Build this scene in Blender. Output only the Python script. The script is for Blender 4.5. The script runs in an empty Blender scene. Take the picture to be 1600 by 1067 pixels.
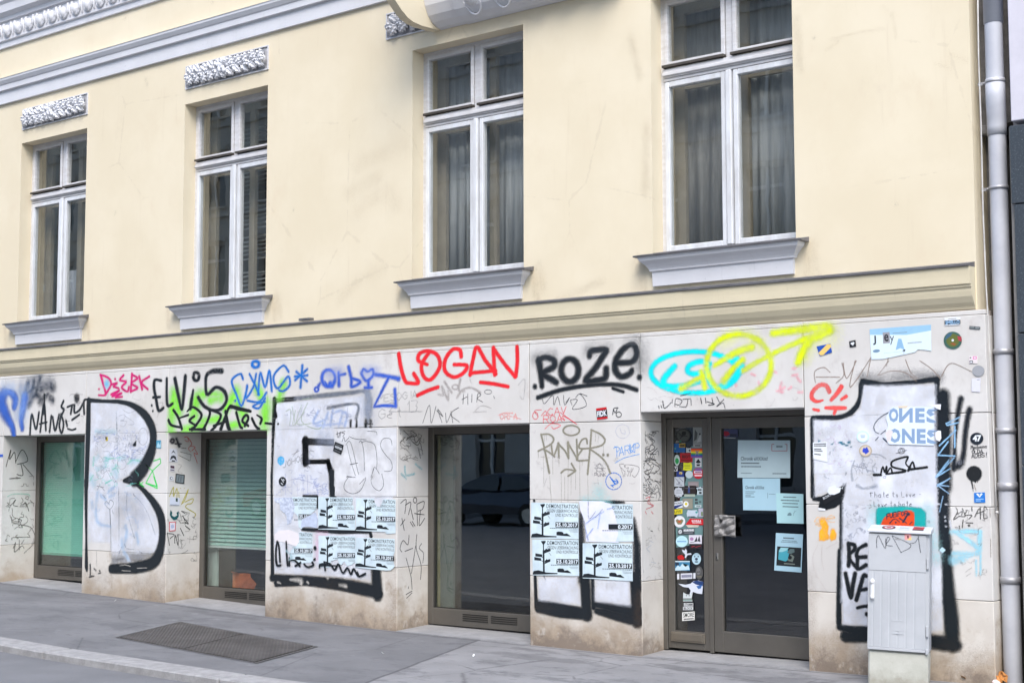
import bpy, bmesh, math, random
import numpy as np
from mathutils import Vector, Matrix
random.seed(7)
SC = bpy.context.scene
COL = SC.collection

# ---------------------------------------------------------------- camera
YAW, PITCH, ROLL, FPX = -0.6742311, 0.0831936, -0.0021146, 2309.0755
CAM = Vector((0.0, -11.0, 1.67))
cy, sy, cp, sp, cr, sr = (math.cos(YAW), math.sin(YAW), math.cos(PITCH), math.sin(PITCH), math.cos(ROLL), math.sin(ROLL))
FW = Vector((sy*cp, cy*cp, sp))
_r = Vector((cy, -sy, 0)); _u = _r.cross(FW)
RT = _r*cr + _u*sr
UP = _u*cr - _r*sr
cam_data = bpy.data.cameras.new('camera')
cam_data.sensor_width = 36.0
cam_data.lens = FPX/1600*36
cam_data.clip_end = 2000
cam = bpy.data.objects.new('camera', cam_data); COL.objects.link(cam)
cam.matrix_world = Matrix(((RT.x, UP.x, -FW.x, CAM.x), (RT.y, UP.y, -FW.y, CAM.y), (RT.z, UP.z, -FW.z, CAM.z), (0, 0, 0, 1)))
SC.camera = cam

# ---------------------------------------------------------------- sky, sun, exposure
SUN_EL, SUN_AZ = math.radians(50), math.radians(146)     # azimuth: direction the sun stands in, measured from +Y clockwise
w = bpy.data.worlds.new('World'); SC.world = w; w.use_nodes = True
wn = w.node_tree.nodes; wl = w.node_tree.links
sky = wn.new('ShaderNodeTexSky'); sky.sky_type = 'NISHITA'; sky.sun_disc = False
sky.sun_elevation = SUN_EL; sky.sun_rotation = SUN_AZ; sky.air_density = 1.0; sky.dust_density = 1.5; sky.ozone_density = 1.0
bg = wn['Background']; bg.inputs['Strength'].default_value = 0.15
wl.new(sky.outputs[0], bg.inputs[0])
sd = bpy.data.lights.new('sun', 'SUN'); sd.energy = 1.1; sd.angle = math.radians(30); sd.color = (1.0, 0.97, 0.925)
sun = bpy.data.objects.new('sun', sd); COL.objects.link(sun)
sdir = Vector((math.sin(SUN_AZ)*math.cos(SUN_EL), math.cos(SUN_AZ)*math.cos(SUN_EL), math.sin(SUN_EL)))
sun.rotation_euler = sdir.to_track_quat('Z', 'Y').to_euler(); sun.location = (0, -20, 40)
SC.view_settings.view_transform = 'Standard'; SC.view_settings.look = 'None'; SC.view_settings.gamma = 1
SC.view_settings.exposure = 1.48
SC.cycles.transparent_max_bounces = 48
SC.cycles.max_bounces = 8

# ---------------------------------------------------------------- photo pixel -> point on a real plane
def ray(u, v): return FW + RT*((u-800)/FPX) + UP*((533.5-v)/FPX)
class Plane:
    def __init__(s, o, n, a, b): s.o, s.n, s.a, s.b = Vector(o), Vector(n), Vector(a), Vector(b)
    def pt(s, u, v, off=0.0):
        d = ray(u, v); return CAM + d*((s.o-CAM).dot(s.n)/d.dot(s.n)) + s.n*off
    def loc(s, u, v):
        p = s.pt(u, v)-s.o; return p.dot(s.a), p.dot(s.b)
    def world(s, x, y, off=0.0): return s.o + s.a*x + s.b*y + s.n*off
    def scale(s, u, v): return (s.pt(u, v)-CAM).dot(FW)/FPX        # metres per photo pixel, square-on
def front(y): return Plane((0, y, 0), (0, -1, 0), (1, 0, 0), (0, 0, 1))
def jamb(x): return Plane((x, 0, 0), (1, 0, 0), (0, 1, 0), (0, 0, 1))
STONE_Y = -0.04
WALL = front(STONE_Y)

# ---------------------------------------------------------------- materials (procedural)
MATS = {}
def nd(nt, t, **kw):
    n = nt.nodes.new(t)
    for k, v in kw.items(): setattr(n, k, v)
    return n
def rgb(*c): return (c[0], c[1], c[2], 1.0)
def M(name, col, rough=.6, metallic=0., var=.08, scale=6., bump=0., bscale=80., spec=.4, tint=None, coat=0., stretch=None):
    if name in MATS: return MATS[name]
    m = bpy.data.materials.new(name); m.use_nodes = True; nt = m.node_tree
    b = nt.nodes['Principled BSDF']; b.inputs['Roughness'].default_value = rough
    b.inputs['Metallic'].default_value = metallic; b.inputs['Specular IOR Level'].default_value = spec
    if coat: b.inputs['Coat Weight'].default_value = coat
    geo = nd(nt, 'ShaderNodeNewGeometry'); vec = geo.outputs['Position']
    if stretch:
        mp = nd(nt, 'ShaderNodeMapping'); mp.inputs['Scale'].default_value = stretch
        nt.links.new(vec, mp.inputs['Vector']); vec = mp.outputs[0]
    n = nd(nt, 'ShaderNodeTexNoise'); n.inputs['Scale'].default_value = scale; n.inputs['Detail'].default_value = 8; n.inputs['Roughness'].default_value = .65
    nt.links.new(vec, n.inputs['Vector'])
    r = nd(nt, 'ShaderNodeValToRGB')
    lo = tint or tuple(c*(1-var*1.6) for c in col); hi = tuple(min(1, c*(1+var)) for c in col)
    r.color_ramp.elements[0].position = .3; r.color_ramp.elements[1].position = .72
    r.color_ramp.elements[0].color = rgb(*lo); r.color_ramp.elements[1].color = rgb(*hi)
    nt.links.new(n.outputs['Fac'], r.inputs[0]); nt.links.new(r.outputs[0], b.inputs['Base Color'])
    if bump:
        n2 = nd(nt, 'ShaderNodeTexNoise'); n2.inputs['Scale'].default_value = bscale; n2.inputs['Detail'].default_value = 6
        nt.links.new(geo.outputs['Position'], n2.inputs['Vector'])
        bp = nd(nt, 'ShaderNodeBump'); bp.inputs['Strength'].default_value = bump; bp.inputs['Distance'].default_value = .01
        nt.links.new(n2.outputs['Fac'], bp.inputs['Height']); nt.links.new(bp.outputs[0], b.inputs['Normal'])
    MATS[name] = m; return m

class NT:
    """tiny helper for longer node graphs"""
    def __init__(s, name):
        s.m = bpy.data.materials.new(name); s.m.use_nodes = True; s.t = s.m.node_tree; s.b = s.t.nodes['Principled BSDF']; s.out = s.t.nodes['Material Output']
        s.pos = nd(s.t, 'ShaderNodeNewGeometry').outputs['Position']
        sx = nd(s.t, 'ShaderNodeSeparateXYZ'); s.l(s.pos, sx.inputs[0]); s.x, s.y, s.z = sx.outputs
    def l(s, a, b): s.t.links.new(a, b)
    def put(s, sock, v):
        if hasattr(v, 'links'): s.l(v, sock)
        else: sock.default_value = v
    def math(s, op, a, b=0., c=None, clamp=False):
        n = nd(s.t, 'ShaderNodeMath', operation=op, use_clamp=clamp); s.put(n.inputs[0], a); s.put(n.inputs[1], b)
        if c is not None: s.put(n.inputs[2], c)
        return n.outputs[0]
    def noise(s, scale, detail=6, rough=.6, stretch=None, off=(0, 0, 0)):
        v = s.pos
        if stretch or any(off):
            mp = nd(s.t, 'ShaderNodeMapping'); mp.inputs['Scale'].default_value = stretch or (1, 1, 1); mp.inputs['Location'].default_value = off
            s.l(v, mp.inputs[0]); v = mp.outputs[0]
        n = nd(s.t, 'ShaderNodeTexNoise'); n.inputs['Scale'].default_value = scale; n.inputs['Detail'].default_value = detail; n.inputs['Roughness'].default_value = rough
        s.l(v, n.inputs['Vector']); return n.outputs['Fac']
    def voro(s, scale, feature='DISTANCE_TO_EDGE', stretch=None):
        v = s.pos
        if stretch:
            mp = nd(s.t, 'ShaderNodeMapping'); mp.inputs['Scale'].default_value = stretch; s.l(v, mp.inputs[0]); v = mp.outputs[0]
        n = nd(s.t, 'ShaderNodeTexVoronoi', feature=feature); n.inputs['Scale'].default_value = scale; s.l(v, n.inputs['Vector']); return n.outputs['Distance']
    def ramp(s, f, a, b, lo=0., hi=1.):
        n = nd(s.t, 'ShaderNodeMapRange'); n.interpolation_type = 'SMOOTHSTEP'
        s.put(n.inputs['Value'], f); n.inputs['From Min'].default_value = a; n.inputs['From Max'].default_value = b
        n.inputs['To Min'].default_value = lo; n.inputs['To Max'].default_value = hi; return n.outputs[0]
    def mix(s, f, a, b):
        n = nd(s.t, 'ShaderNodeMix', data_type='RGBA'); s.put(n.inputs[0], f)
        for i, c in ((6, a), (7, b)):
            if hasattr(c, 'links'): s.l(c, n.inputs[i])
            else: n.inputs[i].default_value = rgb(*c)
        return n.outputs[2]
    def bump(s, h, strength=.3, dist=.01):
        n = nd(s.t, 'ShaderNodeBump'); n.inputs['Strength'].default_value = strength; n.inputs['Distance'].default_value = dist
        s.l(h, n.inputs['Height']); s.l(n.outputs[0], s.b.inputs['Normal'])

def plaster_mat():
    g = NT('yellow plaster'); 
    c = g.mix(g.ramp(g.noise(.9, 5), .35, .7), (.685, .597, .43), (.73, .645, .48))
    c = g.mix(g.ramp(g.noise(2.6, 8, .7, (1, 1, .6), (3, 0, 9)), .54, .76, 0, .55), c, (.66, .55, .39))
    c = g.mix(g.ramp(g.noise(1.3, 10, .75, (1, 1, 1), (7, 0, 2)), .58, .78, 0, .45), c, (.58, .49, .37))
    c = g.mix(g.ramp(g.noise(3.0, 8, .7, (3.5, 1, .25), (1, 0, 5)), .56, .76, 0, .30), c, (.56, .46, .32))
    c = g.mix(g.ramp(g.voro(1.1, 'F1'), .0, .03, .45, 0), c, (.4, .32, .22))
    hair = g.math('MULTIPLY', g.ramp(g.math('ADD', g.voro(.75), g.math('MULTIPLY', g.math('SUBTRACT', g.noise(6, 6, .7), .5), .09)), .0, .006, 1, 0), g.ramp(g.noise(.8, 2, .5, (1, 1, 1), (2, 8, 4)), .52, .6))
    c = g.mix(g.math('MULTIPLY', hair, .16), c, (.42, .34, .24))
    g.l(c, g.b.inputs['Base Color']); g.b.inputs['Roughness'].default_value = .85
    g.bump(g.math('ADD', g.noise(220, 3), g.math('MULTIPLY', g.noise(9, 4), .8)), .12, .008); return g.m
def grimy_paint(name, col, rough=.6):
    g = NT(name)
    c = g.mix(g.ramp(g.noise(3, 6), .3, .7), tuple(q*.93 for q in col), col)
    c = g.mix(g.ramp(g.noise(7, 8, .75, (3, 1, .35)), .58, .78, 0, .5), c, tuple(q*.5 for q in col))
    c = g.mix(g.ramp(g.noise(22, 6, .7), .64, .76, 0, .45), c, tuple(q*.42 for q in col))
    g.l(c, g.b.inputs['Base Color']); g.b.inputs['Roughness'].default_value = rough; g.bump(g.noise(45, 5), .2, .006); return g.m
def stone_mat(name, base):
    g = NT(name)
    if base:
        c = g.mix(g.ramp(g.noise(3, 7), .35, .7), (.58, .535, .475), (.655, .615, .555))
        # splash dirt: brown stains with ragged upper edges rising from the pavement
        h = g.math('ADD', g.z, g.math('MULTIPLY', g.math('SUBTRACT', g.noise(1.7, 8, .7, (1, 1, 1), (4, 0, 1)), .5), 1.1))
        c = g.mix(g.ramp(h, .44, .05, 0, .85), c, (.38, .29, .20))
        c = g.mix(g.ramp(g.noise(2.6, 9, .75, (1, 1, 1.0), (9, 2, 6)), .54, .68, 0, .75), c, (.38, .30, .22))
        h2 = g.math('ADD', g.z, g.math('MULTIPLY', g.math('SUBTRACT', g.noise(3.1, 8, .75, (1, 1, 1), (1, 7, 3)), .5), 1.0))
        c = g.mix(g.ramp(h2, .20, -.02, 0, .8), c, (.19, .15, .12))
        c = g.mix(g.ramp(g.noise(5, 7, .7, (1, 1, .8), (2, 5, 3)), .58, .72, 0, .7), c, (.66, .62, .56))
        c = g.mix(g.ramp(g.noise(9, 8, .8, (2.2, 1, .25), (2, 2, 2)), .62, .8, 0, .5), c, (.16, .135, .115))
    else:
        c = g.mix(g.ramp(g.noise(1.2, 6), .35, .7), (.585, .56, .525), (.67, .65, .618))
        c = g.mix(g.ramp(g.noise(5, 7, .7, (1, 1, .5), (3, 3, 3)), .58, .8, 0, .5), c, (.50, .45, .415))
        c = g.mix(g.ramp(g.noise(5, 8, .75, (4, 1, .35), (6, 1, 1)), .60, .80, 0, .45), c, (.42, .385, .36))
        c = g.mix(g.ramp(g.noise(1.6, 8, .7, (1, 1, 1), (8, 4, 2)), .58, .75, 0, .35), c, (.60, .50, .43))
        c = g.mix(g.ramp(g.noise(2.3, 9, .75, (1, 1, .8), (2, 9, 5)), .54, .7, 0, .5), c, (.47, .43, .40))
        c = g.mix(g.ramp(g.noise(26, 5, .7), .66, .8, 0, .35), c, (.42, .37, .34))
    g.l(c, g.b.inputs['Base Color']); g.b.inputs['Roughness'].default_value = .55
    g.bump(g.noise(70, 5), .08, .006); return g.m
def concrete_mat(name, c0, c1, sc=3., streak=True):
    g = NT(name)
    c = g.mix(g.ramp(g.noise(sc, 8, .7), .3, .72), c0, c1)
    if streak: c = g.mix(g.ramp(g.noise(8, 8, .8, (2, 2, .4)), .55, .8, 0, .5), c, tuple(q*.45 for q in c0))
    g.l(c, g.b.inputs['Base Color']); g.b.inputs['Roughness'].default_value = .9; g.bump(g.noise(60, 8), .5, .012); return g.m
def glass_mat(name, tint, ior=1.75, rough=.0):
    m = bpy.data.materials.new(name); m.use_nodes = True; t = m.node_tree; t.nodes.remove(t.nodes['Principled BSDF'])
    f = nd(t, 'ShaderNodeFresnel'); gb = nd(t, 'ShaderNodeNewGeometry'); mi = nd(t, 'ShaderNodeMix')     # same reflectance from either side of the thin pane
    mi.inputs[2].default_value = ior; mi.inputs[3].default_value = 1/ior; t.links.new(gb.outputs['Backfacing'], mi.inputs[0]); t.links.new(mi.outputs[0], f.inputs[0])
    a = nd(t, 'ShaderNodeBsdfTransparent'); a.inputs[0].default_value = rgb(*tint)
    b = nd(t, 'ShaderNodeBsdfGlossy'); b.inputs['Roughness'].default_value = rough
    x = nd(t, 'ShaderNodeMixShader'); t.links.new(f.outputs[0], x.inputs[0]); t.links.new(a.outputs[0], x.inputs[1]); t.links.new(b.outputs[0], x.inputs[2])
    # old hand-drawn glass: very slight waviness
    geo = nd(t, 'ShaderNodeNewGeometry'); n = nd(t, 'ShaderNodeTexNoise'); n.inputs['Scale'].default_value = 3.2; n.inputs['Detail'].default_value = 1
    t.links.new(geo.outputs['Position'], n.inputs['Vector'])
    bp = nd(t, 'ShaderNodeBump'); bp.inputs['Strength'].default_value = .02; bp.inputs['Distance'].default_value = .02
    t.links.new(n.outputs['Fac'], bp.inputs['Height']); t.links.new(bp.outputs[0], b.inputs['Normal'])
    t.links.new(x.outputs[0], t.nodes['Material Output'].inputs[0]); return m
PAINT = {}
def paint_mat(col, op=1., speck=.5, rough=.5):
    k = (col, op, speck)
    if k in PAINT: return PAINT[k]
    g = NT('paint %.2f %.2f %.2f' % col); t = g.t
    at = nd(t, 'ShaderNodeAttribute', attribute_name='F')
    f = g.math('ADD', at.outputs['Fac'], g.math('MULTIPLY', g.math('SUBTRACT', g.noise(160, 3, .7), .5), speck))
    f = g.math('ADD', f, g.math('MULTIPLY', g.math('SUBTRACT', g.noise(18, 4, .6), .5), speck*.5))
    al = g.ramp(f, -1, .9)
    if op < 1: al = g.math('MULTIPLY', al, g.math('MULTIPLY', op, g.ramp(g.noise(4.5, 5, .7), .25, .7, .55, 1.25)), clamp=True)
    # spray and marker paint is a scatter of opaque dots: each 1.3 mm dot is either paint or bare wall
    sn = nd(t, 'ShaderNodeVectorMath', operation='SNAP'); g.l(g.pos, sn.inputs[0]); sn.inputs[1].default_value = (.0013, .0013, .0013)
    wnz = nd(t, 'ShaderNodeTexWhiteNoise', noise_dimensions='3D'); g.l(sn.outputs[0], wnz.inputs['Vector'])
    al = g.math('LESS_THAN', wnz.outputs['Value'], al)
    c = g.mix(g.ramp(g.noise(7, 4), .3, .7), tuple(q*.88 for q in col), tuple(min(1, q*1.06) for q in col))
    g.l(c, g.b.inputs['Base Color']); g.b.inputs['Roughness'].default_value = rough; g.b.inputs['Specular IOR Level'].default_value = .25
    g.l(al, g.b.inputs['Alpha']); PAINT[k] = g.m; return g.m
def C8(r, g, b):
    f = lambda c: ((c/255+.055)/1.055)**2.4 if c > 10 else c/255/12.92
    return (round(f(r), 4), round(f(g), 4), round(f(b), 4))
def flat(col, rough=.55): return M('ink %.3f %.3f %.3f' % col, col, rough, var=.03, scale=30)

# ---------------------------------------------------------------- object helpers
def prop(o, label=None, cat=None, group=None, kind=None):
    if label: o['label'] = label
    if cat: o['category'] = cat
    if group: o['group'] = group
    if kind: o['kind'] = kind
    return o
def thing(name, label, cat, loc=(0, 0, 0), group=None):
    o = bpy.data.objects.new(name, None); COL.objects.link(o); o.location = loc; o.empty_display_size = .2
    return prop(o, label, cat, group)
ROOT = {}
def obj(name, bm, mats, parent=None, smooth=False, label=None):
    """bm in world coordinates -> one mesh object (local to the top-level thing it belongs to)"""
    me = bpy.data.meshes.new(name)
    off = Vector((0, 0, 0)); p = parent
    while p is not None: off += p.location; p = p.parent
    if off.length: bmesh.ops.translate(bm, verts=bm.verts, vec=-off)
    bm.to_mesh(me); bm.free()
    for m in (mats if isinstance(mats, (list, tuple)) else [mats]): me.materials.append(m)
    if smooth:
        for p in me.polygons: p.use_smooth = True
    o = bpy.data.objects.new(name, me); COL.objects.link(o)
    if parent is not None: o.parent = parent
    if label: o['label'] = label
    return o
def struct(name, bm, m): return prop(obj(name, bm, m), kind='structure')
def BM(): return bmesh.new()
def box(bm, x0, x1, y0, y1, z0, z1, bev=0., mi=0):
    vs = [bm.verts.new((x, y, z)) for x in (x0, x1) for y in (y0, y1) for z in (z0, z1)]
    fs = [bm.faces.new([vs[i] for i in q]) for q in ((0, 1, 3, 2), (4, 6, 7, 5), (0, 4, 5, 1), (2, 3, 7, 6), (0, 2, 6, 4), (1, 5, 7, 3))]
    for f in fs: f.material_index = mi
    if bev:
        r = bmesh.ops.bevel(bm, geom=list({e for f in fs for e in f.edges}), offset=bev, segments=1, affect='EDGES')
        for f in r['faces']: f.material_index = mi
    return fs
def quad(bm, pts, mi=0):
    f = bm.faces.new([bm.verts.new(p) for p in pts]); f.material_index = mi; return f
def prism(bm, outline, axis, a0, a1, mi=0):
    """outline: 2-D points; axis 'x' -> (y,z) extruded along x, 'y' -> (x,z), 'z' -> (x,y)"""
    def P(p, t): return {'x': (t, p[0], p[1]), 'y': (p[0], t, p[1]), 'z': (p[0], p[1], t)}[axis]
    A = [bm.verts.new(P(p, a0)) for p in outline]; B = [bm.verts.new(P(p, a1)) for p in outline]
    n = len(outline); fs = [bm.faces.new(A), bm.faces.new(B[::-1])]
    for i in range(n): fs.append(bm.faces.new((A[i], B[i], B[(i+1) % n], A[(i+1) % n])))
    for f in fs: f.material_index = mi
    bmesh.ops.recalc_face_normals(bm, faces=fs); return fs
def tube(bm, pts, r, seg=12, mi=0, cap=True):
    pts = [Vector(p) for p in pts]; rings = []
    n = len(pts); rr = r if isinstance(r, (list, tuple)) else [r]*n
    for i, p in enumerate(pts):
        d = (pts[min(i+1, n-1)]-pts[max(i-1, 0)]).normalized()
        a = d.cross(Vector((0, 0, 1)) if abs(d.z) < .9 else Vector((0, 1, 0))).normalized(); b = d.cross(a)
        rings.append([bm.verts.new(p+(a*math.cos(t)+b*math.sin(t))*rr[i]) for t in (2*math.pi*k/seg for k in range(seg))])
    for i in range(n-1):
        for k in range(seg):
            f = bm.faces.new((rings[i][k], rings[i][(k+1) % seg], rings[i+1][(k+1) % seg], rings[i+1][k])); f.material_index = mi; f.smooth = True
    if cap:
        for q in (rings[0][::-1], rings[-1]): bm.faces.new(q).material_index = mi
def ball(bm, c, rx, ry, rz, seg=12, rings=8, rot=None, mi=0):
    r = bmesh.ops.create_uvsphere(bm, u_segments=seg, v_segments=rings, radius=1)
    m = Matrix.Translation(c) @ (rot or Matrix.Identity(4)) @ Matrix.Diagonal((rx, ry, rz, 1))
    bmesh.ops.transform(bm, matrix=m, verts=r['verts'])
    for v in r['verts']:
        for f in v.link_faces: f.smooth = True; f.material_index = mi
def mould(bm, prof, x0, x1, base=0., mi=0, ret=True, y0=0.):
    """profile [(projection, z)] run along the facade, with mitred returns"""
    loops = []
    for off, z in prof:
        e = (off-base) if ret else 0.
        loops.append([bm.verts.new(p) for p in ((x0-e, y0, z), (x0-e, y0-off, z), (x1+e, y0-off, z), (x1+e, y0, z))])
    for a, b in zip(loops, loops[1:]):
        for i in range(3):
            f = bm.faces.new((a[i], a[i+1], b[i+1], b[i])); f.material_index = mi
    bm.faces.new(loops[-1]).material_index = mi; bm.faces.new(loops[0][::-1]).material_index = mi
def wall_holes(bm, x0, x1, z0, z1, y, holes, depth, mi=0):
    xs = sorted({x0, x1} | {h[0] for h in holes} | {h[1] for h in holes}); zs = sorted({z0, z1} | {h[2] for h in holes} | {h[3] for h in holes})
    V = {}
    def v(x, z):
        if (x, z) not in V: V[(x, z)] = bm.verts.new((x, y, z))
        return V[(x, z)]
    for a, b in zip(xs, xs[1:]):
        for c, d in zip(zs, zs[1:]):
            if any(h[0] <= a and b <= h[1] and h[2] <= c and d <= h[3] for h in holes): continue
            bm.faces.new((v(a, c), v(b, c), v(b, d), v(a, d))).material_index = mi
    for a, b, c, d in holes:
        P = [(a, c), (b, c), (b, d), (a, d)]
        for i in range(4):
            p, q = P[i], P[(i+1) % 4]
            quad(bm, ((p[0], y, p[1]), (q[0], y, q[1]), (q[0], y+depth, q[1]), (p[0], y+depth, p[1])), mi)
def room(parent, x0, x1, y0, y1, z0, z1, mat):
    bm = BM()
    V = [Vector(p) for p in ((x0, y0, z0), (x1, y0, z0), (x1, y1, z0), (x0, y1, z0), (x0, y0, z1), (x1, y0, z1), (x1, y1, z1), (x0, y1, z1))]
    for q in ((0, 1, 2, 3), (7, 6, 5, 4), (1, 5, 6, 2), (4, 0, 3, 7), (3, 2, 6, 7)): quad(bm, [V[i] for i in q])
    return obj('room', bm, mat, parent)
# ================================================================= materials used by the building
PLASTER = plaster_mat()
STONE = stone_mat('pale stone slabs', False); STONEB = stone_mat('stained base course', True)
TRIM = grimy_paint('grey trim paint', (.655, .655, .675))
TRIMD = grimy_paint('weathered grey relief', (.66, .665, .69), .75)
LEAD = M('sheet metal flashing', (.17, .165, .17), .55, metallic=.3, var=.2, scale=5)
WHITE = M('white window paint', (.69, .71, .735), .4, var=.06, scale=10, tint=(.54, .54, .54), stretch=(1, 1, .3))
WHITEOLD = M('weathered white paint', (.62, .62, .63), .5, var=.08, scale=16, tint=(.52, .50, .49), stretch=(.4, 1, 2))
BEIGE = M('old beige inner frame', (.34, .30, .235), .5, var=.1)
BRONZE = M('bronze aluminium', (.125, .115, .10), .42, metallic=.35, var=.08, scale=3, spec=.5)
BRONZED = M('dark bronze gasket', (.03, .028, .025), .5)
MORTAR = M('joint mortar', (.34, .30, .27), .9, var=.2)
DARKROOM = M('dim room', (.30, .285, .26), .9, var=.15, scale=2)
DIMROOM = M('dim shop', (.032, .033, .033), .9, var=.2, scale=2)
GLASS = glass_mat('window glass', (.93, .97, .95), 1.97); GLASSUP = glass_mat('upper window glass', (.97, .98, .97), 1.95)
GLASSD = glass_mat('door glass', (.70, .73, .75), 1.88)

BLD = thing('apartment_building', 'old yellow plastered house above a pale stone ground floor covered in graffiti', 'building', (-11.0, 0, 0))
XR, XL = -4.235, -24.0
Z0W, Z1W = 3.53, 5.913
WX = [(-17.085, -15.645), (-13.728, -12.284), (-10.092, -8.645), (-7.180, -5.762)]
# ---------------------------------------------------------------- upper wall
bm = BM()
wall_holes(bm, XL, XR, 2.83, 9.6, 0.0, [(a, b, Z0W, Z1W) for a, b in WX], .32)
quad(bm, ((XR, 0, 2.83), (XR, .5, 2.83), (XR, .5, 9.6), (XR, 0, 9.6)))
quad(bm, ((XL, 0, 9.6), (XR, 0, 9.6), (XR, 6, 9.6), (XL, 6, 9.6)))
obj('upper_wall', bm, PLASTER, BLD)
# ---------------------------------------------------------------- string course over the ground floor
bm = BM()
mould(bm, [(0, 2.845), (.012, 2.85), (.02, 2.87), (.045, 2.90), (.07, 2.945), (.08, 2.985), (.082, 3.012), (.094, 3.016), (.094, 3.034), (.108, 3.038), (.112, 3.10), (.12, 3.168), (0, 3.172)], XL, XR-.01, ret=False)
cor = obj('string_course', bm, grimy_paint('yellow moulding', (.69, .61, .43), .8), BLD)
bm = BM()
random.seed(3); x = XL
while x < XR-.02:
    x2 = min(x+1.9+random.random()*.5, XR-.012); d = random.uniform(-.003, .003)
    mould(bm, [(.132+d, 3.171), (.134+d, 3.188), (0, 3.215)], x, x2, ret=False); x = x2+.002
for lx in (-11.62, -11.56, -11.5): box(bm, lx, lx+.05, -.12, -.06, 3.21, 3.235)     # wrinkled flashing
obj('flashing', bm, LEAD, cor)
# ---------------------------------------------------------------- upper band and egg frieze
bm = BM()
mould(bm, [(0, 6.50), (.035, 6.502), (.04, 6.665), (.075, 6.672), (.078, 6.74), (.09, 6.75), (.115, 6.79), (.118, 6.815), (.125, 6.82), (0, 6.835)], XL, -9.86, ret=False)
obj('band', bm, TRIM, BLD)
bm = BM()
mould(bm, [(0, 7.27), (.03, 7.272), (.032, 7.35), (.06, 7.36), (.06, 7.60), (.09, 7.61), (.10, 7.66), (.16, 7.70), (.17, 7.80), (.20, 7.84), (.20, 7.95), (.3, 8.05), (0, 8.2)], XL, -10.3, ret=False)
fr = obj('frieze', bm, TRIM, BLD)
bm = BM()
x = -18.4
while x < -13.2:
    ball(bm, (x, -.075, 7.475), .05, .05, .075, 10, 8)
    pts = [(x+.085*math.cos(t), -.07, 7.475-.1*math.sin(t)+.03) for t in [math.pi*k/9 for k in range(10)]]
    pts = [(x+.085, -.07, 7.58)]+pts+[(x-.085, -.07, 7.58)]
    tube(bm, pts, .02, 6)
    ball(bm, (x+.128, -.065, 7.48), .016, .03, .09, 6, 6)
    x += .256
prop(obj('egg_moulding', bm, TRIM, fr, True), kind='stuff')
# ---------------------------------------------------------------- rounded foot of the bay above the third window
bm = BM()
prof = [(0, 6.05), (-.1, 6.04), (-.29, 6.03), (-.42, 6.04), (-.50, 6.065), (-.59, 6.12), (-.69, 6.20), (-.78, 6.33), (-.83, 6.5), (-.84, 7.3), (0, 7.3)]
prism(bm, prof, 'x', -9.80, -9.70)
bay = obj('bay_foot', bm, PLASTER, BLD, label='yellow rounded foot of a bay projecting above the third window')
bm = BM()
sh = [(0, 6.052), (-.06, 6.06), (-.14, 6.095), (-.2, 6.15), (-.25, 6.24), (-.275, 6.34), (-.28, 6.9), (0, 6.9)]
prism(bm, sh, 'x', -9.698, -7.45)
prism(bm, [(y*1.05-.004, z-.010) for y, z in sh[:6]]+[(-.30, 6.9), (-.003, 6.9)], 'x', -9.34, -7.447)
sh_o = obj('bay_shell', bm, TRIM, bay)
bm = BM()
for k in range(5):
    x = -9.10+k*.36; rot = Matrix.Rotation(math.radians(38), 4, 'X')
    ball(bm, (x, -.255, 6.20), .07, .045, .075, 10, 8, rot)
    tube(bm, [(x+.1*math.cos(t), -.235+.10*max(0, math.sin(t))*.8, 6.19-.13*math.sin(t)) for t in [math.pi*(k2/10) for k2 in range(11)]], .012, 6)
obj('egg_moulding', bm, TRIM, sh_o, True)
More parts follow.
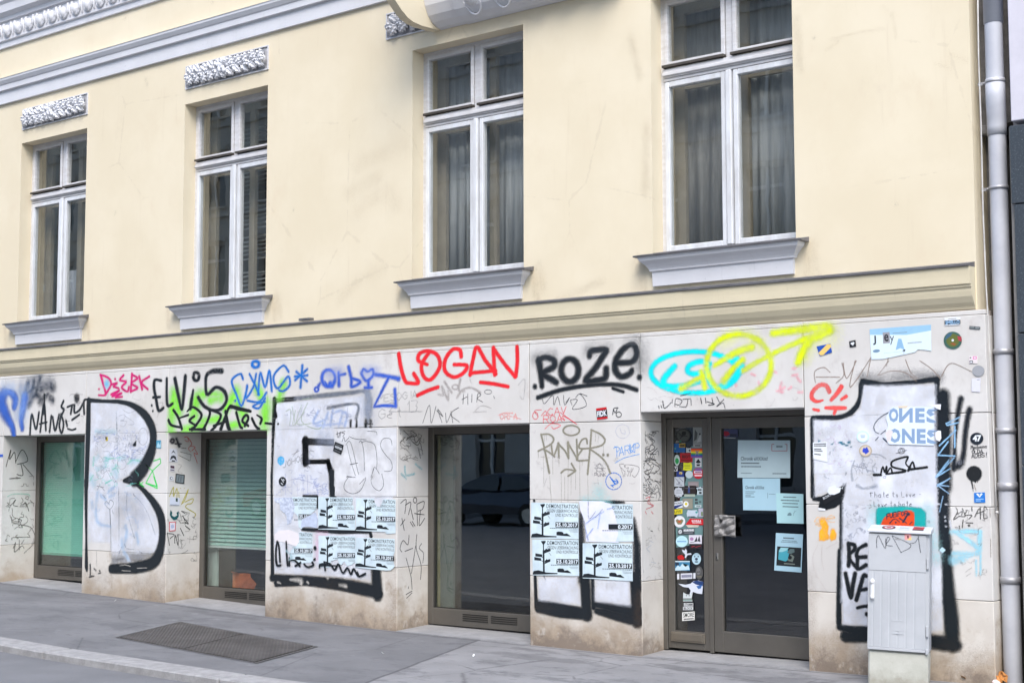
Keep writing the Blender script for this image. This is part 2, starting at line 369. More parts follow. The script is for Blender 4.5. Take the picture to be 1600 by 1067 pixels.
# ---------------------------------------------------------------- relief panels with oak leaves
def relief(x0, x1, n):
    random.seed(11)
    bm = BM(); z0, z1 = 6.087, 6.364
    wall = .012
    for a, b, c, d in ((x0, x1, z1-wall, z1), (x0, x1, z0, z0+wall), (x0, x0+wall, z0+wall, z1-wall), (x1-wall, x1, z0+wall, z1-wall)): box(bm, a, b, -.016, .0, c, d)
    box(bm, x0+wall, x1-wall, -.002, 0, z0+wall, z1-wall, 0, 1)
    p = obj('relief_panel', bm, [TRIM, M('darker relief ground', (.42, .415, .425), .9, var=.2)], BLD, label='grey stucco panel with oak leaf relief')  # recessed ground behind the leaves is a darker grey than the frame
    bm = BM(); cx, cz = (x0+x1)/2, (z0+z1)/2
    def leaf(x, z, L, W, ang, tilt):
        R = Matrix.Translation((x, -.022-.018*random.random(), z)) @ Matrix.Rotation(ang, 4, 'Y') @ Matrix.Rotation(tilt, 4, 'X')
        N = 9; rows = []
        for i in range(N):
            t = i/(N-1); wv = W*math.sin(math.pi*min(1, t*.93+.05))**.7*(1+.28*math.cos(i*math.pi))
            rows.append([bm.verts.new(R @ Vector((t*L, -.035*math.sin(math.pi*t)-d, s*wv))) for s, d in ((-1, -.012), (-.5, .016), (0, .0), (.5, .016), (1, -.012))])
        for a, b in zip(rows, rows[1:]):
            for k in range(4): bm.faces.new((a[k], a[k+1], b[k+1], b[k]))
    for s in (1, -1):
        m = n+1
        for i in range(m):                       # overlapping pairs of leaves growing outwards from the rosette
            t = (i+.35)/m; xx = cx+s*t*((x1-x0)/2-.10)
            for up in (1, -1):
                a0 = up*random.uniform(.55, .75)
                leaf(xx, cz+up*.012, .15, .046, (-a0 if s > 0 else math.pi+a0), up*.25)
            leaf(xx+s*.05, cz+.02*math.sin(i*3.), .13, .036, (0 if s > 0 else math.pi)+random.uniform(-.2, .2), 0)
    for k in range(8):
        a = k*2*math.pi/8; leaf(cx+.02*math.cos(a), cz+.02*math.sin(a), .11, .045, -a, .15)
    for k in range(6): ball(bm, (cx+random.uniform(-.06, .06), -.07, cz+random.uniform(-.07, .07)), .03, .028, .03, 8, 6)
    for v in bm.verts: v.co.z = min(max(v.co.z, z0+.016), z1-.016); v.co.x = min(max(v.co.x, x0+.02), x1-.02)
    obj('leaf_relief', bm, TRIMD, p)
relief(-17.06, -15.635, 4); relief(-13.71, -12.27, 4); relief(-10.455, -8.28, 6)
# ---------------------------------------------------------------- upper windows
def upper_window(x0, x1):
    ya, yb = .17, .25; cx = (x0+x1)/2; zt0, zt1 = 5.125, 5.235
    bm = BM(); f = .036
    box(bm, x0, x0+f, ya, yb, Z0W, Z1W); box(bm, x1-f, x1, ya, yb, Z0W, Z1W)
    box(bm, x0+f, x1-f, ya, yb, Z1W-f, Z1W); box(bm, x0+f, x1-f, ya, yb, Z0W, Z0W+.04)
    box(bm, cx-.03, cx+.03, ya+.004, yb, zt1, Z1W-f)
    win = obj('window', bm, WHITEOLD, BLD)
    bm = BM()
    box(bm, x0+f, x1-f, ya-.03, yb, zt0+.03, zt1, .004); box(bm, x0+f, x1-f, ya-.045, yb, zt0+.045, zt0+.075, .004); box(bm, x0+f, x1-f, ya-.015, yb, zt0, zt0+.03, .004)
    obj('transom', bm, WHITEOLD, win)
    for a, b in ((x0+f, cx-.035), (cx+.035, x1-f)):
        bm = BM(); box(bm, a, b, ya-.05, ya-.001, zt1+.012, zt1+.034); obj('drip_board', bm, M('dark drip board', (.07, .06, .05), .7, var=.3), win)
        bm = BM(); q = .042; zz0, zz1 = zt1+.036, Z1W-f-.004
        box(bm, a+.004, a+q, ya-.012, yb-.02, zz0, zz1, .004); box(bm, b-q, b-.004, ya-.012, yb-.02, zz0, zz1, .004)
        box(bm, a+q, b-q, ya-.012, yb-.02, zz1-q, zz1, .004); box(bm, a+q, b-q, ya-.012, yb-.02, zz0, zz0+.03, .004)
        obj('fanlight', bm, WHITEOLD, win)
        bm = BM(); box(bm, a+q, b-q, ya+.02, ya+.024, zz0+.03, zz1-q); obj('pane', bm, GLASSUP, win)
        bm = BM(); q = .049; zz0, zz1 = Z0W+.042, zt0-.004
        box(bm, a+.004, a+q, ya-.012, yb-.02, zz0, zz1, .005); box(bm, b-q, b-.004, ya-.012, yb-.02, zz0, zz1, .005)
        box(bm, a+q, b-q, ya-.012, yb-.02, zz1-.05, zz1, .005); box(bm, a+q, b-q, ya-.012, yb-.02, zz0, zz0+.05, .005)
        obj('casement', bm, WHITE, win)
        bm = BM(); box(bm, a+q, b-q, ya+.02, ya+.024, zz0+.05, zz1-.05); obj('pane', bm, GLASSUP, win)
    bm = BM(); box(bm, cx-.028, cx+.028, ya-.035, ya+.03, Z0W+.045, zt0-.003, .008); obj('meeting_rail', bm, WHITE, win)
    bm = BM()                                                       # inner window of the box frame
    box(bm, x0-.02, x0+.09, .42, .47, Z0W, Z1W); box(bm, x1-.09, x1+.02, .42, .47, Z0W, Z1W); box(bm, cx-.045, cx+.045, .42, .47, Z0W, Z1W)
    box(bm, x0+.09, cx-.045, .42, .47, Z1W-.1, Z1W); box(bm, cx+.045, x1-.09, .42, .47, Z1W-.1, Z1W); box(bm, x0+.09, cx-.045, .425, .465, 5.10, 5.2); box(bm, cx+.045, x1-.09, .425, .465, 5.10, 5.2)
    quad(bm, ((x0-.02, .32, Z0W), (x0-.02, .47, Z0W), (x0-.02, .47, Z1W), (x0-.02, .32, Z1W)))
    obj('inner_frame', bm, BEIGE, win)
    room(BLD, x0-.3, x1+.3, .325, 2.4, Z0W-.15, Z1W+.2, DARKROOM)
    # sill with cove and sheet-metal cap
    bm = BM()
    mould(bm, [(.03, 3.245), (.034, 3.372), (.05, 3.378), (.052, 3.392), (.062, 3.41), (.085, 3.44), (.115, 3.468), (.125, 3.49), (.128, 3.505), (0, 3.508)], x0+.015, x1-.015, base=.03)
    s = obj('window_sill', bm, TRIM, BLD)
    bm = BM()
    mould(bm, [(.142, 3.503), (.145, 3.516), (0, 3.545)], x0-.125+.005, x1+.125-.005, ret=False)
    box(bm, x0+.002, x1-.002, .0, .169, 3.531, 3.548)
    obj('sill_cap', bm, LEAD, s)
for a, b in WX: upper_window(a, b)
# curtains hang inside
def curtain(x0, x1, z0, z1, y, label, mat, seed, amp=.013, per=.12):
    random.seed(seed); bm = BM(); n = int((x1-x0)/.012); top = []; bot = []; ph = 0
    for i in range(n+1):
        x = x0+(x1-x0)*i/n; ph += random.uniform(.6, 1.4)*2*math.pi/per*(x1-x0)/n
        o = amp*math.sin(ph)+amp*.5*math.sin(ph*.37+seed)
        top.append(bm.verts.new((x, y+o*.6, z1))); bot.append(bm.verts.new((x+.012*math.sin(ph*.21), y+o*1.2, z0)))
    for i in range(n): bm.faces.new((top[i], bot[i], bot[i+1], top[i+1])).smooth = True
    o = obj('curtain', bm, mat); prop(o, label, 'curtain'); sol = o.modifiers.new('thick', 'SOLIDIFY'); sol.thickness = .003; return o
CURT = M('grey net curtain', (.52, .535, .54), .9, var=.2, scale=3, stretch=(6, 1, .5))
CURT2 = M('brown grey curtain', (.40, .385, .36), .9, var=.25, scale=3, stretch=(6, 1, .5))
curtain(-10.6, -9.76, 3.5, 5.95, .53, 'grey pleated curtain behind the left casement of the third upper window', CURT, 1)
curtain(-9.70, -8.6, 3.5, 5.95, .53, 'grey pleated curtain behind the right casement of the third upper window', CURT, 2)
curtain(-7.27, -6.76, 3.5, 5.95, .53, 'grey brown curtain behind the left casement of the rightmost upper window', CURT2, 3, per=.16)
curtain(-6.68, -5.7, 3.5, 5.95, .53, 'grey curtain behind the right casement of the rightmost upper window', CURT, 4)
curtain(-16.9, -16.5, 3.5, 4.25, .56, 'bunched whitish cloth low behind the leftmost upper window', M('pale cloth', (.42, .44, .48), .9), 5)
bl = thing('venetian_blind', 'crooked venetian blind with broken slats behind the second upper window from the left', 'blind', (-12.7, .6, 3.6))
random.seed(5)
for k in range(40):
    z = 3.62+k*.052
    if k in (7, 8, 15, 23): continue
    bm = BM(); x0_, x1_ = (-13.42, -12.62); t = random.uniform(-.03, .03) if k < 12 else random.uniform(-.008, .008)
    vs = [bm.verts.new(p) for p in ((x0_, .60, z), (x1_, .60, z+t), (x1_, .625, z+t+.028), (x0_, .625, z+.028))]; bm.faces.new(vs)
    bmesh.ops.solidify(bm, geom=bm.faces[:], thickness=.002)
    obj('slat', bm, M('blind slat', (.40, .41, .40), .6, var=.1), bl)

# ---------------------------------------------------------------- ground floor: stone piers and lintels
GX = [-24, -18.5, -17.3, -15.57, -13.86, -12.19, -10.24, -8.55, -7.3, -5.7, -4.18, -2, 3, 40]
GZ = [.20, .19, .165, .128, .092, .045, .016, .007, -.003, .012, .03, .04, .05, .05]
def zg(x, y=0.):
    return float(np.interp(x, GX, GZ)) + .02*min(y, 0)
PIERS = [(XL, -17.27), (-15.50, -13.89), (-12.19, -10.242), (-8.552, -7.305), (-5.695, -4.162)]
HEADS = [2.052, 2.052, 2.052, 2.13]
G = .0035
for i, (a, b) in enumerate(PIERS):
    bm = BM(); last = i == 4
    top = 2.054
    zs = [-.25, .643, 1.344, top]
    for k in range(3):
        if i == 0:
            for q in range(4):
                x0, x1 = a+(b-a)*q/4, a+(b-a)*(q+1)/4
                box(bm, x0+G/2, x1-G/2, STONE_Y, .5, zs[k]+G, zs[k+1], .004, 1 if k == 0 else 0)
        else: box(bm, a, b, STONE_Y+(.0015 if k == 0 else 0), .5, zs[k]+G, zs[k+1], .005, 1 if k == 0 else 0)
    box(bm, a+.02, b-.02, STONE_Y+.006, .45, -.25, top, 0, 2)
    obj('pier', bm, [STONE, STONEB, MORTAR], BLD)
LINT = [(-24, -21), (-21, -19.3), (-19.3, -17.272), (-17.268, -15.49), (-15.486, -13.892), (-13.888, -12.192), (-12.188, -10.244), (-10.24, -8.554), (-8.55, -7.306), (-7.302, -5.698), (-5.694, -4.162)]
for a, b in LINT:
    bm = BM(); z0 = 2.056+G
    if abs(a+7.302) < .01: z0 = 2.132
    box(bm, a+G/2, b-G/2, STONE_Y, .5, z0, 2.80, .004)
    box(bm, a+.01, b-.01, STONE_Y+.008, .45, z0+.01, 2.84, 0, 1)
    box(bm, a, b, STONE_Y+.002, .0, 2.803, 2.838, .004)
    obj('lintel', bm, [STONE, MORTAR], BLD)
# ---------------------------------------------------------------- shop windows
DOORSTEP = concrete_mat('worn pale threshold', (.22, .217, .218), (.31, .306, .306), 4, True)
def vent(parent, x0, x1, z0, z1, y):
    bm = BM(); m = (x0+x1)/2
    for a, b in ((x0, m-.02), (m+.02, x1)):
        for k in range(4):
            z = z0+(z1-z0)*(k+.5)/4; box(bm, a, b, y-.004, y+.002, z-.006, z+.003, 0, 1); box(bm, a, b, y-.009, y-.0015, z+.0035, z+.006, 0, 0)
    obj('vent_grille', bm, [BRONZE, BRONZED], parent)
def shop(x0, x1, y, zb, zh, vx=None):
    bm = BM(); f = .075; zp = zb+.165
    box(bm, x0, x0+f, y, y+.07, zb, zh, .004); box(bm, x1-f, x1, y, y+.07, zb, zh, .004)
    box(bm, x0+f, x1-f, y, y+.07, zh-f, zh, .004); box(bm, x0+f, x1-f, y-.0, y+.07, zb, zp, .004)
    s = obj('shop_window', bm, BRONZE, BLD)
    bm = BM(); box(bm, x0+f, x1-f, y+.035, y+.043, zp, zh-f); obj('pane', bm, GLASS, s)
    bm = BM()
    for a, b, c, d in ((x0+f, x0+f+.01, zp, zh-f), (x1-f-.01, x1-f, zp, zh-f), (x0+f+.01, x1-f-.01, zh-f-.01, zh-f), (x0+f+.01, x1-f-.01, zp, zp+.01)): box(bm, a, b, y+.02, y+.034, c, d)
    obj('gasket', bm, BRONZED, s)
    if vx: vent(s, vx[0], vx[1], zb+.055, zb+.135, y)
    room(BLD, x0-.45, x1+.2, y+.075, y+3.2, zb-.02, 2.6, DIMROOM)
    return s
shop(-17.27, -15.50, .46, .20, 2.06, (-16.72, -16.0)); shop(-13.89, -12.19, .45, .09, 2.06, (-13.42, -12.62)); shop(-10.242, -8.552, .42, .055, 2.06, (-9.767, -9.07))
for a, b, za in ((-17.27, -15.50, .165), (-13.89, -12.19, .075), (-10.242, -8.552, .022), (-7.305, -5.695, .02)):
    bm = BM(); N = 8; vs = []
    for i in range(N+1):
        x = a+(b-a)*i/N; z = zg(x)+.006
        vs.append([bm.verts.new((x, y, zz)) for y, zz in ((-.045, z-.05), (-.045, z), (.6, z+.03), (.6, z-.05))])
    for p, q in zip(vs, vs[1:]):
        for k in range(3): bm.faces.new((p[k], p[k+1], q[k+1], q[k]))
    bm.faces.new(vs[0][::-1]); bm.faces.new(vs[-1])
    obj('threshold', bm, DOORSTEP, BLD)
def slat_blind(x0, x1, z0, z1, y, pitch, mat, label, rail, ang=.9):
    b = thing('blind', label, 'blind', ((x0+x1)/2, y, z1)); bm = BM(); n = int((z1-z0)/pitch)
    for k in range(n):
        z = z0+.03+k*pitch; h = pitch*.94
        fs = box(bm, x0, x1, y-.001, y+.001, z, z+h)
        for v in {v for f in fs for v in f.verts}:
            t = (v.co.z-z)/h; v.co.y += .02*ang*(t-.5)
    obj('slats', bm, mat, b); bm = BM(); box(bm, x0, x1, y-.012, y+.012, z0, z0+.025, .003); obj('bottom_rail', bm, rail, b); return b
slat_blind(-17.42, -15.55, .50, 2.0, .56, .026, M('mint blind', (.26, .66, .51), .5, var=.04), 'closed mint green slatted blind in the leftmost shop window', M('mint rail', (.13, .4, .3), .5), .5)
slat_blind(-14.10, -12.22, .70, 2.0, .60, .047, M('teal blind', (.36, .54, .49), .45, var=.05), 'half lowered grey teal slatted blind in the second shop window', M('pale rail', (.62, .66, .66), .5), 1.0)
bm = BM(); box(bm, -14.08, -13.82, .66, .69, .1, .95); prop(obj('board', bm, M('pale board', (.55, .62, .60), .6)), 'pale upright board low inside the second shop window', 'board')
# orange carton
bx = thing('box', 'crumpled orange carton on the floor of the second shop window', 'box', (-13.4, .7, .2))
random.seed(2); OR = M('orange carton', (.62, .15, .04), .6, var=.2)
def slab_pts(bm, pts, t=.006):
    f = bm.faces.new([bm.verts.new(p) for p in pts]); r = bmesh.ops.solidify(bm, geom=[f], thickness=t)
bm = BM(); q = [(-13.58, .70), (-13.42, .67), (-13.38, .80), (-13.54, .83)]
prism(bm, q, 'z', .20, .40); obj('carton_side', bm, OR, bx)
bm = BM(); slab_pts(bm, ((-13.41, .66, .22), (-13.18, .68, .24), (-13.25, .78, .29), (-13.40, .80, .38))); obj('flap', bm, OR, bx)
bm = BM(); slab_pts(bm, ((-13.58, .70, .402), (-13.42, .67, .402), (-13.44, .64, .425), (-13.56, .65, .43))); obj('flap', bm, OR, bx)
bm = BM(); box(bm, -13.85, -12.2, .535, 1.2, .09, .2); prop(obj('window_shelf', bm, M('dark shelf', (.07, .07, .068), .6)), 'dark low display shelf inside the second shop window', 'shelf')
bm = BM(); box(bm, -10.36, -10.20, .53, .57, .06, 2.4); prop(obj('panel', bm, M('ochre panel', (.30, .25, .11), .7)), 'narrow ochre upright panel just inside the third shop window', 'panel')
bm = BM(); box(bm, -10.27, -10.05, .60, .63, .06, 2.4); prop(obj('panel', bm, M('grey green panel', (.09, .11, .10), .5)), 'grey green upright panel beside the ochre one inside the third shop window', 'panel')
# ---------------------------------------------------------------- entrance door and side light
DY = .30
bm = BM()
for a, b, c, d in ((-7.305, -7.26, .03, 2.14), (-7.26, -5.695, 2.085, 2.14), (-6.825, -6.785, .03, 2.085)): box(bm, a, b, DY, DY+.08, c, d, .003)
frm = obj('door_frame', bm, BRONZE, BLD)
bm = BM()
for a, b, c, d in ((-7.258, -7.19, .045, 2.08), (-6.885, -6.828, .045, 2.08), (-7.19, -6.885, 2.0, 2.08), (-7.19, -6.885, .045, .20)): box(bm, a, b, DY+.012, DY+.07, c, d, .004)
sl = obj('side_light', bm, BRONZE, BLD, label='narrow fixed side pane of the entrance covered in stickers')
bm = BM(); box(bm, -7.19, -6.885, DY+.035, DY+.043, .20, 2.0); obj('pane', bm, GLASSD, sl)
bm = BM(); box(bm, -7.225, -6.878, DY-.004, DY+.014, .105, .19, .004); box(bm, -7.205, -6.898, DY-.009, DY-.003, .12, .178, .003); obj('letter_flap', bm, M('worn bronze flap', (.20, .175, .14), .38, metallic=.5), sl)
bm = BM()
for a, b, c, d in ((-6.782, -6.692, .045, 2.08), (-5.80, -5.70, .045, 2.08), (-6.692, -5.80, 1.985, 2.08), (-6.692, -5.80, .045, .225)): box(bm, a, b, DY+.006, DY+.07, c, d, .004)
dr = obj('door', bm, BRONZE, BLD, label='glazed bronze entrance door')
bm = BM(); box(bm, -6.692, -5.80, DY+.035, DY+.043, .225, 1.985); obj('pane', bm, GLASSD, dr)
bm = BM(); r = bmesh.ops.create_grid(bm, x_segments=22, y_segments=18, size=.5)
for v in bm.verts:
    x, y = v.co.x, v.co.y; h = .012*math.sin(9*x+4*y)+.010*math.sin(17*y-6*x)+.014*math.exp(-((x+.15-.1*math.sin(8*y))/.07)**2)
    if max(abs(x), abs(y)) > .46: h = .004
    v.co = Vector((-6.648+x*.205, DY-.008-h, 1.138+y*.178))
bmesh.ops.recalc_face_normals(bm, faces=bm.faces[:]); bmesh.ops.solidify(bm, geom=bm.faces[:], thickness=.008)
box(bm, -6.74, -6.70, DY-.02, DY+.006, 1.06, 1.2)
obj('push_plate', bm, M('cast pewter plate', (.30, .29, .28), .55, metallic=.45, var=.3, scale=25, bump=.5, bscale=90), dr)
bm = BM(); box(bm, -6.755, -6.728, DY-.004, DY+.008, .84, .90, .006); box(bm, -6.745, -6.738, DY-.006, DY, .85, .87, 0, 1); obj('lock', bm, [M('lock metal', (.3, .29, .28), .3, metallic=.9), BRONZED], dr)
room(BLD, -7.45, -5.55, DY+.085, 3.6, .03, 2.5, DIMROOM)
# ================================================================= ground
def pave_mat():
    g = NT('asphalt pavement')
    # seam between the older dark and the newer pale surface
    sx = g.math('SUBTRACT', g.math('ADD', g.x, 9.09), g.math('MULTIPLY', g.math('ADD', g.y, .26), -.353))
    sx = g.math('ADD', sx, g.math('MULTIPLY', g.math('SUBTRACT', g.noise(3, 3), .5), .06))
    side = g.ramp(sx, -.012, .012)
    dark = g.mix(g.ramp(g.noise(1.4, 7), .3, .72), (.140, .139, .143), (.190, .188, .192))
    pale = g.mix(g.ramp(g.noise(1.6, 7), .3, .72), (.215, .211, .212), (.285, .28, .281))
    c = g.mix(side, dark, pale)
    grain = g.math('MULTIPLY', g.ramp(g.noise(150, 3, .8), .40, .75, -.35, .35), .55)
    st = g.math('MULTIPLY', g.ramp(g.noise(1.5, 9, .72, (1, 1.8, 1), (5, 1, 0)), .52, .62), .62)
    st2 = g.math('MULTIPLY', g.ramp(g.noise(4.2, 6, .6, (1, 2.2, 1), (8, 3, 0)), .58, .68), .5)
    c = g.mix(g.math('MAXIMUM', st, st2), c, (.10, .10, .105))
    c = g.mix(g.ramp(g.noise(2.3, 8, .7, (1, 1, 1), (1, 9, 0)), .58, .75, 0, .5), c, (.34, .34, .345))
    # damp and oily patches by the piers
    for (px, py, rx, ry) in ((-8.0, -.62, .75, .16), (-8.35, -.30, .5, .09), (-6.55, -.42, .55, .12), (-5.6, -.6, .6, .2), (-12.6, -.28, .8, .10), (-11.5, -.42, .8, .12), (-16, -.5, 1.0, .15)):
        dd = g.math('SQRT', g.math('ADD', g.math('POWER', g.math('DIVIDE', g.math('SUBTRACT', g.x, px), rx), 2), g.math('POWER', g.math('DIVIDE', g.math('SUBTRACT', g.y, py), ry), 2)))
        dd = g.math('ADD', dd, g.math('MULTIPLY', g.math('SUBTRACT', g.noise(3.2, 7, .7, (1, 2.2, 1), (px, 0, 0)), .5), 3.2))
        c = g.mix(g.ramp(dd, 1.0, .55, 0, .55), c, (.105, .102, .104))
    gum = g.math('MULTIPLY', g.ramp(g.voro(5., 'F1'), .05, .075, 1, 0), g.ramp(g.noise(2, 2), .42, .5))
    c = g.mix(g.math('MULTIPLY', gum, .7), c, (.11, .11, .115))
    seam = g.ramp(g.math('ABSOLUTE', sx), .008, .028, .8, 0)
    edge = g.ramp(g.math('ABSOLUTE', g.math('ADD', g.y, g.math('ADD', .075, g.math('MULTIPLY', g.noise(4, 3), .03)))), .006, .022, .75, 0)
    crack = g.math('MULTIPLY', g.ramp(g.math('ADD', g.voro(.8), g.math('MULTIPLY', g.noise(9, 4), .03)), .010, .030, 1, 0), g.ramp(g.noise(.7, 2, .5, (1, 1, 1), (3, 3, 0)), .44, .52))
    c = g.mix(g.math('MAXIMUM', g.math('MAXIMUM', seam, edge), g.math('MULTIPLY', crack, .7)), c, (.06, .058, .06))
    c = g.mix(g.math('MULTIPLY', g.math('ADD', grain, .35), .5), c, (.12, .12, .125))
    g.l(c, g.b.inputs['Base Color']); g.b.inputs['Roughness'].default_value = .8
    g.bump(g.math('ADD', g.noise(160, 4), g.math('MULTIPLY', g.noise(3, 5), .8)), .35, .01); return g.m
PAVE = pave_mat()
def sheet(bm, xs, ys, zf):
    R = [[bm.verts.new((x, y, zf(x, y))) for y in ys] for x in xs]
    for a, b in zip(R, R[1:]):
        for k in range(len(ys)-1): bm.faces.new((a[k], b[k], b[k+1], a[k+1])).smooth = True
xs = list(np.arange(-26, 12.1, .5))
bm = BM(); sheet(bm, xs, [-2.72, -2.0, -1.2, -.6, -.2, .02], lambda x, y: zg(x, y)); struct('pavement', bm, PAVE)
KERB = concrete_mat('granite kerb', (.25, .243, .238), (.36, .352, .346), 9, True)
bm = BM(); x = -26.35
KY0, KY1 = -3.03, -2.722
while x < 12:
    x2 = x+2.42
    fs = box(bm, x+.008, x2-.008, KY0, KY1, -.5, 0, .012)
    for v in {v for f in bm.faces for v in f.verts if x <= v.co.x <= x2}:
        if v.co.z > -.1: v.co.z += zg(v.co.x, -2.72)+.004
    x = x2
struct('kerb', bm, KERB)
bm = BM(); sheet(bm, xs, [KY0+.02, KY0-.0], lambda x, y: zg(x, -2.72)-.035)
bm.free()
def road_mat():
    g = NT('asphalt road')
    c = g.mix(g.ramp(g.noise(1.2, 8), .3, .72), (.145, .145, .15), (.19, .189, .194))
    c = g.mix(g.ramp(g.noise(140, 3, .8), .4, .75, 0, .4), c, (.12, .12, .125))
    c = g.mix(g.ramp(g.noise(3, 8, .7, (1, 2, 1)), .6, .75, 0, .5), c, (.13, .13, .14))
    g.l(c, g.b.inputs['Base Color']); g.b.inputs['Roughness'].default_value = .75; g.bump(g.noise(150, 4), .4, .01); return g.m
ROAD = road_mat()
xs2 = list(np.arange(-60, 41, 1.0))
bm = BM(); sheet(bm, xs2, [-24, -14, -8, -4, KY0+.02], lambda x, y: zg(x, -2.72)-.062-(.03*min(1, max(0, (-3.0-y)/4)))); struct('road', bm, ROAD)
bm = BM(); sheet(bm, [-300, -60, 40, 300], [-300, -24, 0, 300], lambda x, y: -.45); struct('ground', bm, ROAD)
bm = BM(); box(bm, -60, 40, -30, -23.6, -.4, .16); struct('far_pavement', bm, PAVE)
bm = BM(); box(bm, -40, 20, -10.2, -10.05, -.07, zg(-9, -2.7)-.052+.1-.05); bm.free()
# ---------------------------------------------------------------- steel hatch in the pavement
def atz(u, v, z): d = ray(u, v); return CAM+d*((z-CAM.z)/d.z)
HP = [atz(*q, .01) for q in ((184, 995), (398.7, 1028), (492.5, 1006.7), (282.5, 976))]
HM = NT('ribbed steel hatch'); c = HM.mix(HM.ramp(HM.noise(3, 8, .7), .35, .7), (.075, .066, .06), (.125, .112, .105))
c = HM.mix(HM.ramp(HM.noise(2.1, 6, .6, (1, 2.5, 1), (2, 2, 0)), .60, .72, 0, .5), c, (.25, .24, .235))
wv = nd(HM.t, 'ShaderNodeTexWave', wave_type='BANDS', bands_direction='DIAGONAL'); wv.inputs['Scale'].default_value = 14; HM.l(HM.pos, wv.inputs['Vector'])
c = HM.mix(HM.math('MULTIPLY', wv.outputs['Fac'], .35), c, (.04, .037, .035))
HM.l(c, HM.b.inputs['Base Color']); HM.b.inputs['Roughness'].default_value = .6; HM.b.inputs['Metallic'].default_value = .3; HM.bump(wv.outputs['Fac'], .5, .008)
hc = sum(HP, Vector())/4
ht = thing('pavement_hatch', 'rectangular rusty brown steel hatch let into the grey pavement', 'hatch', (hc.x, hc.y, zg(hc.x, hc.y)))
def hz(p, d): return Vector((p.x, p.y, zg(p.x, p.y)+d))
def lerp(a, b, t): return a+(b-a)*t
for t0, t1 in ((.012, .496), (.504, .988)):
    bm = BM(); P = [lerp(HP[0], HP[1], t0), lerp(HP[0], HP[1], t1), lerp(HP[3], HP[2], t1), lerp(HP[3], HP[2], t0)]
    P = [lerp(P[0], P[3], .015), lerp(P[1], P[2], .015), lerp(P[1], P[2], .985), lerp(P[0], P[3], .985)]
    A = [bm.verts.new(hz(p, .010)) for p in P]; B = [bm.verts.new(hz(p, -.03)) for p in P]
    bm.faces.new(A)
    for i in range(4): bm.faces.new((A[i], B[i], B[(i+1) % 4], A[(i+1) % 4]))
    obj('hatch_leaf', bm, HM.m, ht)
bm = BM()
A = [hz(p, .006) for p in HP]; cc = sum(A, Vector())/4; B = [hz(lerp(p, hc, -.03), .006) for p in HP]
for i in range(4): quad(bm, (B[i], B[(i+1) % 4], A[(i+1) % 4], A[i]))
obj('hatch_frame', bm, M('hatch frame', (.10, .095, .09), .7, metallic=.2), ht)
# ================================================================= right-hand side: gap, pipe, neighbour
ROUGH = concrete_mat('rough grey render', (.15, .145, .14), (.26, .25, .24), 7)
DARKR = concrete_mat('dark grey render', (.07, .068, .066), (.13, .125, .12), 6)  # darker grey concrete for the back wall of the gap
NB = thing('neighbour_building', 'neighbouring house with dark speckled granite slabs and a pale panel, right of the drainpipe', 'building', (-3.5, 0, 0))
GRN = NT('dark speckled granite'); c = GRN.mix(GRN.ramp(GRN.noise(60, 3, .8), .5, .68), (.045, .055, .066), (.085, .10, .115)); c = GRN.mix(GRN.ramp(GRN.noise(110, 2, .8), .66, .74), c, (.42, .44, .46)); GRN.l(c, GRN.b.inputs['Base Color']); GRN.b.inputs['Roughness'].default_value = .35
PALE = M('pale lilac panel', (.60, .58, .63), .6, var=.05)
STRIP = concrete_mat('beige edge strip', (.30, .28, .25), (.42, .39, .35), 5)
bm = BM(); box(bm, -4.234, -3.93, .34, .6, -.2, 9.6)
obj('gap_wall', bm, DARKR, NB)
bm = BM(); box(bm, -4.2345, -3.94, .20, .338, 4.30, 9.6); box(bm, -4.233, -4.10, .15, .338, 4.22, 4.298, .01); box(bm, -4.2325, -4.085, .27, .338, -.2, 4.22)
obj('rough_render', bm, ROUGH, NB)
bm = BM(); box(bm, -3.96, -3.925, .02, .6, -.2, 4.22, .004); box(bm, -3.955, -3.915, .1, .6, 4.22, 9.6, .004); obj('edge_strip', bm, STRIP, NB)
z = -.2
for h in (.9, .95, .98, .97, .60):
    bm = BM(); dx = .012 if h != .60 else -.006
    box(bm, -3.928+dx, 2.0, -.05, .5, z+.002, z+h-.002, .006); obj('granite_slab', bm, GRN.m, NB); z += h+.004
bm = BM(); box(bm, -3.92, 2.0, -.04, .5, z+.03, 9.6, .006); obj('pale_panel', bm, PALE, NB)
bm = BM(); quad(bm, ((-3.9, .5, 9.6), (2, .5, 9.6), (2, 6, 9.6), (-3.9, 6, 9.6))); obj('roof_slab', bm, ROUGH, NB)
# drainpipe
ZINC = NT('weathered white drainpipe'); c = ZINC.mix(ZINC.ramp(ZINC.noise(3, 6), .3, .7), (.44, .45, .49), (.53, .54, .575))
c = ZINC.mix(ZINC.ramp(ZINC.noise(9, 8, .75, (3, 3, .5)), .60, .78, 0, .6), c, (.30, .29, .30)); c = ZINC.mix(ZINC.ramp(ZINC.z, 1.0, -.2, 0, .5), c, (.28, .27, .26))
ZINC.l(c, ZINC.b.inputs['Base Color']); ZINC.b.inputs['Roughness'].default_value = .5
PX, PY, PR = -4.082, .105, .068
DP = thing('drainpipe', 'pale grey painted drainpipe in the gap right of the yellow house', 'drainpipe', (PX, PY, zg(PX)))
bm = BM(); tube(bm, [(PX, PY, -.02), (PX, PY, 2.25), (PX, PY, 4.20), (PX, PY, 4.26)], PR, 20, 0, False); obj('lower_pipe', bm, ZINC.m, DP)
bm = BM(); tube(bm, [(PX, PY, 4.19), (PX, PY, 4.26), (PX+.004, PY-.012, 4.33), (PX+.01, PY-.036, 4.41), (PX+.012, PY-.042, 4.48), (PX+.012, PY-.042, 4.62)], PR+.006, 20, 0, True); obj('elbow', bm, ZINC.m, DP)
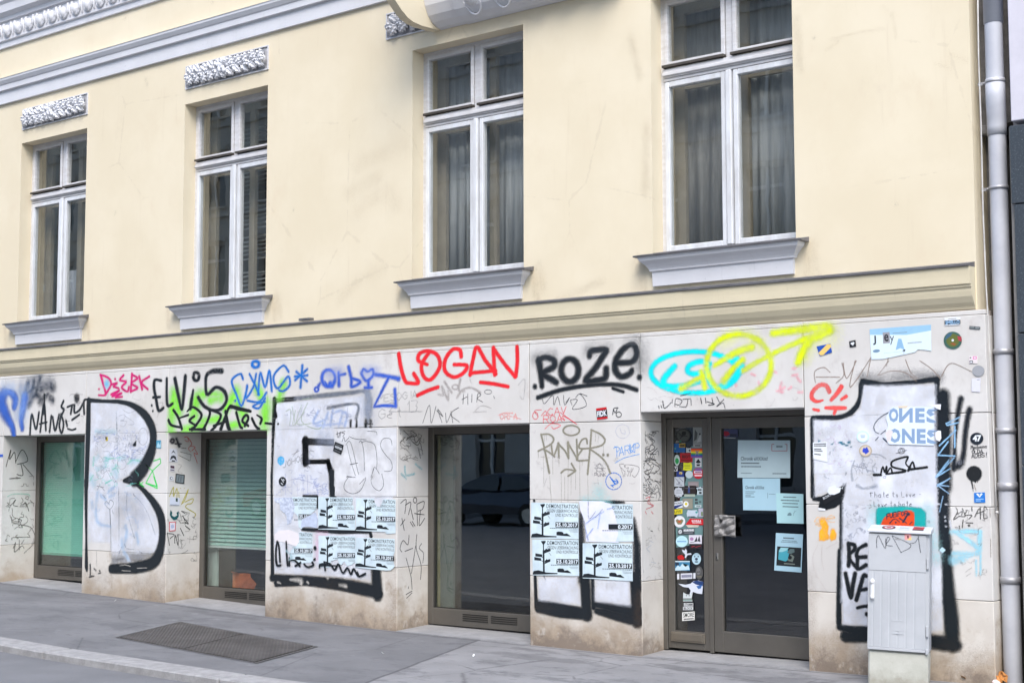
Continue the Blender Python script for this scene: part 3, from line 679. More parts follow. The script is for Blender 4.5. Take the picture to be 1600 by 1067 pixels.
bm = BM(); tube(bm, [(PX+.012, PY-.042, 4.6), (PX+.012, PY-.042, 5.08)], PR, 20, 0, False); tube(bm, [(PX+.012, PY-.042, 5.06), (PX+.012, PY-.042, 9.5)], PR+.006, 20, 0, True); obj('upper_pipe', bm, ZINC.m, DP)
CL = M('clamp metal', (.45, .45, .47), .5, metallic=.4, var=.2)
def clamp(z, dx=0., dy=0., h=.02):
    bm = BM(); r = PR+.005
    tube(bm, [(PX+dx, PY+dy, z-h), (PX+dx, PY+dy, z+h)], r+.003, 20, 0, True)
    box(bm, PX+dx-.135, PX+dx-r+.01, PY+dy-.004, PY+dy+.004, z-.012, z+.012); ball(bm, (PX+dx-.085, PY+dy-.008, z), .010, .010, .010, 6, 6)
    obj('clamp', bm, CL, DP)
clamp(4.60, .012, -.042, .012); clamp(3.78, 0, 0, .012); clamp(2.52); clamp(1.92); clamp(1.5, h=.03); clamp(.80, h=.025)
bm = BM()
GP = front(.03)
tube(bm, [GP.pt(u, v) for u, v in ((1527, -60), (1529, 90), (1533, 200), (1536, 330), (1541, 450), (1546, 540), (1549, 600), (1553, 690), (1555, 740), (1556, 800))], .006, 8)
tube(bm, [GP.pt(1556, 800), GP.pt(1560, 800)], .010, 8)
cb = obj('cable', bm, M('white cable', (.55, .54, .52), .6, var=.15)); prop(cb, 'thin off-white cable running down beside the drainpipe', 'cable')
# maple leaf and scrap at the foot of the pipe
def litter(name, label, cat, pts, c, mat, rx=.5, rz=.3, s=1.):
    bm = BM(); R = Matrix.Translation(c) @ Matrix.Rotation(rz, 4, 'Z') @ Matrix.Rotation(rx, 4, 'X')
    vs = [bm.verts.new(R @ Vector((p[0]*s, p[1]*s, .012*math.sin(9*p[0])))) for p in pts]; f = bm.faces.new(vs); bmesh.ops.triangulate(bm, faces=[f]); bmesh.ops.solidify(bm, geom=bm.faces[:], thickness=.002)
    return prop(obj(name, bm, mat), label, cat)
mp = [(0, -.5), (.1, -.2), (.45, -.3), (.3, 0), (.55, .25), (.22, .22), (.12, .6), (0, .35), (-.12, .6), (-.22, .22), (-.55, .25), (-.3, 0), (-.45, -.3), (-.1, -.2)]
litter('leaf', 'dry orange brown maple leaf standing at the foot of the drainpipe', 'leaf', mp, Vector((-4.13, -.02, .085)), M('dry leaf', (.62, .26, .07), .6, var=.25), 1.2, .4, .08)
litter('leaf', 'curled brown leaf on the road beside the kerb', 'leaf', mp, atz(1560, 1066, .05)+Vector((-.25, 0, .02)), M('brown leaf', (.36, .2, .1), .7), .2, 1.2, .07)
litter('paper_scrap', 'small pink and white paper scrap below the leaf at the drainpipe', 'paper', [(-.5, -.3), (.4, -.4), (.5, .2), (0, .45), (-.4, .3)], Vector((-4.15, -.06, .06)), M('pinkish paper', (.7, .56, .54), .7), .6, .2, .055)
for (u, v), lb in (((55, 910), 'white crumb of paper on the threshold of the leftmost shop window'), ((180, 944), 'white crumb of paper on the pavement below the big letter B pier'), ((740, 957), 'white crumb of paper on the threshold of the second shop window'), ((598, 1008), 'white crumb of paper on the dark pavement near the pale pavement seam')):
    if u == 740: u, v = 740-0, 1012
    p = atz(u, v, zg(-12)+.02); p.z = zg(p.x, p.y)+.012
    litter('paper_scrap', lb if u != 740 else 'white crumb of paper on the pale pavement below the third shop window', 'paper', [(-.5, -.3), (.4, -.4), (.5, .2), (0, .45), (-.4, .3)], p, M('white scrap', (.8, .8, .78), .7), .3, u, .022)
# ================================================================= telecom cabinet, turned a little and leaning
def stain_plinth():
    g = NT('cream concrete plinth')
    c = g.mix(g.ramp(g.noise(5, 7), .3, .7), (.43, .43, .375), (.50, .50, .445))
    h = g.math('ADD', g.z, g.math('MULTIPLY', g.math('SUBTRACT', g.noise(9, 7, .7), .5), .35))
    c = g.mix(g.ramp(h, .16, .0, 0, .75), c, (.26, .24, .19)); c = g.mix(g.ramp(g.noise(14, 6, .7), .62, .75, 0, .5), c, (.36, .36, .28))
    g.l(c, g.b.inputs['Base Color']); g.b.inputs['Roughness'].default_value = .85; g.bump(g.noise(60, 6), .3, .006); return g.m
def grimy_cab():
    g = NT('pale grey cabinet plastic')
    c = g.mix(g.ramp(g.noise(3, 6), .3, .7), (.40, .415, .435), (.455, .47, .49))
    c = g.mix(g.ramp(g.noise(9, 8, .75, (2.5, 2.5, .35)), .56, .76, 0, .4), c, (.42, .42, .42)); c = g.mix(g.ramp(g.noise(40, 5, .8), .66, .75, 0, .5), c, (.36, .36, .36))
    g.l(c, g.b.inputs['Base Color']); g.b.inputs['Roughness'].default_value = .5; return g.m
CYAW = math.radians(18.5); LEAN = math.radians(1.9)
CB0 = Vector((-4.98, -.5, 0)); CB0.z = zg(-4.98, -.5)-.01
ca = Vector((math.cos(CYAW), math.sin(CYAW), 0)); cn = Vector((math.sin(CYAW), -math.cos(CYAW), 0)); cbv = Vector((0, 0, 1))
ca2 = ca*math.cos(LEAN)-cbv*math.sin(LEAN); cb2 = cbv*math.cos(LEAN)+ca*math.sin(LEAN)
CMAT = Matrix(((ca2.x, -cn.x, cb2.x, CB0.x), (ca2.y, -cn.y, cb2.y, CB0.y), (ca2.z, -cn.z, cb2.z, CB0.z), (0, 0, 0, 1)))
CW, CD, CH = .455, .235, 1.172
CABP = Plane(CB0, cn, ca2, cb2)
CBM = grimy_cab(); CBP = stain_plinth()
CBW = M('white handle plastic', (.8, .8, .8), .35)
CAB = thing('utility_cabinet', 'pale grey utility cabinet with a ribbed door leaning in front of the graffiti pier', 'cabinet', CB0)
def cabobj(name, bm, mats, parent=CAB, label=None):
    bmesh.ops.transform(bm, matrix=CMAT, verts=bm.verts); return obj(name, bm, mats, parent, label=label)
bm = BM(); box(bm, .008, CW-.008, .012, CD-.01, -.06, .275, .012); cabobj('plinth', bm, CBP)
bm = BM(); box(bm, .004, CW-.004, .01, CD, .278, CH-.0145, .006); cabobj('body', bm, CBM)
bm = BM(); x0, x1 = .004, CW-.03; nr = 6; fl = .018
pts = [(x0, 0.0)]
rw = (x1-x0-2*.03)/nr
P2 = [(x0, .010), (x0, -.004)]
for k in range(nr):
    s = x0+.03+k*rw; P2 += [(s, -.004), (s+.006, -.0022), (s+.012, -.0022), (s+.018, -.004)]
P2 += [(x1, -.004), (x1, .010)]
prism(bm, P2, 'z', .305, CH-.30); box(bm, x0, x1, -.004, .010, CH-.298, CH-.024, .002); box(bm, x0, x1, -.008, .010, .283, .303, .002)
d = cabobj('door', bm, CBM)
bm = BM(); box(bm, .185, .275, -.0055, -.0035, .43, .51); 
for a, b, c, e in ((.18, .275, .505, .509), (.18, .275, .408, .412)): box(bm, a, b, -.0075, -.0045, c, e)
cabobj('vent_flap', bm, CBM, d)
bm = BM(); box(bm, .022, .052, -.028, -.004, .655, .81, .010); ball(bm, (.037, -.026, .79), .017, .012, .02, 10, 8); ball(bm, (.037, -.026, .675), .014, .01, .016, 10, 8); cabobj('handle', bm, CBW, d)
bm = BM(); box(bm, CW-.028, CW-.006, -.012, .01, .27, .31, .004); box(bm, CW-.026, CW-.008, -.008, .01, .40, .48, .003); box(bm, CW-.026, CW-.008, -.008, .01, .9, .98, .003); cabobj('hinge', bm, CBM)
bm = BM()
prism(bm, [(-.018, CH-.014), (-.018, CH+.003), (-.010, CH+.007), (CD-.02, CH+.031), (CD+.012, CH+.033), (CD+.012, CH-.014)], 'x', -.005, CW+.005)
bmesh.ops.bevel(bm, geom=bm.edges[:], offset=.004, segments=1, affect='EDGES'); cabobj('roof', bm, M('white cabinet roof', (.56, .58, .61), .45, var=.08), CAB)
bm = BM(); box(bm, .20, .245, -.0065, -.004, CH-.062, CH-.052); cabobj('type_plate', bm, M('plate grey', (.3, .3, .3), .5), d)
# ================================================================= across the street (seen only mirrored in the panes)
OPM = [concrete_mat('far house %d' % i, c0, c1, .5, False) for i, (c0, c1) in enumerate((((.42, .38, .32), (.52, .48, .42)), ((.34, .32, .30), (.44, .42, .40)), ((.46, .44, .42), (.55, .53, .50))))]
FG = M('far window', (.03, .035, .04), .1, spec=.6); FWH = M('far window frame', (.55, .55, .54), .5)
def far_house(x0, x1, h, mat, label):
    t = thing('house', label, 'house', ((x0+x1)/2, -27, .1)); y = -28.5
    n = int((x1-x0)/3.2); holes = []
    for f in range(int((h-1.2)/3.8)):
        for k in range(n):
            cx = x0+(k+.5)*(x1-x0)/n; z = 1.0+f*3.8; holes.append((cx-.65, cx+.65, z, z+2.2))
    bm = BM()
    F = {}
    xs = sorted({x0, x1}|{q[0] for q in holes}|{q[1] for q in holes}); zs = sorted({-.2, h}|{q[2] for q in holes}|{q[3] for q in holes})
    hs = {(round(q[0], 4), round(q[2], 4)) for q in holes}
    for a, b in zip(xs, xs[1:]):
        for c, e in zip(zs, zs[1:]):
            if (round(a, 4), round(c, 4)) in hs: continue
            quad(bm, ((b, y, c), (a, y, c), (a, y, e), (b, y, e)))
    for a, b, c, e in holes:
        for p, q in (((a, c), (b, c)), ((b, c), (b, e)), ((b, e), (a, e)), ((a, e), (a, c))): quad(bm, ((p[0], y, p[1]), (q[0], y, q[1]), (q[0], y-.25, q[1]), (p[0], y-.25, p[1])))
        box(bm, a-.15, b+.15, y, y+.14, e+.12, e+.32); box(bm, a-.1, b+.1, y, y+.12, c-.14, c-.02)
    for z in np.arange(4.4, h, 3.8): box(bm, x0, x1, y, y+.1, z-.1, z+.08)
    box(bm, x0, x1, y, y+.7, h, h+.5); quad(bm, ((x0, y, h+.5), (x1, y, h+.5), (x1, y-12, h+5), (x0, y-12, h+5)))
    obj('wall', bm, mat, t)
    bm = BM()
    for a, b, c, e in holes: quad(bm, ((b, y-.2, c), (a, y-.2, c), (a, y-.2, e), (b, y-.2, e)))
    prop(obj('window_panes', bm, FG, t), kind='stuff')
    bm = BM()
    for a, b, c, e in holes:
        m = (a+b)/2; box(bm, m-.05, m+.05, y-.19, y-.12, c, e); box(bm, a, m-.05, y-.19, y-.12, c+1.5, c+1.6); box(bm, m+.05, b, y-.19, y-.12, c+1.5, c+1.6)
    prop(obj('window_bars', bm, FWH, t), kind='stuff')
far_house(-60, -39, 21, OPM[0], 'tan house across the street mirrored in the leftmost panes')
far_house(-39, -20, 23, OPM[1], 'grey brown house across the street mirrored in the middle panes')
far_house(-20, -3, 20, OPM[2], 'grey house across the street mirrored in the right-hand panes')
far_house(-3, 18, 22, OPM[0], 'tan house across the street behind the photographer')
def car(x, y, z, col, label, rz=0.):
    t = thing('parked_car', label, 'car', (x, y, z)); pm = M('car paint %.2f %.2f' % (col[0], col[2]), col, .18, metallic=.3, var=.02, coat=1.)
    R = Matrix.Translation((x, y, z)) @ Matrix.Rotation(rz, 4, 'Z')
    def fin(name, bm, mat, par=t, sm=False):
        bmesh.ops.transform(bm, matrix=R, verts=bm.verts); return obj(name, bm, mat, par, sm)
    prof = [(-2.15, .35), (-2.2, .62), (-2.05, .82), (-1.2, .95), (-.55, 1.36), (.2, 1.46), (1.1, 1.42), (1.85, 1.02), (2.1, .95), (2.15, .5), (2.1, .32)]
    bm = BM(); S = []
    for yy, k, dz in ((-.88, .0, 0), (-.84, .5, 0), (-.62, 1, .0), (.62, 1, 0), (.84, .5, 0), (.88, .0, 0)):
        S.append([bm.verts.new((px*(.97+.03*k), yy*(1 if pz < .97 else .86), (pz if pz < .97 else .95+(pz-.95)*(.1+.9*min(1, k*1.8))))) for px, pz in prof])
    for a, b in zip(S, S[1:]):
        for i in range(len(prof)-1): bm.faces.new((a[i], b[i], b[i+1], a[i+1])).smooth = True
    bm.faces.new(S[0][::-1]); bm.faces.new(S[-1]); fin('body', bm, pm)
    bm = BM()
    for s in (-1, 1):
        for q in (((-1.0, .99), (-.45, 1.33), (.25, 1.39), (.25, .99)), ((.33, .99), (.33, 1.39), (1.0, 1.36), (1.5, 1.02))): quad(bm, [(px, s*(.885-(pz-.97)*.2), pz) for px, pz in q])
    quad(bm, ((-1.16, -.7, .99), (-1.16, .7, .99), (-.56, .58, 1.36), (-.56, -.58, 1.36))); fin('glazing', bm, FG)
    for px in (-1.35, 1.32):
        for s in (-1, 1):
            bm = BM(); tube(bm, [(px, s*.70, .32), (px, s*.90, .32)], .32, 20); wh = fin('wheel', bm, M('tyre', (.02, .02, .02), .8))
            bm = BM(); tube(bm, [(px, s*.895, .32), (px, s*.91, .32)], .2, 14); fin('rim', bm, M('rim', (.5, .5, .52), .3, metallic=.8), wh)
    bm = BM(); box(bm, -2.2, -2.1, -.8, -.45, .62, .78, .02); fin('headlight', bm, FWH)
    bm = BM(); box(bm, -2.2, -2.1, .45, .8, .62, .78, .02); fin('headlight', bm, FWH)
car(-25.4, -19.8, .02, (.02, .028, .05), 'dark blue parked car mirrored in the third shop window')
car(-33.4, -19.8, .04, (.35, .03, .025), 'red parked car mirrored in the second shop window')
car(-14.5, -20.2, .0, (.05, .05, .055), 'black parked car mirrored in the entrance door')
bm = BM(); box(bm, -30, -3, -13.2, -13.0, -.2, zg(-10, -2.7)-.062-.03+.006); struct('lane_line', bm, M('white lane paint', (.6, .6, .6), .6, var=.2))
# ================================================================= graffiti: paint fields on the real wall planes
FRM = {'A': (0, 560, .1875), 'B': (0, 740, .1875), 'C': (240, 560, .1875), 'D': (240, 760, .1875), 'E': (400, 560, .1875), 'G': (400, 740, .1875),
       'H': (580, 540, .1875), 'I': (620, 760, .1875), 'J': (800, 520, .1875), 'K': (800, 720, .1875), 'L': (1000, 500, .1875), 'O': (1250, 560, .1875),
       'P': (1250, 740, .1875), 'a': (120, 600, .15), 'b': (120, 750, .15), 'c': (1260, 580, .15), 'd': (1260, 700, .15), 'e': (1360, 600, .15),
       'f': (1400, 740, .15), 'g': (820, 640, .15), 'h': (420, 770, .14058), 'm': (824, 776, .13493), 'j': (255, 670, .1781), 'R': (1300, 860, .19405),
       'T': (700, 900, .25), 'N': (1340, 480, .1625), 'U': (1480, 600, .28103), 'V': (1480, 300, .28103), 'Q': (1200, 300, .25), '0': (0, 0, 1)}
FONT = {'A': '00 26 40;12 32', 'B': '00 06 36 45 33 03;33 42 41 30 00', 'C': '45 26 04 02 20 41', 'D': '00 06 26 44 42 20 00', 'E': '40 00 06 46;03 33',
        'F': '00 06 46;03 33', 'G': '45 26 04 02 20 41 43 23', 'H': '00 06;40 46;03 43', 'I': '20 26', 'J': '01 20 31 46', 'K': '00 06;46 03 40', 'L': '06 00 40',
        'M': '00 06 23 46 40', 'N': '00 06 40 46', 'O': '20 02 04 26 44 42 20', 'P': '00 06 36 45 44 33 03', 'R': '00 06 36 45 44 33 03;23 40', 'S': '45 26 05 04 42 41 20 01',
        'T': '06 46;26 20', 'U': '06 02 20 42 46', 'V': '06 20 46', 'W': '06 10 23 30 46', 'X': '00 46;06 40', 'Y': '06 23 46;23 20', 'Z': '06 46 00 40',
        '1': '14 26 20', '2': '05 26 45 44 00 40', '3': '06 36 45 33;33 42 30 00', '4': '36 02 42;30 34', '7': '06 46 10', '0': '20 02 04 26 44 42 20', '!': '26 22;20 20', '.': '20 20', '-': '13 33', '"': '16 15;36 35',
        'h': '00 06;03 23 32 30', 'a': '33 13 02 01 10 30;33 30', 't': '26 21 30;14 34', 'e': '02 32 33 23 12 01 10 30', 'o': '20 11 12 23 32 31 20', 'v': '03 20 33', 'd': '46 40;43 13 02 01 10 40', 'r': '03 00;02 13 33', 'n': '00 03;02 13 23 32 30', 'm': '00 03;02 13 22 20;22 33 42 40', 'u': '03 01 10 30 33;33 30', 'p': '0- 03 23 32 31 20 00', 'k': '00 06;33 02 30', 's': '33 13 02 32 31 10 00', 'l': '26 20', 'i': '23 20;25 25', 'g': '33 13 02 01 10 30;33 3- 0-', 'y': '03 20;33 0-'}
def write(x, y, h, text, slope=0., asp=.55, slant=0.):
    """hand-printed letters as stroke text; x,y = left end of the base line in zoom pixels"""
    out = []; cx = x
    for ch in text:
        if ch == ' ': cx += h*asp*.7; continue
        for st in FONT.get(ch, FONT.get(ch.upper(), '00 40')).split(';'):
            pts = []
            for tk in st.split():
                gx, gy = int(tk[0]), (-1.5 if tk[1] == '-' else int(tk[1]))
                lx = gx/4*h*asp+gy/6*h*slant; pts.append((cx+lx+random.uniform(-.03, .03)*h, y-(gy/6*h)+(cx-x+lx)*slope+random.uniform(-.03, .03)*h))
            out.append('/'+' '.join('%.1f,%.1f' % p for p in pts))
        cx += h*asp*(1.3 if ch not in 'I1.!il' else .8)
    return ';'.join(out)
def catmull(P):
    if len(P) < 3: return P
    out = []
    Q = [P[0]]+P+[P[-1]]
    for i in range(1, len(Q)-2):
        p0, p1, p2, p3 = (np.array(Q[k]) for k in (i-1, i, i+1, i+2))
        for t in np.linspace(0, 1, 7)[:-1]:
            out.append(tuple(.5*((2*p1)+(-p0+p2)*t+(2*p0-5*p1+4*p2-p3)*t*t+(-p0+3*p1-3*p2+p3)*t**3)))
    out.append(tuple(P[-1])); return out
LAYER_I = [0]
def graffiti(label, fr, col, wpx, strokes, soft=.3, plane=None, layer=1, op=1., speck=.5, name='graffiti', parent=None, cell=None, rough=.5):
    plane = plane or WALL; ox, oy, s = FRM[fr]
    thin = .72 if plane is not WALL and parent is None else (.8 if wpx <= 9 else 1.)
    segs, polys = [], []
    for st in strokes.split(';'):
        st = st.strip()
        if not st: continue
        kind = st[0] if st[0] in '/o#@' else '~'
        if kind != '~': st = st[1:].strip()
        pts = [tuple(float(q) for q in p.split(',')) for p in st.split()]
        if kind == 'o':
            (cx, cy_), (rx, ry) = pts[0][:2], pts[1][:2]; ww = pts[1][2] if len(pts[1]) > 2 else wpx
            pts = [(cx+rx*math.cos(t), cy_+ry*math.sin(t), ww) for t in np.linspace(0, 2*math.pi, 37)]
        elif kind == '#': polys.append(pts); continue
        else:
            pts = [(p[0], p[1], p[2] if len(p) > 2 else wpx) for p in pts]
            if kind == '~': pts = catmull(pts)
            if len(pts) == 1: pts = pts*2
        q = []
        for i, (x, y, ww) in enumerate(pts):
            u, v = ox+x*s, oy+y*s; lx, ly = plane.loc(u, v); k = 1.
            if plane is WALL and wpx >= 12:          # the wall is seen obliquely: an upright stroke is wider than it looks
                x0_, y0_, x1_, y1_ = *pts[max(i-1, 0)][:2], *pts[min(i+1, len(pts)-1)][:2]; L = math.hypot(x1_-x0_, y1_-y0_)
                hs = (plane.loc(u+1, v)[0]-lx)/plane.scale(u, v); k = math.hypot((x1_-x0_)/L, hs*(y1_-y0_)/L) if L > 1e-6 else 1.15
            q.append((lx, ly, max(.0018, ww*k*thin*s*plane.scale(u, v)/2)))
        segs += list(zip(q, q[1:]))
    pl = []
    for P in polys: pl.append(np.array([plane.loc(ox+p[0]*s, oy+p[1]*s) for p in P]))
    u0, v0 = ox+800*s, oy+533*s
    sc = plane.scale(u0, v0); mw = min([max(.0022, a[2]) for a, b in segs]+([.03] if pl else [])) if (segs or pl) else .01
    cell = cell or min(.012, max(.0028, mw*.62))
    soft = soft*1.5 if (wpx >= 14 and plane is WALL and '/' not in strokes) else soft
    softw = lambda r: max(soft*2*r, .0025, cell*.6)
    psoft = max(soft*wpx*s*sc, .004)
    allx = [c for a, b in segs for c in (a[0]-a[2]*1.2-softw(a[2]), a[0]+a[2]*1.2+softw(a[2]), b[0]-b[2]*1.2-softw(b[2]), b[0]+b[2]*1.2+softw(b[2]))]+[v for P in pl for v in (P[:, 0].min()-psoft, P[:, 0].max()+psoft)]
    ally = [c for a, b in segs for c in (a[1]-a[2]*1.2-softw(a[2]), a[1]+a[2]*1.2+softw(a[2]), b[1]-b[2]*1.2-softw(b[2]), b[1]+b[2]*1.2+softw(b[2]))]+[v for P in pl for v in (P[:, 1].min()-psoft, P[:, 1].max()+psoft)]
    X0, X1, Y0, Y1 = min(allx), max(allx), min(ally), max(ally)
    nx, ny = int((X1-X0)/cell)+2, int((Y1-Y0)/cell)+2
    gx = X0+np.arange(nx)*cell; gy = Y0+np.arange(ny)*cell
    F = np.full((nx, ny), -1.0)
    for a, b in segs:
        r = max(a[2], b[2]); so = softw(r); mg = r+so+cell
        i0, i1 = max(0, int((min(a[0], b[0])-mg-X0)/cell)), min(nx, int((max(a[0], b[0])+mg-X0)/cell)+2)
        j0, j1 = max(0, int((min(a[1], b[1])-mg-Y0)/cell)), min(ny, int((max(a[1], b[1])+mg-Y0)/cell)+2)
        if i1 <= i0 or j1 <= j0: continue
        dx, dy = b[0]-a[0], b[1]-a[1]; L2 = dx*dx+dy*dy+1e-12
        px, py = gx[i0:i1, None]-a[0], gy[None, j0:j1]-a[1]
        t = np.clip((px*dx+py*dy)/L2, 0, 1); dd = np.hypot(px-t*dx, py-t*dy)
        F[i0:i1, j0:j1] = np.maximum(F[i0:i1, j0:j1], np.clip(((a[2]+(b[2]-a[2])*t)-dd)/so, -1, 1))
    for P in pl:
        i0, i1 = max(0, int((P[:, 0].min()-psoft-X0)/cell)), min(nx, int((P[:, 0].max()+psoft-X0)/cell)+2)
        j0, j1 = max(0, int((P[:, 1].min()-psoft-Y0)/cell)), min(ny, int((P[:, 1].max()+psoft-Y0)/cell)+2)
        xx, yy = np.meshgrid(gx[i0:i1], gy[j0:j1], indexing='ij'); ins = np.zeros(xx.shape, bool); dm = np.full(xx.shape, 9.)
        for a, b in zip(P, np.roll(P, -1, 0)):
            c = (a[1] > yy) != (b[1] > yy); ins ^= c & (xx < (b[0]-a[0])*(yy-a[1])/((b[1]-a[1]) or 1e-9)+a[0])
            d = b-a; t = np.clip(((xx-a[0])*d[0]+(yy-a[1])*d[1])/(d@d+1e-12), 0, 1); dm = np.minimum(dm, np.hypot(xx-a[0]-t*d[0], yy-a[1]-t*d[1]))
        F[i0:i1, j0:j1] = np.maximum(F[i0:i1, j0:j1], np.clip(np.where(ins, dm, -dm)/psoft, -1, 1))
    A = F > -.98
    if name == 'stain':
        F = np.minimum(F, .2)
    keep = A[:-1, :-1] | A[1:, :-1] | A[:-1, 1:] | A[1:, 1:]
    if plane is WALL:                        # paint lies on stone only: never across an opening or past the edge
        cxx = gx[:-1]+cell/2; czz = gy[:-1]+cell/2
        ok = np.zeros((nx-1, ny-1), bool)
        for p0, p1 in PIERS: ok |= ((cxx > p0) & (cxx < p1))[:, None]
        hz_ = np.interp(cxx, [-7.31, -7.3, -5.69, -5.68], [2.056, 2.132, 2.132, 2.056])
        ok |= (czz[None, :] > hz_[:, None]) & (cxx < -4.165)[:, None]
        keep &= ok & (czz[None, :] < 2.836)
    pieces = [keep]
    lab = np.zeros(keep.shape, int); sizes = []
    for i0, j0 in zip(*np.nonzero(keep)):
        if lab[i0, j0]: continue
        sizes.append(0); k = len(sizes); stack = [(i0, j0)]; lab[i0, j0] = k
        if k > 9: break
        while stack:
            i, j = stack.pop(); sizes[-1] += 1
            for p, q in ((i+1, j), (i-1, j), (i, j+1), (i, j-1), (i+1, j+1), (i-1, j-1), (i+1, j-1), (i-1, j+1)):
                if 0 <= p < keep.shape[0] and 0 <= q < keep.shape[1] and keep[p, q] and not lab[p, q]: lab[p, q] = k; stack.append((p, q))
    if 1 < len(sizes) <= 9: pieces = [lab == k+1 for k in range(len(sizes)) if sizes[k] > 3]
    LAYER_I[0] += 1
    off = .0006*layer+.00004*(LAYER_I[0] % 14)
    o, a, b, n = (np.array(v) for v in (plane.o, plane.a, plane.b, plane.n))
    par = parent or BLD; base = np.zeros(3); p = par
    while p is not None: base += np.array(p.location); p = p.parent
    ob = None
    for kp in pieces:
        ii, jj = np.nonzero(kp)
        if len(ii) == 0: continue
        idx = -np.ones((nx, ny), int); corner = np.zeros((nx, ny), bool)
        for di in (0, 1):
            for dj in (0, 1): corner[ii+di, jj+dj] = True
        ci, cj = np.nonzero(corner); idx[ci, cj] = np.arange(len(ci))
        co = o+np.outer(gx[ci], a)+np.outer(gy[cj], b)+n*off-base
        faces = np.stack([idx[ii, jj], idx[ii+1, jj], idx[ii+1, jj+1], idx[ii, jj+1]], 1)
        if np.dot(np.cross(a, b), n) < 0: faces = faces[:, ::-1]
        me = bpy.data.meshes.new(name); me.from_pydata(co.tolist(), [], faces.tolist())
        at = me.attributes.new('F', 'FLOAT', 'POINT'); at.data.foreach_set('value', F[ci, cj].astype(np.float32))
        me.materials.append(paint_mat(col, op, speck, rough))
        ob = bpy.data.objects.new(name, me); COL.objects.link(ob); ob.parent = par
        if label: ob['label'] = label
    return ob
FILL = (.72, .74, .80); FILL2 = (.70, .70, .715)
BLACK = C8(32, 36, 40); WHT = C8(232, 234, 242); INK = C8(60, 62, 66); GREYP = C8(132, 130, 118)
g = graffiti
# ---- white and blue-white fills (big letters B, E, R/N, 1)
g('white painted inside of the big letter B', 'a', FILL, 60, '#145,185 420,188 560,215 690,310 760,450 780,560 740,720 640,900 500,985 420,1000 440,1067 120,1067', .25, op=.75)
g('white painted lower half of the big letter B', 'b', FILL, 60, '#112,0 480,10 600,60 760,200 850,360 880,560 840,720 720,830 560,860 365,880 350,650 120,640', .25, op=.7)
g('white painted inside of the big letter E', 'E', FILL, 60, '#150,370 900,310 940,420 980,560 660,580 640,1060 620,1067 150,1067', .3, op=.8)
g('white painted lower half of the big letter E', 'G', FILL, 60, '#150,0 640,0 660,180 1140,180 1150,480 970,500 970,890 600,850 150,830', .3, op=.75)
g('pale painted patch right of the letter E', 'E', FILL2, 20, '#655,585 1172,580 1172,1067 655,1067', .12, layer=4, op=.92, speck=.2)
g('pale painted patch right of the letter E', 'G', FILL2, 20, '#660,0 1170,0 1170,185 660,185', .12, layer=4, op=.92, speck=.2)
g('white painted inside of the third big letter', 'T', FILL, 30, '#565,5 815,5 825,175 570,150;#920,20 1130,20 1140,185 920,150', .4, op=.75)
g('white painted inside of the big figure 1', 'c', FILL, 50, '#600,150 1067,170 1067,1067 80,1067 75,505 330,520 480,470 570,380', .3, op=.85)
g('white painted inside of the big figure 1', 'O', FILL, 50, '#600,230 1130,220 1140,1067 600,1067', .3, op=.85)
g('white painted lower part of the big figure 1', 'P', FILL, 50, '#130,0 1140,0 1150,600 1170,1067 345,1067 360,250 380,90 120,190', .3, op=.8)
g('white painted foot of the big figure 1', 'R', FILL, 40, '#75,0 285,0 285,600 90,590;#800,0 880,0 890,640 800,650', .3, op=.85)
# ---- far left lintel
g('blue spray paint hook', 'A', C8(52, 92, 178), 48, '120,400,40 130,340 90,285 40,290,70 10,360,70 50,470,60 100,560,40 118,650,30;205,330,60 185,450,50 178,520,36 186,580,30', .28)
g('pale blue haze', 'A', C8(150, 180, 225), 60, '30,250 100,260;200,300 170,450', .9, op=.5)
g('dark smudged scribble', 'A', C8(48, 54, 66), 34, '205,340 235,210;250,330 285,190;300,300 335,160;330,270 430,215,55;240,380 300,300 350,360;330,360 400,300;210,300 300,240 400,240;420,330 440,350;340,200 440,240,60', .55, op=.9)
g('dark soft haze', 'A', C8(90, 98, 112), 60, '200,280 330,170;300,220 420,190', .9, op=.6)
g('black drippy NAIVO tag', 'A', BLACK, 14, '250,635 265,465 300,590 325,450;335,610 368,370 382,595;330,545 392,530;414,608 428,480;440,490 460,600 492,470;510,465 495,560 515,620 530,540 508,465;370,300 365,460;550,520 560,560;565,585 600,595 632,585', .25)
g('black small figure tag', 'A', BLACK, 15, '530,355 512,400 532,425 518,465;560,405 610,385;600,400 590,460;620,390 622,450 662,430 692,375;702,460 700,355 735,340;@640,330,60;600,512 662,468', .2)
g('magenta DEBK tag', 'A', C8(208, 22, 112), 15, '840,140 862,220 880,300 820,305;835,135 900,160 925,215 880,300;@960,172,18;928,218 975,205 948,232 990,248;1030,140 1000,180 1050,195 1015,240 1060,275 1075,240;1100,130 1090,275;1098,135 1145,165 1095,205 1145,245 1090,275;1160,150 1185,255;1245,150 1180,200 1232,255;925,300 992,268 935,315 1015,288 965,322 1020,318;@825,255,16', .3)
g('light blue spot inside the magenta letter D', 'A', C8(120, 200, 235), 40, '@890,215', .5)
g('lime green haze behind the black ELVIS tag', 'C', C8(140, 232, 70), 46, '170,275,40 160,420 150,600;190,300 215,440;340,480,60 365,330,60 470,290,40 560,320,46 470,350;400,520 560,500;690,280,50 720,420 760,480;600,420 680,300;940,390,60 925,560;1080,220 1050,320,34;860,250 900,330;250,590 420,560;640,560 760,540', .55, op=.95)
g('black ELVIS tag', 'A', BLACK, 22, '1345,185 1292,180 1284,240 1300,330 1322,432 1362,412;1275,325 1335,320;@1265,392,20;@1274,438,18;1390,168,18 1394,380 1440,376', .18)
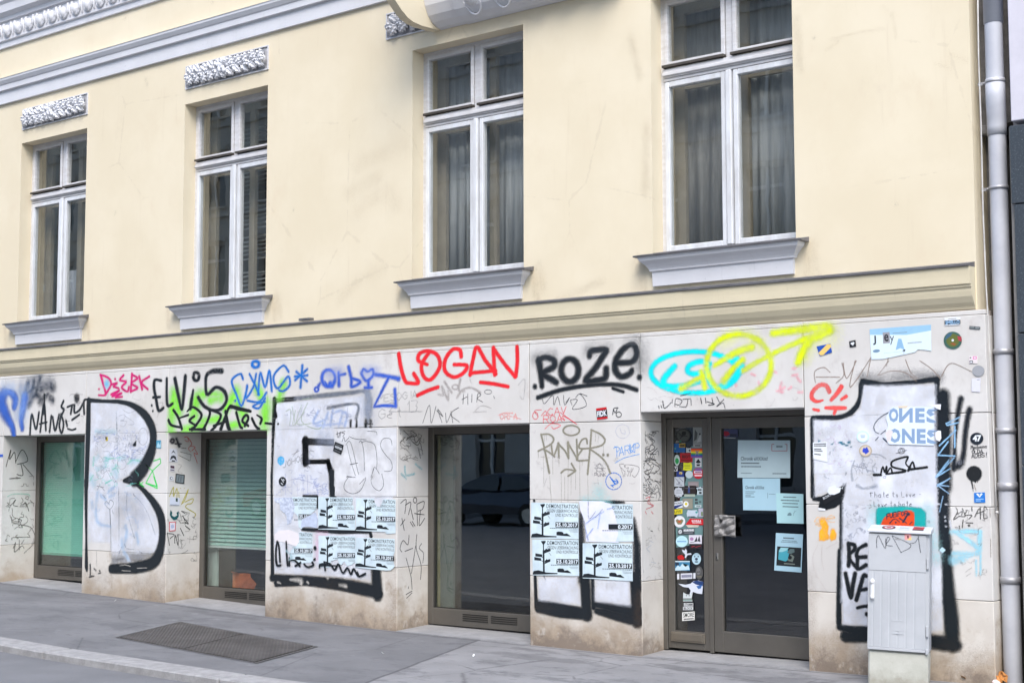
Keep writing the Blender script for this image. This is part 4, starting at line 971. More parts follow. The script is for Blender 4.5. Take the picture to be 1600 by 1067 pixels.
g('black ELVIS tag', 'C', BLACK, 26, '178,170 205,300 235,425,20 252,300 265,150;330,265,16 318,340 308,412;o355,150 24,34,24;570,105,44 500,105,40 445,135,26 435,210,22 448,300 520,240 590,275,28 608,350,24 560,420,26 490,430 420,395 372,325', .18)
g('black calligraphic scrawl above the second shop window', 'C', C8(26, 30, 30), 20, '125,515 150,555 220,572;165,430 205,490 236,585;205,500,12 290,470;280,440,12 330,405 400,470 350,560 320,590,30;340,480 300,520 360,560,14;440,400,12 470,450 450,520 420,580;480,430 560,470 520,560 480,600;560,590,26 600,480 640,395 690,420 810,440,24;640,400,34 800,430,14;600,440 620,560,30 640,600,20;690,450 720,560 740,580;760,560 790,500 770,470 740,520 790,560;820,500 850,560 880,590,24;860,470,12 900,500 890,540;930,538,18 985,545;@1038,545,18;300,590 430,590,24;500,560 620,520', .1)
g('blue GIMS tag', 'C', C8(28, 112, 196), 15, '745,170 722,128 652,185 690,300 735,392 782,235;780,225 770,330 830,240 855,130;o850,48 28,26,22;800,130,14 850,230 880,300;872,300 890,120 930,240 965,100 985,270;1125,110 1080,60 1000,150 1035,250 1120,150 1135,220 1085,270 1045,265;780,350 880,360 940,285;930,360 870,375 830,400 880,412 930,330;@682,352,18', .34)
g('blue star beside the GIMS tag', 'C', C8(28, 112, 196), 16, '1190,110 1280,190;1280,90 1180,180;1240,60 1225,240;1175,150 1285,140', .4)
g('blue ORBOT tag', 'E', C8(58, 96, 196), 22, 'o505,258 15,18,14;535,205,10 520,230;o605,165 55,70,24;575,190,10 600,235 620,200 635,235 650,190;688,120 692,222;692,140 745,128;772,72 795,170 800,235 870,195 800,165;880,120 900,90 930,110 970,90 975,140 920,185 880,130;935,185 940,240;905,242 968,242;990,132,34 1100,150,26 1190,168,34;1110,150,22 1050,270,18 985,400,14;985,402,18 1070,392 1165,398;1165,395 1158,260', .4)
g('soft blue haze round the ORBOT tag', 'E', C8(140, 160, 225), 50, '600,130 700,110;900,110 1000,110', .95, op=.45)
# ---- LOGAN and friends
g('red LOGAN tag', 'H', C8(226, 40, 48), 31, '230,72 252,200 285,295 320,312 392,308 355,235;470,158,26 395,125 405,65 480,45 555,85 570,180 500,280 440,260 420,160 480,60;750,90 738,35 680,32 620,110 615,210 690,262 770,225 795,165 690,158;825,240 850,110 882,12 950,120 1040,235;830,228 1040,208;1030,240 1022,110 1018,20;1020,25 1110,150 1200,258;1205,255 1218,130 1215,10;385,415 470,375 558,345;910,305 1020,318 1142,342', .14)
g('pale grey NAEL tag under the red LOGAN tag', 'H', C8(168, 160, 156), 15, '560,405 600,410 590,340 640,450 640,380;610,300 670,390;o700,345 25,20,12;745,280 730,370 780,380;715,430 760,370 830,350 910,390', .4, op=.7)
g('thin black MANK pen tag', 'H', INK, 6, '430,645 485,495 500,645 540,505;545,540 598,590 555,530 590,640;620,560 630,640 665,560;665,545 680,640;730,515 660,570 735,635', .2, cell=.003)
g('thin black HAR pen tag', 'H', INK, 6, '770,405 765,485;755,450 800,425;805,400 805,490;840,405 838,470;880,470 890,400 915,410 885,440 930,470;o975,385 30,18,5;1020,420 1028,440', .2, cell=.003)
g('thin grey MESOGIA pen writing', 'H', C8(120, 118, 120), 5, write(62, 475, 62, 'MESOGIA', -.13, .62)+';'+write(60, 612, 80, 'Get', -.1, .7)+';'+write(150, 550, 80, '2', 0, .5)+';'+write(290, 555, 90, '13', -.1, .6)+';150,550 425,548', .2, op=.8, cell=.003)
g('faint pinkish red pen scribble', 'H', C8(240, 130, 125), 9, write(1075, 615, 48, 'ORFA', -.02, .6)+';1060,580 1110,560 1180,560;1180,590 1250,612', .4, op=.6)
g('faint grey scribble', 'H', C8(170, 166, 164), 8, '1225,330 1280,280 1270,440 1240,420;860,550 920,500 1000,520;820,280 840,320;850,555 960,548', .4, op=.5)
g('thin MOB pen line', 'H', C8(150, 150, 150), 4, '820,260 828,300;1000,235 1000,262', .3, op=.7)
# ---- ROZE pier
g('black ROZE tag', 'J', C8(34, 38, 42), 50, '@192,448,38;222,225 240,330 250,445,36;215,235 270,205 345,225 345,285 250,335 300,370 370,412;o482,312 72,95,50;645,190,44 665,150 780,140 760,190 690,300 615,395 700,395 775,375 785,300;870,250 1000,240 1040,170 1010,100 940,125 870,220 862,310 910,365 980,340 1000,310,40;@1062,370,44;215,540,36 430,470,36 700,432,34 900,435,36 1040,475,36;840,462,26 930,492,24', .22)
g('soft black overspray around the ROZE tag', 'J', C8(60, 64, 70), 60, '1030,90,90 1060,180,80 1070,300;640,150 780,130;200,210 340,200', .9, op=.42)
g('thin black pen tag under the ROZE tag', 'J', INK, 6, '255,540 270,590 340,520 350,600 380,530 400,600;430,520 440,600 480,540 450,580;500,600 490,560 545,560 505,635 620,605 570,510 530,540;570,505 625,525', .2, cell=.003)
g('red pen writing GSTAR ROAD', 'J', C8(224, 70, 84), 6, 'o195,690 22,30;220,700 190,650 245,640;245,690 280,650 290,690;'+write(300, 690, 60, 'CAV', -.12, .7)+';'+write(262, 750, 62, 'ROA', -.06, .7)+';405,700 440,730 425,690 540,760;400,660 540,760;275,800 330,755 405,770 350,800 330,780', .2, cell=.003)
g('black pen scribble beside the red sticker', 'J', INK, 9, '840,680 850,630 885,625;845,635 862,665 880,622;o890,680 22,22', .2)
g('olive grey RUNNER tag with drips', 'g', C8(142, 138, 122), 17, 'o485,215 85,52,16;170,255 200,380 255,655,20;170,258 250,255 300,300 270,360 140,430;200,415,20 250,440 310,490;275,360 300,480 350,350;350,350,22 355,495;345,350 420,430 455,505;450,340,22 455,500,20;450,345 540,500;540,310 550,510;650,350 640,300 590,320 570,400 690,400;600,410 540,520 660,525;695,210 680,400 655,670,18;690,210 780,250 835,310 800,370 680,400;680,410 780,480 850,560 890,660,18;@818,470,26;@865,472,26;380,655,18 430,620 530,635;487,560 510,600 530,635;530,635 490,665 450,690', .2)
g('thin drips below the RUNNER tag', 'g', C8(150, 146, 132), 3.5, '/195,480 198,770;/290,480 292,670;/355,495 357,590;/257,660 278,975;/380,660 382,970;/415,690 416,940;/453,505 450,960;/483,670 482,885;/528,640 530,830;/572,540 575,960;/655,670 662,1020;/735,240 736,330;/770,270 762,345;/818,370 819,470;/140,430 142,500;/205,270 208,330;/225,260 226,320;/165,490 260,500;/600,530 600,580', .3, op=.85, cell=.003)
g('faint grey blue pen emblem', 'g', C8(186, 188, 204), 8, 'o1020,225 72,72;990,190 1010,240 1050,250 1040,210', .5, op=.6)
g('thin grey anarchy pen sign with PUNK', 'g', C8(120, 116, 118), 4, 'o778,605 38,40;725,605 840,610;745,655 778,555 815,650;740,580 830,640;'+write(725, 695, 36, 'PUNK', -.03, .7), .2, cell=.003)
g('blue PARKUP pen tag', 'g', C8(66, 150, 226), 7, '935,385 955,400 960,500;925,400 960,385 990,410 960,440;'+write(985, 480, 90, 'ARK', -.22, .5)+';'+write(1090, 450, 90, 'UP', -.12, .5)+';940,555 1040,500 1195,462', .25)
g('thin pen outline of block letters', 'g', C8(120, 112, 112), 4, '985,570 1030,565 1045,600 1060,570 1190,600 1150,700 1120,680;985,570 1030,690;1000,600 1040,640;1060,610 1080,600 1070,640 1090,640 1070,690;1110,610 1100,690;1130,610 1110,650;1040,690 1045,640', .2, cell=.003)
g('blue round stencil emblem', 'K', C8(40, 112, 200), 9, '/'+';/'.join('%.0f,%.0f %.0f,%.0f' % (848+66*math.cos(t), 168+70*math.sin(t), 848+66*math.cos(t+.2), 168+70*math.sin(t+.2)) for t in np.arange(0, 6.2, .33))+';815,130 840,160 885,180 830,205;830,150,16 860,190,16;845,215 825,200;865,150 885,172', .3, op=.9)
# black frame of the third big letter
g('black outline of the third big letter', 'T', BLACK, 22, '/545,0,18 552,190,24;/560,205,40 700,232,52 875,252,40;/855,0,62 868,240,66;/905,20,22 910,195,26;/930,215,40 1050,245,60 1195,285,60;/1168,0,60 1180,280,70;/572,170,60 870,225,50;/915,175,40 1190,225,90;/600,0,10 612,28,10', .2)
g('black outline of the third big letter between the posters', 'K', BLACK, 40, '/575,440,26 575,680,60 590,1000,66;/1015,480,14 1040,700,60 1050,1060,80;/775,340,10 850,345,30 935,345,14;@185,330,20', .35)
g('soft grey haze beside the posters', 'K', C8(70, 72, 78), 60, '560,430 600,500;575,600 600,640', .9, op=.5)
g('faint blue and green scribbles between the posters', 'K', C8(150, 176, 222), 9, '600,500 640,650;620,520 700,460 770,420;680,560 620,640;740,420 720,560;800,400 860,380', .4, op=.7, layer=14)
g('thin dark pen line between the posters', 'K', C8(80, 84, 104), 4, '600,500 622,600 640,665;640,330 645,480 700,420;700,470 760,400', .3, op=.8, layer=14, cell=.003)
g('faint turquoise wash', 'K', C8(150, 222, 226), 50, '600,350 800,345;760,640 860,650;720,250 740,300', .9, op=.45)
# ---- big letter B
g('black outline of the big letter B', 'a', BLACK, 44, '/125,170,40 118,500,48 100,1067,40;/125,168,46 280,178,34 430,182,40;430,182,40 560,212,50 690,300,66 775,430,72 798,570,70 770,720,90 690,880,110 600,985,120;600,985,120 540,990,60 490,1005,34', .16)
g('black outline of the lower half of the big letter B', 'b', BLACK, 44, '/98,0,40 97,300,30 100,600,20;/100,600,20 100,900,34 105,935,20;490,5,34 560,0,80 640,10,60;600,25,30 700,110,42 800,230,62 870,360,74 892,500,70 885,640,70 850,780,90 780,865,110 640,905,120 500,918,104 360,922,96', .16)
g('thin black vertical strokes inside the letter B', 'a', C8(32, 44, 48), 15, '/412,290,18 420,560,14 428,910,10', .25)
g('thin black vertical strokes inside the letter B', 'b', C8(36, 44, 50), 12, '/436,75,14 440,400,8 440,750,14;590,145,18 700,270,14 760,400,10 815,560,14;520,140,7 525,330 600,600;440,760 470,690;500,670,14 510,700;515,712,12 600,722,6;650,740 680,756', .3)
g('grey drips on the letter B', 'b', C8(120, 118, 116), 5, '/350,310 355,600 358,880;/205,740 207,900;530,120 525,300;/52,0,12 55,215,8;/26,0,10 27,120,6', .4, op=.8)
g('soft grey haze in the lower bowl of the letter B', 'b', C8(168, 172, 184), 70, '460,200 560,200;450,330 600,250;640,200 690,400,14;600,420,30 640,300', .95, op=.6)
g('pale blue washes inside the letter B', 'b', C8(176, 200, 226), 22, '220,120 200,260 205,400 250,460 350,480;250,160 300,200;340,170 390,150;470,620 480,700 520,560 510,480;620,560 640,650;490,740 540,830;160,230 165,280;330,120 380,80', .6, op=.8)
g('thin grey pen scribbles inside the letter B', 'a', C8(128, 130, 142), 4, '440,330 500,320 490,370 455,380 520,390 490,440 450,430;500,330 585,390 590,420 530,420;o690,545 50,88;480,265 540,300 600,280;180,560 240,500 220,580 300,490 360,440;170,600 230,560 260,520;o470,830 45,55;190,730 250,760 290,830;180,840 260,880 290,870;o245,930 40,55;300,880 370,1010;330,890 400,1000;250,620 280,660 340,600;260,480 380,490;570,600 560,660', .3, op=.9, cell=.003)
g('dense grey blue pen lettering inside the letter B', 'a', C8(108, 118, 150), 4.5, write(435, 590, 60, 'NAMMU', -.05, .6)+';'+write(505, 735, 52, 'MIESSO', -.02, .7)+';'+write(180, 590, 60, 'MWE', -.3, .6)+';'+write(470, 660, 42, 'TARM', .1, .6)+';'+write(520, 790, 40, 'AWRE', -.05, .6), .3, op=.8, cell=.003)
g('faint lilac and mint washes inside the letter B', 'a', C8(186, 214, 226), 30, '200,490 300,500 400,490;180,800 220,760;300,800 340,760;200,880 300,860;560,820 680,790;450,780 500,760;140,960 180,1040;380,880 420,960', .7, op=.75)
g('mint green strokes inside the letter B', 'a', C8(120, 206, 190), 12, '170,850 180,760;530,830 590,790 680,810;560,790 640,790;370,890 410,870;140,1000 170,950;300,1030 360,1000;330,780 390,770', .6, op=.7)
g('dark little triangle inside the letter B', 'a', BLACK, 4, '#620,585 575,640 618,650', .2)
g('pen heart on a string', 'b', C8(82, 88, 104), 5, '340,250 310,220 295,250 345,300 385,240 350,205 335,245;342,300 350,480;370,310 380,350;210,60 280,75;240,40 215,100;250,60 290,110;270,150 300,190', .2, cell=.003)
g('thin faint pen letters above the letter B', 'a', C8(150, 142, 142), 4, '235,90 225,150;330,100 320,150;600,100 580,140 640,170 668,150;540,215 600,230;610,185 680,230', .3, op=.8, cell=.003)
g('bright green star doodle', 'a', C8(64, 208, 92), 11, '/800,800 870,775 875,820 790,900 720,1030 840,1065 790,905 720,840;/640,1067 690,1020;600,1000 700,1067', .3)
g('bright green triangle doodle', 'b', C8(64, 208, 92), 11, '/610,30 690,70 640,5;/720,30 840,85 800,-40', .3)
g('black pen marks on the stained base course', 'b', C8(44, 50, 56), 12, '/140,880 140,1000 180,995;/130,1010 170,1000;180,920 200,940;225,970 250,965;235,940 245,950', .5, op=.8)
g('white scratches on the black foot of the letter B', 'b', C8(205, 200, 192), 8, '470,940 560,945;630,915 730,912;450,890 500,880 560,895', .6, op=.7, layer=3)
g('light grey stripe across the foot of letter B', 'b', C8(190, 190, 204), 50, '390,830 560,810 750,790', .8, op=.55)
# ---- big letter E
g('black outline of the big letter E', 'E', BLACK, 34, '/155,345,38 140,700,20 130,1067,18;/155,350,40 330,335,38;/165,480,30 150,420,20;/400,690,56 660,700,62;/412,680,50 412,865,52;/412,862,36 600,858,38;/600,858,36 628,960,46 640,1067,52', .16)
g('grey fading top edge of the big letter E', 'E', C8(112, 118, 128), 36, '/330,335 600,305 800,285,34 900,270,30;905,275,40 935,300,60 935,400,70 930,520,60;600,412,30 840,380,20 835,500,24', .4, op=.9)
g('soft grey haze beside the letter E', 'E', C8(170, 178, 196), 70, '930,300 930,540;640,690 540,640', .95, op=.55)
g('black outline of the lower half of the big letter E', 'G', BLACK, 34, '/130,0,16 133,400,22 138,870,30;/135,865,60 420,885,74 700,912,84 1000,975,100;/170,910,60 420,910,40 700,935,70 1030,1000,80;/1000,820,76 1012,1000,84;/635,0,54 640,190,56;/395,185,20 510,190,24 515,280,18;/385,462,26 700,480,44 950,480,34 960,520,26', .2)
g('white scrapes on the black foot of the letter E', 'h', C8(205, 200, 192), 14, '100,990 130,1000;240,960 350,970,30 360,1010;430,990 440,1000;650,945 660,950;790,1020 860,1035,24', .7, op=.8, layer=3)
g('black CHERE TOUQUE scrawl over the posters', 'h', BLACK, 20, '100,540 85,650 95,790,26 140,800;105,545 120,600 130,760;200,540,16 205,680 215,800;/235,720,14 235,800;240,745,14 300,750 350,810;300,810 360,770;400,790 440,820 500,800 490,770;520,730 510,740;@570,825,22;625,780,16 632,850;620,765 690,790 740,850 780,790 830,885 880,830 920,900 950,840 1000,920 1080,895,26;@520,610,40;990,880,20 1010,925', .2, layer=15)
g('green and pink smears at the lower posters', 'h', C8(170, 200, 205), 14, '200,640 260,700 240,740;280,600 310,610', .6, op=.7, layer=15)
g('pink wash beside the poster', 'h', C8(236, 190, 220), 26, '535,470 540,720;540,455 640,460', .8, op=.5)
g('thin black dots under the lintel', 'E', C8(30, 34, 36), 14, '/790,520,18 788,565,14;/840,515,14 838,565,16;/915,520,24 915,565,22;/955,520,24 955,565,20;/905,545 970,545', .4, op=.9)
g('faint green and blue pen lettering on the letter E', 'E', C8(158, 178, 150), 8, '250,440 290,430 280,560;330,430 310,560 400,450;380,390 340,540 460,540;430,370 380,520 520,590 560,520;470,330 390,340;330,560 300,400', .5, op=.7)
g('faint blue lettering on the letter E', 'E', C8(160, 184, 226), 14, '520,440 480,540 600,500;600,450 560,570;640,430 620,560;660,450 720,440 690,560;720,440 760,470 740,560;500,560 720,540', .6, op=.7)
g('mint haze in the corner of the letter E', 'E', C8(186, 230, 216), 60, '190,430 230,480;180,560 220,520', .9, op=.6)
g('thin black AMS pen tag', 'E', C8(70, 72, 76), 5, '750,720 790,700 850,940 855,960;760,720 790,850 830,975;785,882,8 850,870;860,700 880,690 900,780 905,935;880,700 920,690 990,720 1010,850 1005,920;1135,720 1120,670 1060,670 1040,730 1080,800 1130,860 1130,930 1070,940;780,650 830,670 920,675;930,605 1000,610 1010,635;970,960 990,905 1030,960;985,915 960,990;755,985 830,990', .2, layer=5, cell=.003)
g('thin black pen tag curls', 'G', C8(70, 72, 76), 5, '770,30 740,80 740,130 800,165 870,140 910,60 915,30;865,85 905,40;1050,0 1065,90 1030,140 980,110 960,60 975,20;760,20 800,25', .2, layer=5, cell=.003)
g('small black pen tag above the AMS tag', 'E', INK, 6, '670,630 745,605;680,610 685,660 705,610 700,660;720,620 740,625 725,650;720,690 735,655 745,690 775,660', .2, layer=5, cell=.003)
g('thin black pen word on the letter E', 'E', C8(90, 92, 100), 5, write(225, 915, 52, 'JOHOF', -.4, .55)+';300,800 360,770;310,815 350,760;450,765 485,775;420,880 450,910;440,870 430,915;380,830 380,880', .2, op=.9, cell=.003)
g('faint bluish drippy scribble', 'G', C8(140, 146, 196), 4, '245,0 248,175;300,20 300,170;340,60 350,180;390,20 395,175;430,10 430,170;480,60 520,170;270,60 330,40 420,60 550,110;260,130 300,170;440,160 550,150;500,60 480,120 560,90', .4, op=.7, cell=.003)
g('sky blue blot on the letter E', 'E', C8(70, 176, 228), 14, 'o208,850 22,28,12;190,840 225,860;208,825 205,880', .4)
# ---- cyan oval and yellow arrow
g('cyan LSD tag in an oval', 'L', C8(16, 224, 228), 40, 'o455,435 365,172,40;290,385,44 200,490,50 220,545,44 350,550,44 490,510,44;585,365,40 500,345,44 410,380,44 400,430 450,450,44 500,440;575,370,44 560,450,44 590,530,44 640,565,44 740,510,50 840,400,60 800,320,50', .22)
g('neon yellow circle and arrow', 'L', C8(224, 240, 30), 44, 'o825,375 270,258,42;345,570,50 430,520,40 530,470,44;540,560,40 510,430,34;620,380,34 800,270,50 930,225,60;700,505,56 780,400,40 860,330,44;860,420,40 1050,310,40 1300,190,44 1560,90,70;1110,110,56 1300,85,60 1560,55,70;1580,80,80 1420,170,70 1350,280,60 1315,355,50', .3, op=.80, layer=2)
g('pale yellow haze', 'L', C8(238, 244, 120), 60, '820,110 700,170;900,120 1000,220;1450,120,120 1540,90,120;1400,220 1370,300', .95, op=.5)
g('pink paint flecks', 'L', C8(252, 176, 186), 16, '1105,420 1140,440;1270,405 1300,400;1270,460 1310,455;1310,480 1335,510;1180,520 1170,580 1205,560;1140,590 1190,600;990,520 1000,550;930,450 960,460;@800,545;1320,600 1350,600;1240,575 1260,560', .6, op=.7)
g('thin black NOTT pen tag', 'L', INK, 9, '155,715 160,735;175,710 182,730;190,675,12 205,735 262,685;270,660 268,690;290,720 300,655 350,670 330,705 290,700;360,660 420,655;400,660 385,720 330,720;425,660 428,712;505,650 515,695;550,690 545,650;570,710 620,700 560,680;600,650 610,700;640,640 670,700;700,660 640,720 690,690 710,735;@780,708,8;340,630 420,610', .3, op=.85)
# ---- figure 1 pier
g('light red CAT tag', 'O', C8(236, 88, 84), 32, '245,275,36 215,225,36 160,225,34 105,280,34 100,330,34 140,358,26 190,348,16;345,235,36 310,290,34 260,345,28;385,315,30 345,342,22;110,422,20 155,432,26;215,410,26 300,412,34 380,412,28;300,415,30 285,460,22', .14, op=.92)
g('thin brown grey pen tag above the figure 1', 'O', C8(150, 134, 124), 9, '250,115 200,75 130,100 120,150 130,200;135,155 330,155;300,205 365,140 350,40;360,40 390,165 470,20;460,20 420,240 600,-20;590,0 560,150;650,140 740,20;660,140 760,105 880,120 970,190;880,10 920,110 980,170;1000,20 1100,90 1170,170;1180,150 1230,60 1290,45 1430,110;740,-20 720,60', .25, op=.9)
g('black outline of the big figure 1', 'c', C8(30, 36, 42), 48, '/65,500,50 60,800,34 66,1067,36;70,490,56 200,488,60 330,482,50 440,445,54 520,370,56 560,270,44 575,150,60 590,105,70;590,110,60 760,140,56 1067,120,56', .2)
g('soft black overspray along the top of the figure 1', 'O', C8(70, 74, 82), 60, '530,170,60 700,180,70 900,160,60 1150,160,50', .9, op=.6)
g('black outline of the big figure 1', 'O', C8(30, 36, 42), 50, '/520,190,50 720,222,44 900,205,40 1150,170,50;/1140,180,50 1140,600,36 1150,1067,40;/1190,310,110 1195,700,130 1195,1067,130', .22)
g('black double strokes beside the figure 1', 'O', C8(34, 38, 44), 46, '1340,335,44 1310,500,36 1290,700,28 1285,860,40 1280,920,40;1412,425,44 1380,600,40 1362,800,40 1330,880,60 1280,905,50', .3)
g('black right edge of the big figure 1', 'P', C8(30, 36, 42), 60, '/1185,0,110 1195,400,100 1215,700,110 1230,1067,110', .22)
g('black left edge of the big figure 1', 'P', C8(30, 36, 42), 36, '/350,250,38 345,600,34 340,1067,36;@1072,400,30', .2)
g('black outline at the foot of the figure 1', 'R', C8(26, 32, 36), 46, '/62,0,34 58,300,40 56,580,44;/60,612,50 180,640,70 285,640,80;/110,690,90 285,690,90;/905,0,100 930,300,110 960,560,120 970,760,110;/800,730,110 900,745,120 1000,760,90', .22)
g('black filled serif of the figure 1', 'd', C8(26, 30, 34), 40, '#60,450 85,505 160,500 270,475 350,430 375,360 425,355 405,500 370,570 300,620 205,645 125,615 140,555 60,545;/70,0,36 62,300,36 70,500,50', .15)
g('light blue lines over the black edge', 'e', C8(150, 196, 232), 14, '/930,345 790,410 800,430 920,400 810,425;/880,440 880,660;/890,480 720,640;/810,600 705,740 880,748;/820,790 680,970 830,880;/870,770 690,960;/700,1060 830,980', .35, op=.9, layer=3)
g('light blue lines over the black edge', 'f', C8(150, 186, 218), 12, '/550,60 430,115 550,205;/430,115 550,130;/490,235 455,395;/415,35 460,0', .35, op=.9, layer=3)
g('white paint flecks on the black edge', 'f', C8(225, 228, 236), 14, '430,315 455,316;515,317 535,318;@510,448;@515,490;@522,548;560,490 575,560', .5, op=.9, layer=3)
g('light blue spray box', 'f', C8(160, 222, 240), 40, '580,605 720,600 880,600,30;875,610 870,800;640,620 760,700 860,780;870,800 760,850 590,900,70;600,930 700,900;/835,900,20 838,1060,16;/880,820,20 882,1050,14;600,830 860,830', .6, op=.75)
g('black pen tag LES API', 'f', C8(76, 76, 72), 10, '625,350 640,400 600,475 660,440;640,420 690,390 680,440;690,360 720,440 660,440;740,380 720,430 790,430 760,470;790,345 792,385;820,450 870,360 880,460;830,420 930,380;880,350 880,470;920,340 915,460 955,455;930,340 950,370;@760,538,24;730,510 800,512;700,480 690,560;660,540 665,575', .35, op=.8)
g('black spot with drips', 'f', C8(36, 38, 40), 10, 'o815,0 40,40,80;/830,70,14 830,88,10;/780,70,6 805,180,5;/850,70,6 850,90,5', .15)
g('black pen word above the figure 1 body', 'c', C8(60, 64, 72), 6, write(560, 420, 62, 'NJHKAH!', -.05, .55, .15)+';'+write(530, 530, 46, 'EXT', -.15, .8), .2, op=.9, cell=.003)
g('thin black RON pen tag', 'c', C8(70, 74, 82), 5, '110,590 100,680;105,590 150,570 160,610 115,630 155,670;o205,640 35,40;195,640 230,620 215,650;250,690 245,620 280,710 320,625 315,620;215,580 190,600 260,560;@350,592,6', .2, cell=.003)
g('black hand-drawn fist and dashes', 'c', C8(34, 36, 42), 9, '265,905 390,905 395,985 265,990 262,905;295,910,5 295,985;325,910,5 325,985;355,915,5 355,985;240,900 225,960;410,900 450,910;200,940 215,930;410,960 420,965;270,850 280,880;340,860 330,880;190,1035 215,1025;240,1050 290,1010;340,1050 360,1035;200,965 220,975', .25)
g('black blocks of the torn sticker frame', 'c', C8(26, 28, 32), 10, '#228,840 260,820 262,880 230,885;#395,875 425,840 445,860 420,890', .2)
g('black blocks of the torn sticker frame', 'd', C8(26, 28, 32), 10, '#180,275 205,275 220,300 255,290 240,335 175,305;#395,235 430,250 410,300 395,290 405,262', .2)
g('teal green leaf shapes of a torn sticker', 'c', C8(44, 122, 146), 10, '#120,705 150,735 120,735;#255,760 290,738 265,770;#330,740 360,728 400,755 490,795 380,765;#425,730 460,725 455,755 430,750;#265,830 320,770 280,825', .2, layer=2)
g('pale yellow patch of a torn sticker', 'c', C8(222, 214, 168), 20, '#330,770 460,775 440,810 360,830', .4, op=.8)
g('black bold MASK tag', 'e', C8(32, 34, 36), 20, '35,945,26 110,945,26;110,930 130,860,14 150,915 170,860 165,935;170,935 210,870,14 230,930;175,935 350,910,26 345,890,20 230,860 235,800 380,755,20 385,780;385,780 370,830,14 420,880;395,900,26 440,810,16 460,870;400,890,26 590,865,26', .15, layer=2)
g('pale blue bubble beside the MASK tag', 'e', C8(150, 200, 230), 40, 'o560,840 110,115,14;440,800,70 430,870,60;500,760 560,730,50;500,950,14 640,930;600,780 640,800', .5, op=.75)
g('black pen star and circle', 'e', C8(70, 72, 78), 4, 'o325,695 34,28;270,720 380,688;300,720 325,668 345,715', .2, cell=.003)
g('dark curved stroke around the ONES poster', 'e', C8(60, 74, 92), 9, '280,270,6 180,300 90,360 40,430 50,490 90,515;55,585 85,550;135,565,14 172,600,14;160,480 110,520', .3, layer=5)
g('grey blue washes left of the MASK tag', 'd', C8(150, 158, 172), 12, '480,330,24 470,230 500,130;690,190 700,250 760,270;720,160 690,200;680,60 760,70 830,110;600,160 640,250;490,180 600,210;630,230 700,240;530,390,34 600,420,22 720,395,40', .5, op=.75)
g('faint pen letters left of the MASK tag', 'd', C8(126, 130, 150), 5, write(490, 215, 50, 'UAD', -.05, .8)+';'+write(505, 265, 50, 'YN', 0, .7), .3, op=.8, cell=.003)
g('thin black handwriting I hate to Love', 'd', C8(70, 72, 82), 5, write(660, 505, 46, 'I', 0, .5)+';'+write(712, 510, 54, 'hate to Love -', -.01, .56)+';'+write(705, 608, 52, 'Love to hate', -.01, .54)+';/660,470 690,465;/658,545 680,545;/660,580 675,600;/655,625 680,610', .2, op=.95, cell=.003)
g('thin black handwriting M.A.F.L.K.', 'f', C8(80, 82, 92), 5, write(95, 108, 50, 'M.A.F.L.', .02, .55)+';'+write(112, 158, 34, 'Luk!', 0, .6)+';280,145 370,155;'+write(320, 140, 36, 'K', 0, .6), .2, cell=.003)
g('faint pen line of writing', 'd', C8(140, 146, 166), 5, write(830, 360, 38, 'kreativ', -.05, .55)+';'+write(795, 410, 28, 'by leben', 0, .6)+';880,250 878,450;950,310,9 990,330', .3, op=.8, cell=.003)
g('black pen crescent', 'f', C8(70, 76, 88), 5, '270,180 200,210 170,260 178,300;270,180 210,225 178,300;@177,337,14', .25)
g('black pen words Doom with a drop', 'd', C8(60, 62, 70), 5, 'o415,700 18,18;405,695 425,705;@460,702,8;@535,702,8;'+write(555, 720, 44, 'Doom', 0, .62)+';495,680,8 512,665', .2, cell=.003)
g('black drop', 'd', BLACK, 6, '@497,700,34;/495,678,12 492,690,20', .2)
g('thin slanting pen tag', 'd', C8(100, 104, 116), 5, write(450, 900, 50, 'LIVEX', -1., .5)+';480,900 550,850;430,970 450,945;610,900 620,930', .2, op=.9, cell=.003)
g('black bold RE VA lettering', 'P', BLACK, 34, '405,580 412,680 405,765;410,585 450,590 455,630 405,690,26 480,790;550,590 490,625,28 475,690 550,690;480,700 485,790,28 550,760;380,830 400,930 425,1030 440,930 460,830;470,1050 500,950 530,850 552,850;490,970,24 552,960', .16, layer=2)
g('black bold dash', 'R', BLACK, 26, '205,460 240,450 285,445;@280,510,30', .16, layer=2)
g('orange splat and pen squiggle', 'P', C8(252, 176, 48), 14, '#165,410 215,390 240,440 230,490 245,540 200,560 160,555 160,480 185,450;#245,520 275,450 305,500 300,545 260,560;@275,480,30;@190,400,50', .3, op=.95)
g('thin orange pen squiggle', 'P', C8(246, 190, 120), 5, '120,400 150,360 200,400 130,420 180,440 120,390;210,380 260,345 290,370 220,375 290,360;200,360 250,400 290,400', .3, op=.9, cell=.003)
g('thin pale pen arcs', 'P', C8(190, 178, 172), 4, '150,590 110,680 115,780 150,860 230,990;185,590 180,700 200,800;330,560 220,620', .3, op=.7, cell=.003)
g('teal sprayed rectangle behind the cabinet', 'P', C8(28, 166, 162), 26, '#635,300 660,280 850,270 1010,285 1050,320 1050,440 635,440', .35, layer=3)
g('pale teal overspray', 'P', C8(170, 222, 226), 50, '1060,300 1080,420;620,300 610,400;1100,520 1120,600;1110,700 1140,700', .95, op=.6)
g('orange red sprayed shape on the teal rectangle', 'P', C8(226, 78, 36), 14, '#665,440 700,370 740,330 830,318 900,300 945,315 955,360 950,440', .25, layer=4)
g('dark lettering on the orange shape', 'P', C8(36, 52, 70), 9, write(725, 375, 40, 'FUEL', -.25, .5)+';'+write(815, 352, 38, 'FOR', -.05, .6)+';860,400,20 905,330,20;750,410,14 790,375 830,400;830,370,14 890,410;@905,335,34;@800,405,18;915,420 935,400', .25, layer=5)
